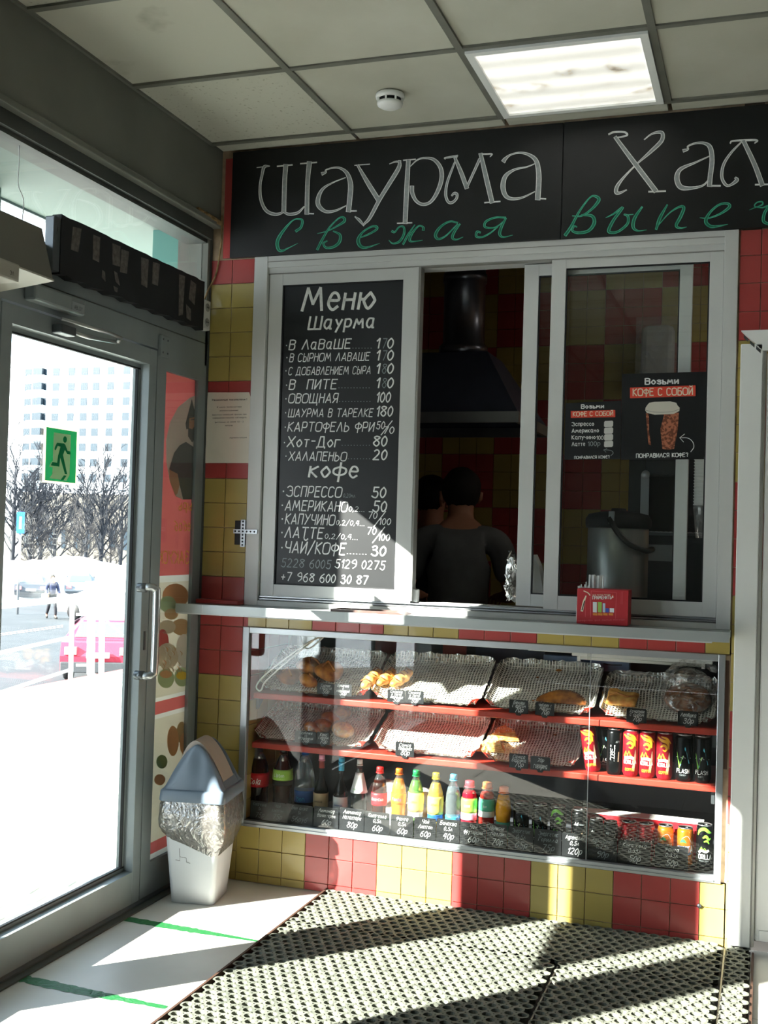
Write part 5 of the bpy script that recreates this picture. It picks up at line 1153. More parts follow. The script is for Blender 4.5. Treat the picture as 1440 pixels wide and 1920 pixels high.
# ------------------------------------------------------------ cans and bottles
def wrap_xf(r, a0=0, dz=0): return lambda u, v: (r*math.sin(a0+u/r), -r*math.cos(a0+u/r), v+dz)
mat('can_black', '101214', .25, metal=.6); mat('can_red', 'b01c24', .25, metal=.5); mat('can_flame', 'a3202c', .3, metal=.4, col2='8a1520', vs=40); mat('can_orange', 'c8701e', .28, metal=.5)
mat('lime', '7ccf3c', .4); mat('cyan', '58c4e0', .4); mat('flame_yellow', 'f0b02c', .4); mat('label_white', 'eef0ee', .5); mat('fan_blue', '28507c', .5); mat('leaf_green', '2f9a4a', .5)
def can(label, px_, pb, yy, z0, h, r, kind, rot=0, tilt=0, grp='cans on the lower shelf'):
    x = hy(px_, pb, yy).x
    t = thing('drink_can', label, 'can', (x, yy, z0+.0008), (0, tilt, rot), grp)
    body = {'flash': 'can_black', 'gor': 'can_flame', 'gor_green': 'can_black', 'dev': 'can_black', 'adr': 'can_black', 'cola': 'can_red', 'fanta': 'can_orange'}[kind]
    b = MB(); b.lathe([(r*.80, 0), (r*.86, .003), (r, .014), (r, h-.016), (r*.86, h-.004)], body, n=28); b.build('body', t, org=0)
    b = MB(); b.lathe([(r*.86, h-.005), (r*.89, h), (r*.85, h), (r*.82, h-.004), (0, h-.004)], 'steel', n=28); b.lathe([(r*.80, .0), (r*.82, .003), (r*.78, .003)], 'steel', n=28); b.build('rim', t, org=0)
    b = MB(); b.tube([(0, 0, h-.003), (.006, -.004, h-.001), (.010, -.007, h-.001)], .003, 'steel', 6); b.build('pull_tab', t, org=0)
    b = MB(); xf = wrap_xf(r+.0004, -rot); xf2 = wrap_xf(r+.0007, -rot); s = h/.168
    if kind == 'flash':
        b.stroke([(-.024, h*.62), (-.012, h*.30), (-.001, h*.55)], [.002, .010, .003], xf, 'lime', smooth=False, n=1); b.stroke([(-.010, h*.34), (.008, h*.72), (.022, h*.40)], [.003, .011, .003], xf, 'cyan', smooth=False)
        b.stroke([(-.026, h*.52), (-.006, h*.52), (-.002, h*.48), (.002, h*.56), (.006, h*.51), (.028, h*.51)], .0015, xf2, 'label_white', smooth=False)
        b.text('FLASH', .019*s, lambda u, v: xf(u, v+h*.19), 'label_white', off=.02, sx=.9); b.text('ENERGY', .007*s, lambda u, v: xf(u, v+h*.13), 'chalk_grey')
    elif kind == 'gor':
        b.stroke([(-.026, h*.90), (-.008, h*.84), (.012, h*.80), (.018, h*.66)], [.004, .010, .012, .003], xf, 'flame_yellow'); b.stroke([(-.01, h*.92), (.01, h*.88), (.026, h*.78)], [.003, .008, .003], xf, 'flame_yellow')
        b.stroke([(-.012, h*.70), (0, h*.74), (.010, h*.68), (.004, h*.62), (-.004, h*.64)], [.004, .009, .008, .006, .003], xf, 'flame_yellow'); b.stroke([(-.022, h*.44), (-.016, h*.55), (-.010, h*.45), (-.004, h*.56), (.004, h*.44)], [.009, .003, .009, .003, .008], xf, 'flame_yellow', smooth=False)
        b.text('GORILLA', .017*s, lambda u, v: xf(u, v+h*.28), 'label_white', off=.03, sx=.8); b.text('COFFEE', .012*s, lambda u, v: xf(u, v+h*.13), 'flame_yellow', off=.03, sx=.9)
        b.stroke([(.012, h*.16), (.018, h*.40), (.020, h*.58)], [.010, .008, .002], xf, mat('splash', 'b59a80', .5)); b.stroke([(-.02, h*.40), (0, h*.42), (.012, h*.40)], .010, xf, 'label_white')
    elif kind == 'gor_green':
        b.stroke([(-.024, h*.78), (-.016, h*.88), (0, h*.92), (.016, h*.86), (.026, h*.84)], [.004, .010, .012, .010, .004], xf, 'lime'); b.stroke([(-.004, h*.72), (.006, h*.76), (.016, h*.70), (.024, h*.72)], [.005, .010, .008, .004], xf, 'lime'); b.stroke([(.0, h*.64), (.010, h*.66), (.018, h*.60)], [.004, .008, .003], xf, 'lime')
        b.stroke([(-.014, h*.44), (-.010, h*.52), (-.004, h*.44), (.002, h*.50), (.008, h*.43)], [.008, .002, .008, .002, .008], xf, 'lime', smooth=False); b.stroke([(-.018, h*.40), (-.008, h*.44), (.006, h*.42), (.016, h*.45)], .008, xf2, 'label_white')
        b.text('GORILLA', .022*s, lambda u, v: xf(u, v+h*.26), 'label_white', off=.03, sx=.75); b.text('ENERGY DRINK', .006*s, lambda u, v: xf(u, v+h*.20), 'chalk_grey')
    elif kind == 'dev':
        b.text('ПОВЕД', .020*s, lambda u, v: xf(-v*1.0+.004, u+h*.48), 'label_white', off=.02, shear=.2); b.text('АРТ', .010*s, lambda u, v: xf(u+.016, v+h*.70), 'chalk_grey'); b.stroke([(.018, h*.3), (.020, h*.5)], .004, xf, 'splash')
    elif kind == 'adr':
        b.text('Ad', .014*s, lambda u, v: xf(u-.010, v+h*.66), 'label_white', off=.03, shear=.2); b.text('rena', .010*s, lambda u, v: xf(u+.010, v+h*.66), 'chalk_grey'); b.stroke([(0, h*.25), (.008, h*.42), (.014, h*.50)], [.006, .004, .002], xf, 'splash'); b.stroke([(-.012, h*.30), (-.010, h*.42)], .003, xf, 'label_white')
    elif kind == 'cola':
        b.text('Coca-Cola', .022*s*1.3, lambda u, v: xf(u*.85, v+h*.46+u*.12), 'label_white', shear=.35, off=.01, sx=.85); b.text('CLASSIC', .006, lambda u, v: xf(u, v+h*.30), 'label_white')
    elif kind == 'fanta':
        b.stroke([(-.022, h*.44), (0, h*.42), (.022, h*.46)], [.028, .036, .030], xf, 'fan_blue'); b.stroke([(-.016, h*.64), (-.006, h*.68), (.004, h*.64)], [.004, .012, .004], xf, 'leaf_green')
        b.text('FANTA', .024*1.2, lambda u, v: xf2(u*.9, v+h*.38+u*.1), 'label_white', off=.035, sx=.85); b.stroke([(-.01, h*.74), (.01, h*.80), (.026, h*.62)], .001, xf, 'label_white')
    b.build('print', t, org=0); return t
SY_ = .075
can('red flame can tilted to the left against the tray, leftmost on the lower shelf', 1113, 1449, .10, Z2S, .168, .030, 'gor', tilt=-.17)
can('black can with a green and blue zigzag, half hidden beside the tilted red can', 1133, 1440, .14, Z2S, .168, .030, 'flash')
can('black can with white sideways lettering, third on the lower shelf', 1151, 1450, SY_, Z2S, .168, .029, 'dev')
can('first upright red flame can right of the sideways lettered can', 1182, 1452, SY_, Z2S, .168, .030, 'gor', rot=.3)
can('middle upright red flame can of the three', 1213, 1456, SY_, Z2S, .168, .030, 'gor', rot=.25)
can('upright red flame can next to the big black zigzag can', 1245, 1458, SY_, Z2S, .168, .030, 'gor', rot=.6)
can('black can with a full green and blue zigzag, second from right, lower shelf', 1281, 1460, SY_, Z2S, .168, .032, 'flash', rot=.1)
can('black zigzag can turned half away at the right end of the lower shelf', 1316, 1462, SY_, Z2S, .168, .031, 'flash', rot=-.6)
ZB = .2447
G2 = 'cans in the bottom row'
can('first dark can with a green and blue zigzag in the bottom row', 976, 1580, .085, ZB, .168, .030, 'flash', grp=G2)
can('second dark can with a green and blue zigzag in the bottom row', 1011, 1583, .085, ZB, .168, .030, 'flash', grp=G2)
can('dark can with green smears left of the tall black can', 1045, 1587, .085, ZB, .168, .030, 'gor_green', grp=G2)
can('tall black can in the middle of the bottom row', 1086, 1590, .085, ZB, .165, .030, 'adr', grp=G2)
can('small black can left of the red cans', 1117, 1597, .085, ZB, .135, .026, 'adr', grp=G2)
can('second small black can touching the first red can', 1144, 1600, .085, ZB, .132, .026, 'adr', rot=.8, grp=G2)
can('left one of the two red cola cans', 1178, 1605, .085, ZB, .140, .030, 'cola', rot=.2, grp=G2)
can('right one of the two red cola cans, next to the orange cans', 1211, 1608, .085, ZB, .140, .029, 'cola', grp=G2)
can('left one of the two orange soda cans', 1247, 1612, .085, ZB, .140, .029, 'fanta', rot=.2, grp=G2)
can('right one of the two orange soda cans', 1284, 1616, .085, ZB, .140, .029, 'fanta', rot=-.1, grp=G2)
can('tall black and green can at the right end of the bottom row', 1320, 1620, .075, ZB, .160, .029, 'gor_green', rot=-.1, grp=G2)
def liquid(name, col, trans=.55):
    if name in MATS: return MATS[name]
    return mat(name, col, .06, spec=.6, trans=trans, ior=1.33)
def bottle(label, px_, ptop, yy, r, neck, prof, liq, cap, lab, txt, fill=.82, capr=.014, grp='bottles in the bottom row', z1=None):
    p = hy(px_, ptop, yy); h = (z1 or p.z)-ZB; t = thing('drink_bottle', label, 'bottle', (p.x, yy, ZB+.0008), group=grp)
    P = [(rr*r, zz*h) for rr, zz in prof]
    b = MB(); b.lathe(P, 'bottle_clear' if liq[1] == 0 else liq[0], n=24) if 0 else None
    # liquid core up to the fill line, clear shell above
    core = [(rr*.97, zz) for rr, zz in P if zz <= fill*h]; 
    lastr = core[-1][0]; core.append((lastr*.8, fill*h)); core.append((0, fill*h))
    b = MB(); b.lathe(core, liq, n=24); b.build('drink', t, org=0)
    b = MB(); b.lathe([(rr+.0004, zz) for rr, zz in P if zz >= fill*h*.8]+[(capr*.8, h-.02)], 'bottle_shell', n=24); b.build('shell', t, org=0)
    b = MB(); b.lathe([(capr, h-.019), (capr, h-.002), (capr*.9, h), (0, h)], cap, n=20); b.lathe([(capr*1.15, h-.024), (capr*1.15, h-.021), (capr*.9, h-.020)], cap, n=20); b.build('cap', t, org=0)
    b = MB(); 
    rad = lambda z: max([q for q in P if q[1] <= z+1e-6], key=lambda q: q[1])[0]
    def rz(z):
        for (r0, z0_), (r1, z1_) in zip(P, P[1:]):
            if z0_ <= z <= z1_ and z1_ > z0_: return r0+(r1-r0)*(z-z0_)/(z1_-z0_)
        return P[-1][0]
    for (zl, zh, m_) in lab:
        n = 6; b.lathe([(rz(h*(zl+(zh-zl)*k/n))+.0010, h*(zl+(zh-zl)*k/n)) for k in range(n+1)], m_, n=24); 
    b.build('label', t, org=0)
    if txt:
        b = MB()
        for (s, zc, sz, m_, sh) in txt:
            R_ = rz(h*zc)+.0022; b.text(s, sz, lambda u, v: (R_*math.sin(u/R_), -R_*math.cos(u/R_), h*zc+v-sz*.3), m_, shear=sh, off=.01)
        b.build('lettering', t, org=0)
    return t
film('bottle_shell', 'e8f0f0', alpha=.16, rough=.05, gl=.8)
STD = [(.85, 0), (.97, .03), (.97, .25), (.92, .32), (.97, .40), (1, .58), (.92, .70), (.62, .82), (.36, .89), (.34, .93)]
liquid('cola_liq', '2a0f08', .1); liquid('orange_liq', 'e88a20', .3); liquid('tea_green', '5c9a3c', .4); liquid('tea_yellow', 'e0c050', .4); liquid('water', 'dfeef4', .9); liquid('juice_red', 'b81c30', .35); liquid('juice_peach', 'c03028', .35); liquid('pulp', 'f0a818', .2); liquid('dark_tea', '3a140c', .1); liquid('glass_dark', '10120c', .2)
for k_, v_ in dict(lab_red='c01824', lab_yel='f2d860', lab_grn='9ccb50', lab_wht='e9ece9', lab_cyan='3cb4e0', lab_blue='1e5ca8', lab_teal='5ab898', lab_cream='cbb48a', lab_pink='e59ab4', cap_red='d22a2a', cap_or='ee6a20', cap_green='1f8a4a', cap_yel='f0cc30', cap_cyan='52b8dc', cap_pink='d8404c', cap_peach='f4864a').items(): mat(k_, v_, .4)
BW = 'label_white'
bottle('large cola bottle with a red label at the far left end', 487, 1398, .10, .043, 0, STD, 'cola_liq', 'black', [(.42, .62, 'lab_red')], [('Cola', .50, .03, BW, .3)], fill=.9)
bottle('large dark iced tea bottle with a green and yellow label', 532, 1402, .10, .042, 0, STD, 'dark_tea', 'black', [(.55, .70, 'lab_grn'), (.48, .55, 'black')], [('Lipton', .62, .018, BW, .0)], fill=.9)
bottle('large water bottle with a blue label behind the leftmost cards', 573, 1404, .12, .042, 0, STD, 'water', 'lab_blue', [(.25, .42, 'lab_blue')], [('bon', .30, .026, 'lab_cyan', 0)], fill=.9)
GL = [(.95, 0), (1, .03), (1, .45), (.90, .52), (.50, .64), (.36, .72), (.34, .90), (.36, .93)]
bottle('dark glass lemonade bottle with a cream label and pink foil neck', 604, 1415, .10, .030, 0, GL, 'glass_dark', 'lab_pink', [(.22, .44, 'lab_cream'), (.80, .92, 'case_red2')], [('лимонад', .32, .010, 'ink', 0)], fill=.9, capr=.012)
bottle('dark glass lemonade bottle with a white label and blue foil neck', 641, 1420, .10, .030, 0, GL, 'glass_dark', 'lab_cyan', [(.20, .42, 'lab_wht'), (.80, .92, 'lab_cyan')], [('лимонад', .30, .010, 'lab_blue', 0)], fill=.9, capr=.012)
bottle('dark bottle with a green and white cone shaped label on its shoulder', 675, 1424, .12, .034, 0, [(.95, 0), (1, .03), (1, .50), (.62, .70), (.36, .84), (.30, .93)], 'glass_dark', 'lab_wht', [(.50, .80, 'lab_wht')], [('тархун', .56, .011, 'leaf_green', 0)], fill=.85, capr=.011)
bottle('small cola bottle with a red cap and red label', 713, 1438, .085, .031, 0, STD, 'cola_liq', 'cap_red', [(.40, .60, 'lab_red')], [('Coca-Cola', .50, .013, BW, .3)], fill=.80)
bottle('small orange soda bottle with an orange cap', 749, 1441, .085, .030, 0, STD, 'orange_liq', 'cap_or', [(.46, .62, 'orange_liq')], [('Fanta', .53, .016, 'lab_blue', .1)], fill=.84)
bottle('small green tea bottle with a green cap', 781, 1444, .085, .031, 0, STD, 'tea_green', 'cap_green', [(.36, .66, 'lab_yel'), (.28, .36, 'lab_wht')], [('Lipton', .52, .012, 'lab_red', 0)], fill=.84)
bottle('small iced tea bottle with a yellow cap', 818, 1449, .085, .031, 0, STD, 'tea_yellow', 'cap_yel', [(.36, .64, 'lab_yel'), (.26, .36, 'lab_blue')], [('Lipton', .52, .012, 'lab_red', 0)], fill=.84)
bottle('small clear water bottle with a light blue cap', 851, 1452, .085, .030, 0, STD, 'water', 'cap_cyan', [(.24, .36, 'lab_cyan')], [], fill=.80)
SQ = [(.9, 0), (1, .04), (1, .30), (.97, .50), (1, .66), (.85, .80), (.48, .90), (.44, .92)]
bottle('small red drink bottle with a red cap', 881, 1464, .085, .031, 0, SQ, 'juice_red', 'cap_pink', [(.48, .72, 'lab_grn'), (.36, .48, 'lab_pink')], [('nese', .60, .013, BW, 0)], fill=.84, capr=.018)
bottle('small peach tea bottle with a peach cap', 914, 1467, .085, .031, 0, SQ, 'juice_peach', 'cap_peach', [(.54, .74, 'lab_teal'), (.44, .54, 'lab_wht')], [('ice', .62, .013, BW, 0)], fill=.84, capr=.018)
bottle('small round shouldered orange juice bottle with an orange cap', 945, 1475, .085, .030, 0, [(.9, 0), (1, .04), (.92, .30), (.88, .40), (1, .52), (1.02, .64), (.85, .78), (.48, .90), (.44, .92)], 'pulp', 'cap_or', [(.12, .40, 'lab_teal')], [('PULPY', .26, .015, 'cap_or', 0)], fill=.86, capr=.018)
# things lying behind the bottles
o = MB(); o.box(1.18, 1.60, .30, .42, .50, .527, mat('kraft', '8a6a2c', .7, col2='5c4518', vs=30, bump=.6, bs=40), bev=.006); o = o.build('kraft_packet'); tag(o, 'crumpled brown paper packet lying under the lower shelf', 'packet')
o.location.z = .5005
t = thing('white_bowls', 'row of upturned white bowls behind the small bottles', 'bowls', (.85, .22, ZB))
b = MB(); 
b.lathe([(.075, 0), (.072, .03), (.055, .065), (.03, .08), (0, .084)], 'white', -.10, 0, .085, n=24); b.build('bowl', t, org=0)
b = MB(); b.lathe([(.05, 0), (.048, .02), (.035, .045), (0, .055)], 'white', .06, 0, .10, n=24); b.build('bowl', t, org=0)
b = MB(); b.box(-.2, .14, -.05, .08, 0.001, .085, 'white_panel'); b.build('box', t, org=0)
t = thing('drinks_carton', 'red carton with a white edge lying behind the bottom cans', 'carton', (1.65, .22, ZB))
b = MB(); b.box(1.52, 2.0, .15, .22, ZB+.001, ZB+.138, 'red'); b.build('carton', t)
b = MB(); b.box(1.52, 2.0, .148, .222, ZB+.138, ZB+.141, 'white'); b.build('lid_edge', t)
# ============================================================ DOOR SIDE THINGS
# air heater over the doors
t = thing('air_heater', 'grey wall mounted air curtain heater above the door', 'heater', (.1, -1.9, 2.09))
mat('heater_grey', '6f6d66', .5, var=.05, vs=2); mat('heater_pale', 'a8a69c', .5)
b = MB(); b.prism([(0.001, 2.105), (.195, 2.128), (.15, 2.281), (.03, 2.31), (0.001, 2.31)], lambda u, v, h: (u, -1.345-h, v), 1.2, 'heater_grey'); b.build('housing', t)
b = MB(); b.prism([(0.001, 2.098), (.198, 2.122), (.198, 2.127), (0.001, 2.104)], lambda u, v, h: (u, -1.343-h, v), 1.204, 'heater_pale'); b.build('outlet_plate', t)
b = MB(); b.box(.10, .215, -1.80, -1.525, 2.075, 2.127, 'heater_pale', bev=.006); b.build('control_box', t)
b = MB(); b.text('эл', .02, lambda u, v: (.2155, -1.56+u, 2.09+v), 'ink'); b.build('emblem', t)
# black board with tape scraps
t = thing('black_panel', 'black insulation board with torn strips of brown tape above the door', 'board', (.018, -.6, 2.21))
q = [hx(117, 410, .036), hx(383, 523, .036), hx(380, 615, .036), hx(110, 515, .036)]
y0, y1 = -1.088, -.118
b = MB(); n = 26; poly = []
for i in range(n+1): poly.append((y0+(y1-y0)*i/n, 2.211+.004*math.sin(i*2.1)))
for i in range(n+1): poly.append((y1-(y1-y0)*i/n, 2.404+.005*noise.noise(Vector((i*1.7, 0, 0)))))
mat('board_black', '17191d', .7, var=.3, vs=6)
b.prism(poly, lambda u, v, h: (.001+h, u, v), .035, 'board_black'); b.build('board', t)
mat('tape', '6b6460', .6, col2='4c4744', vs=60); film('tape_clear', '8d8a86', alpha=.55, rough=.3, gl=.4)
T = [((137, 425), (153, 429), (147, 473), (133, 468)), ((175, 440), (188, 445), (186, 492), (174, 486)), ((211, 456), (226, 462), (225, 500), (211, 496)), ((228, 467), (242, 472), (238, 513), (225, 510)), ((265, 482), (279, 487), (276, 540), (265, 533)), ((287, 491), (300, 495), (296, 536), (285, 532)),
     ((336, 514), (347, 518), (343, 590), (335, 592)), ((358, 525), (368, 533), (365, 572), (354, 560)), ((214, 508), (220, 512), (225, 536), (217, 528)), ((192, 506), (197, 510), (198, 528), (191, 520)), ((349, 570), (358, 580), (358, 602), (350, 596)), ((213, 536), (221, 540), (220, 548), (215, 546))]
tp = lambda x_: (lambda u, v: tuple(hx(u, v, x_)))
for k, q in enumerate(T):
    b = MB(); xf = tp(.0368); a_, b_, c_, d_ = [xf(*p_) for p_ in q]; b.add([a_, b_, c_, d_]+[(v[0]-.0006, v[1], v[2]) for v in (a_, b_, c_, d_)], [(0, 1, 2, 3), (7, 6, 5, 4), (0, 4, 5, 1), (1, 5, 6, 2), (2, 6, 7, 3), (3, 7, 4, 0)], 'tape'); b.build('tape_strip', t)
t = thing('hanging_wire', 'thin pale wire hanging in front of the transom glass at the left', 'wire', tuple(hx(40, 420, .03)))
b = MB(); b.tube(cr([hx(36, 273, .03), hx(36, 300, .03), hx(34, 345, .03), hx(44, 375, .03), hx(42, 412, .03)], 6), .0016, 'pvc', 5); b.build('wire', t)
t = thing('cable_coil', 'black cable looped beside the left end of the black board', 'cable', (.03, -1.10, 2.25))
b = MB(); b.tube(cr([(.02, -1.09, 2.39), (.03, -1.105, 2.37), (.03, -1.108, 2.30), (.03, -1.10, 2.255), (.025, -1.092, 2.27), (.02, -1.09, 2.34)], 6), .005, 'black', 6); b.build('cable', t)
b = MB(); b.box(.001, .035, -1.125, -1.09, 2.215, 2.39, 'alu_dark', bev=.003); b.build('bracket', t)
t = thing('power_socket', 'white double power socket wedged at the right end of the black board', 'socket', tuple(hx(388, 600, .02)))
b = MB(); b.box(.001, .036, -.115, -.06, 2.215, 2.335, 'pvc', bev=.004); b.build('body', t)
b = MB()
for z in (2.245, 2.305):
    b.lathe([(0, 0), (.017, 0), (.017, .0015), (0, .001)], 'pvc_shadow', .0365, -.088, z, n=18, ax='x')
    for dy in (-.006, .006): b.lathe([(0, 0), (.0025, 0), (.0025, .002), (0, .002)], 'black', .038, -.088+dy, z, n=8, ax='x')
b.build('outlet', t)
t = thing('supply_cable', 'beige cable running from the beam corner down to the socket', 'cable', tuple(hy(413, 440, -.01)))
b = MB(); b.tube(cr([(.048, -.012, 2.70), (.05, -.012, 2.60), (.045, -.014, 2.54), (.03, -.012, 2.46), (.01, -.02, 2.41), (.02, -.06, 2.38), (.02, -.088, 2.335)], 6), .0035, 'raw_wood', 6); b.build('cable', t)

# EXIT pictogram on the glass
t = thing('exit_sign', 'green and white running man exit sign stuck on the door glass', 'sign', tuple(hx(112, 905, -.047)))
ex = lambda u, v: tuple(hx(60+u/12.8, 780+v/12.8, -.0475)); ex2 = lambda u, v: tuple(hx(60+u/12.8, 780+v/12.8, -.0465)); ex3 = lambda u, v: tuple(hx(60+u/12.8, 780+v/12.8, -.0458))
def trl(name, col):
    m = film(name, col, alpha=1.0, trl=.5, gl=.03, rough=.4); return m
trl('exit_green', '1c8c64'); trl('exit_white', 'f4ecd8')
b = MB(); q = [(300, 190), (1112, 318), (1062, 1665), (255, 1590)]
b.add([ex(*p_) for p_ in q]+[(ex(*p_)[0]-.0015, ex(*p_)[1], ex(*p_)[2]) for p_ in q], [(0, 1, 2, 3), (7, 6, 5, 4), (0, 4, 5, 1), (1, 5, 6, 2), (2, 6, 7, 3), (3, 7, 4, 0)], 'exit_white'); b.build('backing', t)
b = MB(); b.flat([(348, 262), (1080, 382), (1040, 1615), (308, 1542)], ex2, 'exit_green'); b.build('green_field', t)
b = MB(); b.flat([(525, 392), (932, 455), (900, 1420), (826, 1555), (690, 1530), (415, 1495), (490, 1385), (495, 1235), (410, 1215), (455, 1110), (500, 1065)], ex3, 'exit_white'); b.build('doorway', t)
b = MB(); e4 = lambda u, v: tuple(hx(60+u/12.8, 780+v/12.8, -.0451))
b.flat([(792+46*math.cos(a*PI/8), 565+78*math.sin(a*PI/8)) for a in range(16)], e4, 'exit_green')
b.flat([(600, 640), (770, 660), (800, 690), (855, 838), (935, 855), (928, 925), (845, 910), (790, 815), (745, 935), (845, 1400), (790, 1395), (678, 1000), (655, 1215), (450, 1185), (490, 1105), (605, 1125), (625, 960), (685, 735), (618, 718), (570, 825), (540, 800), (548, 750)], e4, 'exit_green')
b.flat([(765, 1425), (828, 1435), (755, 1540), (690, 1530)], e4, 'exit_green'); b.build('running_man', t)

# printed film on the sidelight
t = thing('window_poster', 'translucent red and cream food poster filling the sidelight beside the door', 'poster', (-.015, -.2, .14))
def pf(name, col): return film(name, col, alpha=1.0, trl=.16, gl=.02, rough=.5)
pf('pf_red', 'bb5a56'); pf('pf_cream', 'c9bea6'); pf('pf_white', 'd6d2c6'); pf('pf_grey', '686a6a'); pf('pf_skin', 'c39478'); pf('pf_yellow', 'e6c04a'); pf('pf_green', '7f9468'); pf('pf_orange', 'cf9a70'); pf('pf_tan', 'b89a72'); pf('pf_greenpale', 'a9b890')
XB = -.0150
def clampy(p): return (p[0], min(max(p[1], -.333), -.0755), p[2])
def fx(u, v, k=0): return clampy(tuple(hx(290+u/3.84, 680+v/3.84, XB+.0006*k)))
def lay(k): return lambda u, v: fx(u, v, k)
b = MB(); ylo, yhi = -.334, -.075
def band(za, zb, m): b.quad((XB, ylo, za), (XB, yhi, za), (XB, yhi, zb), (XB, ylo, zb), m)
zc = [hx(340, 1078, XB).z, hx(340, 1090, XB).z, hx(330, 1300, XB).z, hx(330, 1307, XB).z, hx(330, 1330, XB).z, hx(330, 1338, XB).z]
for za, zb, m_ in ((zc[0], 2.012, 'pf_red'), (zc[1], zc[0], 'pf_white'), (zc[2], zc[1], 'pf_cream'), (zc[3], zc[2], 'pf_white'), (zc[4], zc[3], 'pf_red'), (zc[5], zc[4], 'pf_white'), (.20, zc[5], 'pf_cream'), (.155, .20, 'pf_red'), (.135, .155, 'pf_white')): band(za, zb, m_)
b.build('sheet', t)
b = MB()
b.flat([(300, 240), (250, 255), (170, 320), (110, 430), (82, 560), (85, 720), (110, 860), (150, 960), (200, 985), (285, 985), (300, 700)], lay(1), 'pf_white')
b.flat([(232, 400), (268, 262), (300, 345), (305, 400), (300, 470), (228, 480), (222, 440)], lay(2), 'pf_grey')
b.flat([(250, 400), (300, 395), (300, 480), (245, 485)], lay(3), 'pf_skin'); b.flat([(242, 470), (270, 480), (300, 465), (298, 560), (270, 575), (240, 530)], lay(4), 'pf_grey')
b.flat([(225, 570), (300, 610), (292, 800), (285, 985), (205, 985), (180, 880), (165, 870), (105, 765), (140, 650), (180, 595)], lay(3), 'pf_grey')
b.flat([(105, 770), (165, 800), (180, 880), (165, 940), (150, 960), (110, 860)], lay(4), 'pf_skin'); b.stroke([(262, 412), (285, 408)], 6, lay(5), 'pf_grey', smooth=False)
b.build('bearded_man', t)
b = MB()
def mir(s, x, y, sz, m, k=5, shear=.0, sx=1.0): b.text(s, sz, lambda u, v: fx(x-u*sx, y-v, k), m, align='LEFT', shear=-shear, off=0)
mir('тырь', 300, 1060, 95, 'pf_yellow', sx=.75); mir('кебаб', 285, 1210, 95, 'pf_yellow', sx=.62); mir('ЗАКУСКИ', 246, 1445, 120, 'pf_yellow', sx=.55)
b.build('mirrored_lettering', t)
b = MB(); fx2 = lambda k: (lambda u, v: clampy(tuple(hx(280+u/3.84, 1160+v/3.84, XB+.0006*k))))
for (u, v, ru, rv, m_, k) in ((150, 1680, 95, 90, 'pf_orange', 1), (95, 1740, 60, 60, 'pf_greenpale', 2), (120, 1810, 50, 40, 'case_red2', 3)): b.flat([(u+ru*math.cos(a*PI/9), v+rv*math.sin(a*PI/9)) for a in range(18)], lay(k), m_ if m_.startswith('pf') else 'pf_tan')
for (u, v, ru, rv, m_, k) in ((95, 170, 45, 95, 'pf_red', 2), (130, 270, 80, 95, 'pf_cream', 3), (250, 230, 60, 120, 'pf_white', 2), (230, 60, 70, 60, 'pf_tan', 1), (130, 60, 60, 50, 'pf_cream', 2), (120, 430, 60, 70, 'pf_greenpale', 4), (235, 420, 55, 70, 'pf_greenpale', 4), (120, 400, 45, 28, 'pf_orange', 5), (235, 410, 42, 30, 'pf_yellow', 5), (170, 880, 42, 110, 'pf_orange', 2), (235, 820, 40, 80, 'pf_tan', 1), (90, 1030, 40, 50, 'pf_green', 3), (75, 1160, 40, 40, 'pf_orange', 2), (250, 900, 30, 80, 'pf_orange', 3)):
    b.flat([(min(u+ru*math.cos(a*PI/9), 290), v+rv*math.sin(a*PI/9)) for a in range(18)], fx2(k), m_)
for k in range(26): 
    u = 90+150*random.random(); v = 190+180*random.random(); b.stroke([(u, v), (u+14, v+18), (u+10, v+36)], [3, 7, 2], fx2(6), random.choice(['pf_tan', 'pf_white', 'pf_orange']))
b.build('food_pictures', t)

# ============================================================ TRASH BIN
bn = thing('trash_bin', 'white plastic trash bin with a grey blue swing lid and a crinkled bag', 'bin', (.167, -.243, 0), (0, 0, math.radians(9.5)))
mat('bin_white', 'c9cdd0', .4, var=.04, vs=3); mat('lid_blue', '6f7d8c', .35, var=.05, vs=3); mat('lid_grey', '9a9c9c', .4); mat('flap_beige', 'a89e94', .5, var=.06, vs=8)
film('bag_film', '6e6962', alpha=.74, rough=.18, gl=.42, var=.16)
def rrect(hx_, hy_, r, z, n=6):
    out = []
    for (sx_, sy_, a0) in ((1, 1, 0), (-1, 1, PI/2), (-1, -1, PI), (1, -1, 1.5*PI)):
        for k in range(n+1):
            a = a0+PI/2*k/n; out.append((sx_*(hx_-r)+r*math.cos(a), sy_*(hy_-r)+r*math.sin(a), z))
    return out
def loft(b, rings, m, smooth=True, cap0=True, cap1=True):
    n = len(rings[0]); vs = [p_ for r_ in rings for p_ in r_]
    fs = [(i*n+k, i*n+(k+1) % n, (i+1)*n+(k+1) % n, (i+1)*n+k) for i in range(len(rings)-1) for k in range(n)]
    if cap0: fs.append(tuple(range(n))[::-1])
    if cap1: fs.append(tuple((len(rings)-1)*n+k for k in range(n)))
    b.add(vs, fs, m, smooth)
b = MB(); loft(b, [rrect(.084+.034*k/6, .094+.034*k/6, .02, .002+.40*k/6) for k in range(7)], 'bin_white', cap1=False); o = b.build('body', bn, org=0)
b = MB()
for st in ([(-.062, .165), (-.045, .163), (-.045, .178), (-.020, .175), (-.020, .16), (-.005, .156)], [(-.045, .178), (-.047, .21)]): b.stroke(st, .0016, lambda u, v: (u, -.0945-.034*(v/.40)-.0006, v), 'ink', smooth=False)
b.build('crack', bn, org=0)
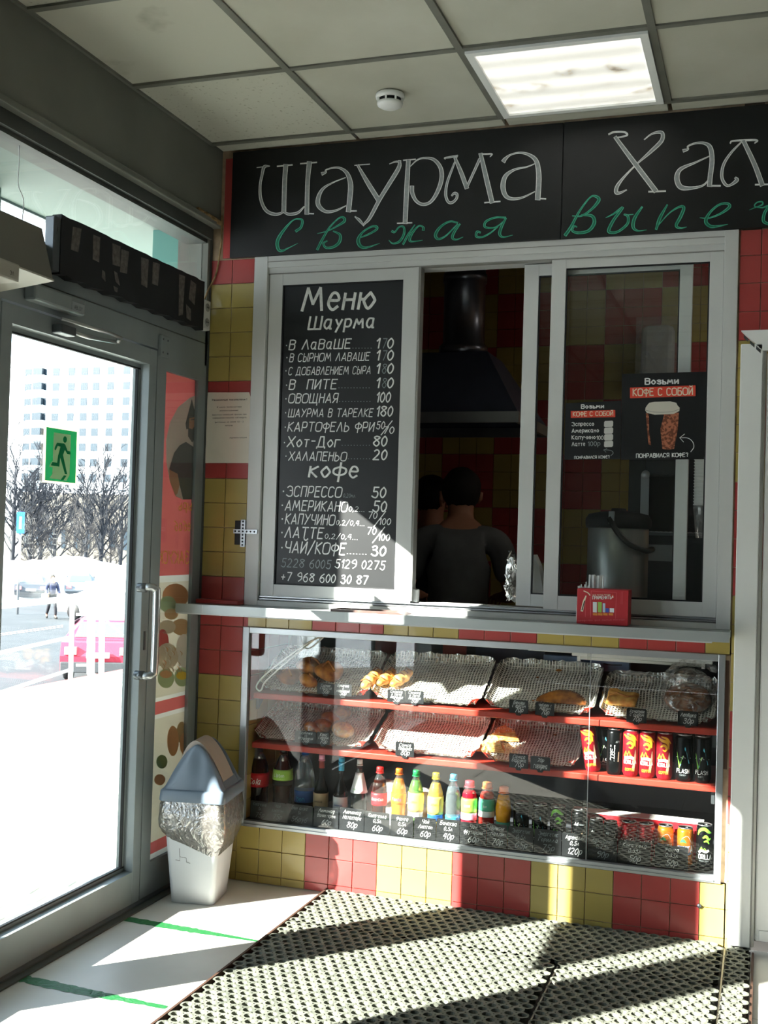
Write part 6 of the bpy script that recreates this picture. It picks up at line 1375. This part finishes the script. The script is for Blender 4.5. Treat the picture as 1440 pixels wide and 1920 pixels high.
# bag: draped outside the rim
b = MB(); rings = []; NR = 14; N0 = rrect(.122, .132, .03, 0, n=14); M_ = len(N0)
for i in range(NR+1):
    f = i/NR; ring = []
    for k, (x, y, _) in enumerate(N0):
        a = math.atan2(y, x); front = max(0, -math.sin(a))
        zb = .188+.085*max(0, -math.cos(a))*(1-front*.3)+.012*noise.noise(Vector((a*3, 0, 0)))
        z = .395+(zb-.395)*f
        bulge = 1+.10*math.sin(PI*min(f*1.1, 1))+.05*noise.noise(Vector((a*3.5, f*4, 2)))+.02*noise.noise(Vector((a*14, f*12, 5)))
        taper = 1-.20*max(0, f-.75)/.25*.6-.06*f
        ring.append((x*bulge*taper, y*bulge*taper, z+.004*noise.noise(Vector((a*12, f*9, 1)))))
    rings.append(ring)
loft(b, rings, 'bag_film', cap0=False, cap1=False); b.build('bin_bag', bn, org=0)
# lid
b = MB(); loft(b, [rrect(.128, .138, .022, .388), rrect(.130, .140, .024, .392), rrect(.127, .137, .024, .425), rrect(.120, .130, .024, .432)], 'lid_blue', cap0=False, cap1=True)
def arch(xn): return max(0, 1-abs(xn)**1.6)
NX = 28
def gable(sgn):
    vs = []; NY = 12
    for i in range(NX+1):
        xn = -1+2*i/NX
        for j in range(NY+1):
            s_ = j/NY                      # outer foot to inner edge
            g = math.sin(PI/2*min(1, s_*1.15))**.75
            y = sgn*(.128-.046*s_)
            dent = .010*math.exp(-((xn-.15)/.22)**2-((s_-.35)/.25)**2)
            vs.append((xn*.118, y*(1-0*xn)-sgn*dent, .430+.165*arch(xn)*g))
    base = (NX+1)*(NY+1)
    fs = [(i*(NY+1)+j, (i+1)*(NY+1)+j, (i+1)*(NY+1)+j+1, i*(NY+1)+j+1) for i in range(NX) for j in range(NY)]
    # inner wall
    for i in range(NX+1): vs.append((vs[i*(NY+1)+NY][0], sgn*.079, .43))
    for i in range(NX): fs.append((i*(NY+1)+NY, (i+1)*(NY+1)+NY, base+i+1, base+i))
    b.add(vs, fs, 'lid_blue', True)
gable(-1); gable(1); b.build('lid', bn, org=0)
b = MB()
for sg in (-1, 1):   # sloped sills between the gables
    b = MB(); b.add([(sg*.118, -.128, .431), (sg*.118, .128, .431), (sg*.096, .082, .462), (sg*.096, -.082, .462)], [(0, 1, 2, 3)], 'lid_blue')
    b.build('lid_sill', bn, org=0)
b = MB(); b.box(-.095, .095, -.078, .078, .433, .462, 'black'); b.build('throat', bn, org=0)
b = MB(); vs = []; n = 22
for sy_ in (-.075, .055):
    for i in range(n+1):
        xn = -1+2*i/n; vs.append((xn*.098, sy_, .448+.160*(1-abs(xn)**1.9)))
rotm = Matrix.Rotation(math.radians(-7), 3, 'Y')
vs = [tuple(rotm @ (Vector(v)-Vector((0, 0, .5)))+Vector((0, 0, .5))) for v in vs]
b.add(vs, [(i, i+1, n+2+i, n+1+i) for i in range(n)], 'flap_beige', True)
b.add([vs[i] for i in range(n+1)]+[(v[0]*.9, v[1], v[2]-.02) for v in vs[:n+1]], [(i, i+1, n+2+i, n+1+i) for i in range(n)], 'flap_beige')
b.build('swing_flap', bn, org=0)

# ============================================================ FLOOR: MATS, TAPE, TRIM
mat('rubber', '5c5f55', .85, col2='787b6f', vs=30, bump=.7, bs=140)
def mat_piece(label, x0, x1, y0, y1, grp='rubber mats'):
    P = .0395; Q = P*.866; zt, zb = .018, .0015; t = thing('rubber_mat', label, 'mat', ((x0+x1)/2, (y0+y1)/2, .0005), group=grp)
    vs = []; fs = []; rows = int((y1-y0)/Q); W = x1-x0
    cols = int(W/P); P2 = W/(cols+.5); Q2 = (y1-y0)/rows; R = P2*.35; n = 8
    for j in range(rows):
        for i in range(cols):
            cx = -W/2+P2*(i+.5)+(P2/2 if j % 2 else 0); cy = -(y1-y0)/2+Q2*(j+.5)
            b0 = len(vs); rr = random.uniform(.97, 1.03)
            # hexagon outer (6 corners, the corners cut to leave the small holes) and octagon hole
            outer = []
            for k in range(6):
                a = PI/6+PI/3*k
                c0 = (P2*.577*math.cos(a), Q2*.667*math.sin(a))
                for da in (-1, 1):
                    a2 = a+da*PI/6; mid = (P2*.5*math.cos(a2), Q2*.577*math.sin(a2)); f = .72
                    outer.append((mid[0]+(c0[0]-mid[0])*f*.9, mid[1]+(c0[1]-mid[1])*f*.9))
            inner = [(R*rr*math.cos(PI/6+2*PI*(k)/12-PI/12+0), R*rr*math.sin(PI/6+2*PI*k/12-PI/12)) for k in range(12)]
            for (x, y) in outer: vs.append((cx+x, cy+y, zt))
            for (x, y) in inner: vs.append((cx+x, cy+y, zt))
            for (x, y) in inner: vs.append((cx+x*.92, cy+y*.92, zb))
            for k in range(12):
                k2 = (k+1) % 12
                fs.append((b0+k, b0+k2, b0+12+k2, b0+12+k)); fs.append((b0+12+k, b0+12+k2, b0+24+k2, b0+24+k))
    b = MB(); b.add(vs, fs, 'rubber'); b.build('honeycomb', t, org=0)
    b = MB(); hw, hh = W/2, (y1-y0)/2
    b.box(-hw, hw, -hh, hh, 0, .0022, 'black_rubber' if 0 else 'rubber_under'); b.build('underlay', t, org=0)
    b = MB()
    nT = int(W/P2)
    for k in range(nT): 
        if k % 2 == 0: b.box(-hw+P2*(k+.2), -hw+P2*(k+.8), hh-.006, hh+.002, .002, .017, 'rubber')
    b.build('edge_lugs', t, org=0, kind='stuff')
mat('rubber_under', '2a2b28', .9)
mat_piece('long rubber ring mat lying along the foot of the tiled wall', .605, 2.086, -.398, -.012)
mat_piece('large rubber ring mat in the sun at the left, in front of the long one', .605, 1.572, -1.95, -.404)
mat_piece('rubber ring mat in the middle of the floor, right of the black joint', 1.578, 2.086, -1.95, -.404)
mat_piece('narrow rubber ring mat strip at the right end by the white casing', 2.092, 2.175, -1.95, -.012)
b = MB(); b.box(.594, .602, -1.95, -.005, 0, .019, 'wood_dark'); b.box(2.178, 2.186, -1.95, -.04, 0, .012, 'wood_dark'); b.build('mat_edging', fl)
film('tape_green', '1d6a36', alpha=.9, rough=.4, gl=.1, var=.1)
for lab, pts, wds in (('green floor tape strip near the trash bin, thinning out towards the mat', [(.045, -.572), (.20, -.578), (.35, -.582), (.45, -.584), (.575, -.586)], [.045, .045, .04, .026, .014]), ('worn green floor tape strip nearest the camera', [(.045, -1.165), (.16, -1.172), (.30, -1.178), (.42, -1.180), (.56, -1.182)], [.05, .052, .046, .030, .022])):
    b = MB(); n = 40; vs = []; C_ = cr([(p_[0], p_[1], w_) for p_, w_ in zip(pts, wds)], 10)
    for i, c in enumerate(C_):
        wv = c.z*(1+.35*noise.noise(Vector((i*1.3, pts[0][1]*9, 0))))
        for (s_, z_) in ((1, .0004), (-1, .0004)): vs.append((c.x, c.y+s_*wv/2+.002*noise.noise(Vector((i, s_, 3))), z_+.0006))
    b.add(vs, [(2*i, 2*i+1, 2*i+3, 2*i+2) for i in range(len(C_)-1)], 'tape_green'); o = b.build('floor_tape'); tag(o, lab, 'tape')
# white casing and the white door panel on the right
tr = struct('trim_1')
b = MB(); b.box(2.098, 2.172, -.032, .003, .022, 2.11, 'white_panel', bev=.003)
b.build('casing_upright', tr)
b = MB(); b.prism([(2.098, 2.158), (3.2, 2.158), (3.2, 2.085), (2.172, 2.085)], lambda u, v, h: (u, -.032+h, v), .035, 'white_panel'); b.build('casing_head', tr)
b = MB()
for k in range(3):
    f0 = .10+.30*k; f1 = f0+.22; p0 = Vector((2.100, -.0335, 2.150)); p1 = Vector((2.170, -.0335, 2.082)); a_ = p0.lerp(p1, f0); c_ = p0.lerp(p1, f1)
    b.add([tuple(a_), tuple(a_+Vector((0, 0, -.012))), tuple(c_+Vector((0, 0, -.012))), tuple(c_)], [(0, 1, 2, 3)], 'alu_dark')
b.build('mitre_gap', tr)
b = MB(); b.box(2.172, 2.184, -.012, .1, .02, 2.085, 'white_panel'); b.box(2.172, 2.1755, -.033, .0, .02, 2.085, 'pvc_shadow'); b.build('jamb', tr)
d3 = struct('door_3')
b = MB(); b.box(2.186, 3.14, -.02, .03, .045, 2.08, 'white_panel', bev=.006); b.build('panel', d3)
b = MB(); b.box(2.20, 3.12, -.026, -.02, .05, .085, 'white_panel', bev=.003); b.build('bottom_rail', d3)
# ============================================================ OUTSIDE
mat('paving', 'd8d4c8', .85, var=.05, vs=3, bump=.1, bs=20); mat('paving_joint', '6c6a66', .95)
pl = struct('platform')
b = MB(); sl = .085
zf = lambda x: sl*x-.012
b.add([(-.1, -9, zf(-.1)), (-.1, 22, zf(-.1)), (-5.95, 22, zf(-5.95)), (-5.95, -9, zf(-5.95)), (-5.95, 22, -2.3), (-5.95, -9, -2.3)], [(0, 1, 2, 3), (3, 2, 4, 5)], 'paving_joint'); b.build('base', pl)
b = MB(); b.box(-.098, .098, -.048, .048, 0, .012, 'paving', bev=.002)
pm = mesh_of(b, 'paving_brick'); rot = (0, -math.atan(sl), 0)
far = MB(); cnt = 0; bx_ = []
for i in range(57):
    for j in range(120):
        x = -.16-.1025*i; y = -1.2+.205*j+(.1 if i % 2 else 0)
        if y > 20 or y < -1.2: continue
        bx_.append((x, y))
vis = lambda x, y: (lambda d: d.dot(_f) > 0 and 0 < 720+FPX*d.dot(_R)/d.dot(_f) < 262 and 1200 < 960-FPX*d.dot(_U)/d.dot(_f) < 1760)(Vector((x, y, sl*x))-CAM)
bx_.sort(key=lambda q: (q[0]-CAM.x)**2+(q[1]-CAM.y)**2)
near = [q for q in bx_ if vis(*q)][:300]; ns = set(near)
for (x, y) in near: piece(pm, 'paving_brick', pl, (x, y, sl*x-.012+random.uniform(-.002, .003)), rot=(0, -math.atan(sl), PI/2))
for (x, y) in bx_:
    if (x, y) in ns: continue
    z = sl*x; r1, r2 = .0475, .098
    far.box(x-r1, x+r1, y-r2, y+r2, z-.012, z+random.uniform(-.002, .002), 'paving')
far.build('paving_field', pl, kind='stuff')
b = MB(); b.box(-6.05, -5.90, -9, 22, -.62, -.50, mat('kerb_red', 'c86a62', .8), bev=.01); b.build('kerb', pl)
# building facade and porch roof
o = MB(); o.box(-.35, -.1, .12, 9, -.6, 3.4, mat('teal_wall', '5c8a84', .8)); o = o.build('wall_outside'); tag(o, kind='structure')
t = thing('porch_roof', 'flat grey green porch roof outside above the transom window', 'roof', (-.5, -2, 2.74))
mat('soffit', '66736f', .7, var=.06, vs=2)
b = MB(); b.box(-.70, -.15, -9, 9, 2.70, 2.78, 'soffit'); b.build('slab', t); b = MB(); b.box(-.73, -.70, -9, 9, 2.69, 2.80, 'alu_dark'); b.build('fascia', t)
# unseen pier, added under the porch roof to cast the shadow beside the bin
t = thing('shade_pier', 'unseen pier added outside the door to shade the bin', 'pier', (-.68, -.9, 0))
b = MB(); b.box(-.78, -.62, -1.275, -.55, -.06, 2.70, 'soffit', bev=.005); b.build('shaft', t)
b = MB(); b.box(-.80, -.60, -1.30, -.53, -.08, .10, 'paving'); b.build('plinth', t)
# street
st = struct('ground')
def gquad(pts, z, m, name):
    b = MB(); b.add([(x, y, z) for x, y in pts], [tuple(range(len(pts)))], m); return b.build(name, st)
gquad([(-5.9, -60), (-5.9, 400), (-400, 400), (-400, -60)], -2.32, 'snow', 'snow_field')
mat('road_line', 'e8eaea', .8)
d_ = Vector((-.45, 1.0, 0)).normalized()   # direction of the street as seen
def strip(p0, p1, wd, z, m, name):
    a, c = Vector((*p0, 0)), Vector((*p1, 0)); t_ = (c-a).normalized(); n_ = Vector((-t_.y, t_.x, 0))*wd/2
    return gquad([((a+n_).x, (a+n_).y), ((c+n_).x, (c+n_).y), ((c-n_).x, (c-n_).y), ((a-n_).x, (a-n_).y)], z, m, name)
A0, A1 = hz(0, 1122, -2.2), hz(240, 1135, -2.2); 
far0 = hz(-200, 1122, -2.2); far1 = hz(400, 1140, -2.2)
b = MB(); b.add([tuple(hz(-400, 1116, -2.2)), tuple(hz(700, 1150, -2.2)), tuple(hz(700, 1360, -2.2)), tuple(hz(-400, 1360, -2.2))], [(0, 1, 2, 3)], 'asphalt'); b.build('road', st)
for (y0_, y1_) in ((1192, 1176), (1189, 1173)):
    b = MB(); p = [hz(0, y0_, -2.19), hz(118, y1_, -2.19), hz(118, y1_-1.2, -2.19), hz(0, y0_-1.4, -2.19)]; b.add([tuple(q) for q in p], [(0, 1, 2, 3)], 'road_line'); b.build('road_marking', st)
# snow bank beyond the road
t = thing('snow_bank', 'high white snow bank piled along the far side of the road', 'snow')
b = MB(); vs = []; NXs, NYs = 60, 10
c0 = at(-250, 1040, 52); c1 = at(560, 1060, 70)
for i in range(NXs+1):
    f = i/NXs; cpos = Vector(c0).lerp(Vector(c1), f); dr = Vector((cpos.x-CAM.x, cpos.y-CAM.y, 0)).normalized()
    for j in range(NYs+1):
        g = j/NYs; p = Vector((cpos.x, cpos.y, 0))+dr*(g*14-4)
        hgt_ = (math.sin(PI*min(g*1.0, 1))**.7)*(1.9+.5*noise.noise(Vector((f*9, 0, 0)))+.3*noise.noise(Vector((f*30, g*4, 2))))
        vs.append((p.x, p.y, -2.3+hgt_))
b.add(vs, [(i*(NYs+1)+j, (i+1)*(NYs+1)+j, (i+1)*(NYs+1)+j+1, i*(NYs+1)+j+1) for i in range(NXs) for j in range(NYs)], 'snow', True); o = b.build('drift', t)
# railing along the platform
mat('rail_white', 'd9dde0', .5, var=.08, vs=10)
def plat(px_, py_):
    d = ray(px_, py_); tt = (CAM.z-sl*CAM.x)/(sl*d.x-d.z); return CAM+d*tt
t = thing('railing', 'white painted pipe railing along the platform edge left of the metal frame', 'railing', tuple(plat(132, 1285)))
P1 = plat(132, 1285); dist = (P1-CAM).dot(_f); up = lambda y_: at(131, y_, dist)
dirr = (plat(0, 1335)-P1).normalized()*1.0
b = MB(); b.tube([P1, at(136, 1120, dist)], .028, 'rail_white', 8); b.build('post', t)
e0 = P1+dirr*0; L = 3.2
tops = at(136, 1122, dist)
def railto(z0, r): 
    a_ = Vector((P1.x, P1.y, P1.z+z0)); c_ = a_+dirr*L; return [a_, c_]
b = MB(); b.tube(railto(tops.z-P1.z, .03), .034, 'rail_white', 8); b.build('top_rail', t)
for zz in (.55, .18):
    b = MB(); b.tube(railto(zz*1.05, .02), .020, 'rail_white', 8); b.build('lower_rail', t)
b = MB(); e_ = railto(0, 0)[1]; b.tube([(e_.x, e_.y, e_.z-.1), (e_.x, e_.y, e_.z+1.1)], .028, 'rail_white', 8); b.build('post', t)
# sturdier frame with diagonal brace
t = thing('metal_frame', 'wide white metal frame with diagonal braces at the platform edge', 'frame', tuple(plat(190, 1282)))
dd = (plat(190, 1282)-CAM).dot(_f)
F = lambda x, y: at(x, y, dd)
b = MB(); b.tube([F(172, 1098), F(170, 1262), F(176, 1272), F(190, 1276), F(232, 1276)], .048, 'rail_white', 10); b.build('main_tube', t)
b = MB(); b.tube([F(192, 1098), F(190, 1285)], .034, 'rail_white', 8); b.build('post', t)
b = MB(); b.tube([F(178, 1098), F(205, 1108), F(236, 1135)], .026, 'rail_white', 8); b.build('brace', t)
b = MB(); b.tube([F(190, 1155), F(236, 1195)], .014, 'rail_white', 8); b.build('brace', t)
b = MB(); b.tube([F(143, 1152), F(172, 1152)], .016, 'rail_white', 8); b.tube([F(143, 1247), F(172, 1247)], .016, 'rail_white', 8); b.build('cross_bar', t)
b = MB(); b.tube([F(160, 1098), F(240, 1098)], .05, 'rail_white', 8); b.build('top_tube', t)
# cars
def car(label, base, rz, col, sc=1.0, seen='rear'):
    t = thing('car', label, 'car', base, (0, 0, rz)); m_ = mat('paint_'+col, col, .3, coat=.5)
    prof = [(-2.15, .30), (-2.2, .65), (-2.05, .95), (-1.75, 1.0), (-1.35, 1.42), (-.2, 1.5), (.6, 1.42), (1.15, 1.02), (2.0, .88), (2.15, .6), (2.1, .30)]
    b = MB(); rings = []
    for (yy, ins, sc_) in ((-.85, 0, .98), (-.80, .0, 1.0), (.80, 0, 1.0), (.85, 0, .98)):
        pass
    xs = [-.86, -.80, -.55, .55, .80, .86]
    vs = []; 
    for x in xs:
        k = 1-.10*max(0, (abs(x)-.55)/.31)
        for (y, z) in prof: vs.append((x*(1 if z < 1.1 else .84)*sc, y*sc*(1 if z < 1.1 else k), (z*(k if z > 1.1 else 1))*sc))
    n = len(prof); fs = [(i*n+k, (i+1)*n+k, (i+1)*n+(k+1) % n, i*n+(k+1) % n) for i in range(len(xs)-1) for k in range(n)]
    fs += [tuple(range(n)), tuple(range(len(xs)*n-1, (len(xs)-1)*n-1, -1))]
    b.add(vs, fs, m_, False); b.build('body', t, org=0)
    def wdw(q, name='window'):
        b = MB(); b.add([(x*sc, y*sc, z*sc) for x, y, z in q], [(0, 1, 2, 3)], 'car_glass'); b.build(name, t, org=0)
    if 'car_glass' not in MATS: mat('car_glass', '59646c', .15)
    wdw([(-.62, -1.72, 1.05), (.62, -1.72, 1.05), (.52, -1.40, 1.38), (-.52, -1.40, 1.38)]); wdw([(-.62, 1.14, 1.06), (.62, 1.14, 1.06), (.52, .66, 1.40), (-.52, .66, 1.40)])
    for s_ in (-1, 1): wdw([(s_*.80, -1.3, 1.05), (s_*.80, .9, 1.05), (s_*.735, .5, 1.38), (s_*.735, -1.15, 1.38)])
    for (x, y) in ((-.78, -1.35), (.78, -1.35), (-.78, 1.35), (.78, 1.35)):
        b = MB(); b.lathe([(0, -.1), (.30, -.1), (.33, -.06), (.33, .06), (.30, .1), (.18, .1), (.16, .06), (0, .06)], 'rubber_seal', x*sc, y*sc, .33*sc, n=18, ax='x'); b.build('wheel', t, org=0)
    b = MB(); b.box(-.84*sc, .84*sc, -2.27*sc, -2.12*sc, .28*sc, .52*sc, mat('bumper', '3c3f42', .6), bev=.02); b.build('bumper', t, org=0)
    b = MB(); b.box(-.26*sc, .26*sc, -2.285*sc, -2.20*sc, .62*sc, .74*sc, 'white'); b.build('number_plate', t, org=0)
    for s_ in (-1, 1):
        b = MB(); b.box(s_*.62*sc-.14*sc, s_*.62*sc+.14*sc, -2.235*sc, -2.10*sc, .68*sc, .86*sc, mat('tail_light', 'e08080', .3), bev=.01); b.build('tail_light', t, org=0)
    return t
pc = hz(205, 1262, -2.2)
car('red car parked below the platform, seen from behind through the metal frame', (pc.x, pc.y, -2.2), math.atan2(pc.y-CAM.y, pc.x-CAM.x)-PI/2-.12, 'c2364a', 1.0)
pc = at(222, 1095, 44); car('silver car standing at the snow bank above the red car', (pc.x, pc.y, -2.2), math.atan2(pc.y-CAM.y, pc.x-CAM.x)-PI/2+.9, 'c9d2d6', 1.05)
for (x_, y_, d, lab, cc) in ((60, 1112, 54, 'dark parked car far left in the snow across the road', '4a4f55'), (150, 1108, 56, 'grey parked car right of the far dark one across the road', '70787e')):
    pc = at(x_, y_, d+2); car(lab, (pc.x, pc.y, -2.25), .6, cc, .9)
# pedestrian
pp = hz(96, 1160, -2.2)
figure('person', 'person in dark clothes walking across the road carrying a pale bag', (pp.x, pp.y, -2.2), .9, 1.72,
       dict(lk=(.10, -.16, .50), la=(.10, -.20, .09), lt=(.11, -.34, .05), rk=(-.10, .04, .50), ra=(-.10, .30, .14), rt=(-.11, .22, .04)), dict(top='shirt_navy', legs='trouser_dark', sleeve=1.0, top_name='jacket'), hat='hat')
t = thing('shopping_bag', 'pale bag hanging from the hand of the walking person', 'bag', (pp.x-.22, pp.y-.1, -2.2+.62))
b = MB(); b.box(-.16, .16, -.07, .07, 0, .34, 'label_white', bev=.03); b.build('bag', t, org=0); b = MB(); b.tube([(-.06, 0, .34), (0, 0, .44), (.06, 0, .34)], .01, 'label_white', 6); b.build('strap', t, org=0)
# road sign
q = at(38, 1000, 46)
t = thing('road_sign', 'blue road sign on a thin pole at the left of the snow bank', 'sign', (q.x, q.y, -2.2))
b = MB(); b.tube([(0, 0, 0), (0, 0, 3.6)], .05, 'alu', 8); b.build('pole', t, org=0)
qa = at(31, 1000, 46); qb = at(44, 960, 46); tz = (qb.z+2.2); bz = qa.z+2.2
b = MB(); w_ = (qb-qa).length*.0+.16
m_ = Matrix.Rotation(-.33, 3, 'Z')
def rb_(x, y, z): v = Matrix.Rotation(.55, 3, 'Z') @ Vector((x, y, 0)); return (v.x, v.y, z)
b.add([rb_(x, y, z) for z in (bz, tz) for (x, y) in ((-w_, -.08), (w_, -.08), (w_, -.03), (-w_, -.03))], [(0, 1, 2, 3), (7, 6, 5, 4), (0, 4, 5, 1), (1, 5, 6, 2), (2, 6, 7, 3), (3, 7, 4, 0)], mat('sign_blue', '2f6cc0', .5)); b.build('plate', t, org=0)
b = MB(); zc_ = (bz+tz)/2
b.add([rb_(x, -.085, z) for x, z in ((-.05, zc_-.25), (.05, zc_-.25), (.05, zc_+.25), (-.05, zc_+.25))], [(0, 1, 2, 3)], 'white'); b.build('symbol', t, org=0)
# apartment block
DB = 225
t = thing('apartment_block', 'tall white apartment block with rows of windows far behind the bare trees', 'building', tuple(at(130, 1010, DB)))
mat('block_wall', 'b4b8ba', .9); mat('block_window', '1f2c35', .3); mat('block_balcony', 'b8c8ce', .8)
fa = at(18, 1000, DB); fb = at(262, 1000, DB-10); t_ = Vector((fb.x-fa.x, fb.y-fa.y, 0)); LB = t_.length; t_.normalize(); nrm = Vector((t_.y, -t_.x, 0)); 
if nrm.dot(CAM-fa) < 0: nrm = -nrm
zt_ = at(60, 688, DB).z; zg = -2.5
P0 = Vector((fa.x, fa.y, 0))
def bl(s_, d_, z): v = P0+t_*s_+nrm*d_; return (v.x, v.y, z)
def bbox_(b, s0, s1, d0, d1, z0, z1, m):
    vs = [bl(s_, d__, z) for s_ in (s0, s1) for d__ in (d0, d1) for z in (z0, z1)]
    b.add(vs, [(0, 1, 3, 2), (4, 6, 7, 5), (0, 4, 5, 1), (2, 3, 7, 6), (0, 2, 6, 4), (1, 5, 7, 3)], m)
b = MB(); bbox_(b, -6, LB, -14, 0, zg, zt_, 'block_wall'); b.build('walls', t)
b = MB(); bbox_(b, -6.5, LB+.5, -14.5, .4, zt_, zt_+.8, 'block_wall'); b.build('roof', t)
nfl = 12; fh = (zt_-zg)/nfl
for fl_ in range(nfl):
    z = zg+fh*fl_+1.0
    for k, fr in enumerate((.08, .155, .20, .30, .42, .52, .61, .72, .84, .92)):
        s0 = LB*fr; ww = 1.5
        b = MB(); bbox_(b, s0, s0+ww, 0, .08, z, z+1.5, 'block_window'); w_ob = b.build('window', t)
    b = MB(); bbox_(b, LB*.155-1, LB*.255, 0, 1.1, z-.9, z+.1, 'block_balcony'); b.build('balcony', t)
    b = MB(); bbox_(b, LB*.165, LB*.235, .2, .95, z+.15, z+1.5, 'block_window'); b.build('balcony_glazing', t)
t = thing('yellow_house', 'low pale yellow building half hidden by the bare trees', 'building', tuple(at(140, 960, 120)))
b = MB(); q0 = at(40, 970, 118); q1 = at(250, 965, 118); mat('yellow_wall', '5d5850', .9)
tt_ = Vector((q1.x-q0.x, q1.y-q0.y, 0)); nn = Vector((tt_.y, -tt_.x, 0)).normalized(); zt2 = at(140, 925, 118).z
b.add([(q0.x, q0.y, -2.3), (q1.x, q1.y, -2.3), (q1.x, q1.y, zt2), (q0.x, q0.y, zt2)]+[(q0.x-nn.x*8, q0.y-nn.y*8, -2.3), (q1.x-nn.x*8, q1.y-nn.y*8, -2.3), (q1.x-nn.x*8, q1.y-nn.y*8, zt2), (q0.x-nn.x*8, q0.y-nn.y*8, zt2)], [(0, 1, 2, 3), (5, 4, 7, 6), (1, 5, 6, 2), (4, 0, 3, 7), (3, 2, 6, 7)], 'yellow_wall'); b.build('walls', t)
b = MB(); v0 = Vector((q0.x, q0.y, zt2)); v1 = Vector((q1.x, q1.y, zt2)); b.add([tuple(v0+Vector((0, 0, 0))), tuple(v1), tuple(v1-nn*8+Vector((0, 0, .6))), tuple(v0-nn*8+Vector((0, 0, .6)))], [(0, 1, 2, 3)], 'snow'); b.build('roof', t)
for k in range(9):
    a_ = q0.lerp(q1, (k+.3)/9); c_ = q0.lerp(q1, (k+.6)/9); o_ = Vector((0, 0, 0))
    sgn = 1 if nn.dot(CAM-q0) > 0 else -1
    b = MB(); b.add([(a_.x+nn.x*.1*sgn, a_.y+nn.y*.1*sgn, z) for z in (-.8, 1.2)]+[(c_.x+nn.x*.1*sgn, c_.y+nn.y*.1*sgn, z) for z in (1.2, -.8)], [(0, 1, 2, 3)], 'block_window'); b.build('window', t)
# bare trees
mat('bark', '1d2026', .95, var=.15, vs=4); mat('bark_light', '2c2a2a', .95)
def tree(label, px_, pb, dist, htop, seed, m='bark', spread=1.0, conif=False):
    rnd = random.Random(seed); base = at(px_, pb, dist); base.z = -2.3; Ht = at(px_, htop, dist).z-base.z
    t = thing('bare_tree', label, 'tree', tuple(base), group='bare trees across the road')
    tk = MB(); br = MB()
    tk.tube([(0, 0, 0), (.1, 0, Ht*.25), (0, .1, Ht*.5)], [Ht*.016, Ht*.012, Ht*.008], m, 6)
    tk.build('trunk', t, org=0)
    def grow(p, d, L, r, dep):
        q = p+d*L; br.tube([p, p+d*L*.5+Vector((rnd.uniform(-1, 1), rnd.uniform(-1, 1), 0))*L*.06, q], [r, r*.8, r*.6], m, 3, smooth=False, caps=False)
        if dep == 0: return
        for k in range(3 if dep > 1 else 4):
            nd = (d+Vector((rnd.uniform(-1, 1), rnd.uniform(-1, 1), rnd.uniform(-.25, .75)))*.75*spread).normalized()
            grow(p.lerp(q, rnd.uniform(.45, 1)), nd, L*rnd.uniform(.55, .78), r*.62, dep-1)
    for k in range(15):
        z = Ht*(.12+.38*k/14); a = k*2.4; d = Vector((math.cos(a)*.7*spread, math.sin(a)*.7*spread, .8)).normalized()
        grow(Vector((0, 0, z)), d, Ht*.17, Ht*.0075, 3)
    grow(Vector((0, .1, Ht*.5)), Vector((0, 0, 1)), Ht*.2, Ht*.007, 4)
    br.build('branches', t, org=0)
tree('tall bare tree at the left edge of the door glass', 22, 1040, 74, 780, 1)
tree('bare tree behind the blue road sign', 55, 1040, 76, 810, 2)
tree('bare tree standing behind the exit sign', 100, 1040, 78, 830, 3, spread=1.15)
tree('dense bare tree with a pointed crown right of the exit sign', 188, 1040, 80, 800, 4, spread=.8)
tree('bare tree at the right edge of the door glass', 225, 1040, 84, 830, 5)
tree('low bushy bare tree behind the snow bank', 150, 1050, 73, 905, 6, 'bark_light', 1.3)
tree('low bare bush at the right behind the snow bank', 205, 1050, 82, 930, 7, 'bark_light', 1.4)
tree('low bare bush at the left behind the snow bank', 60, 1045, 74, 920, 8, 'bark_light', 1.3)
tree('second row bare tree between the pointed one and the exit sign', 160, 1030, 90, 820, 9)
tree('second row bare tree left of the exit sign', 75, 1030, 92, 800, 10)
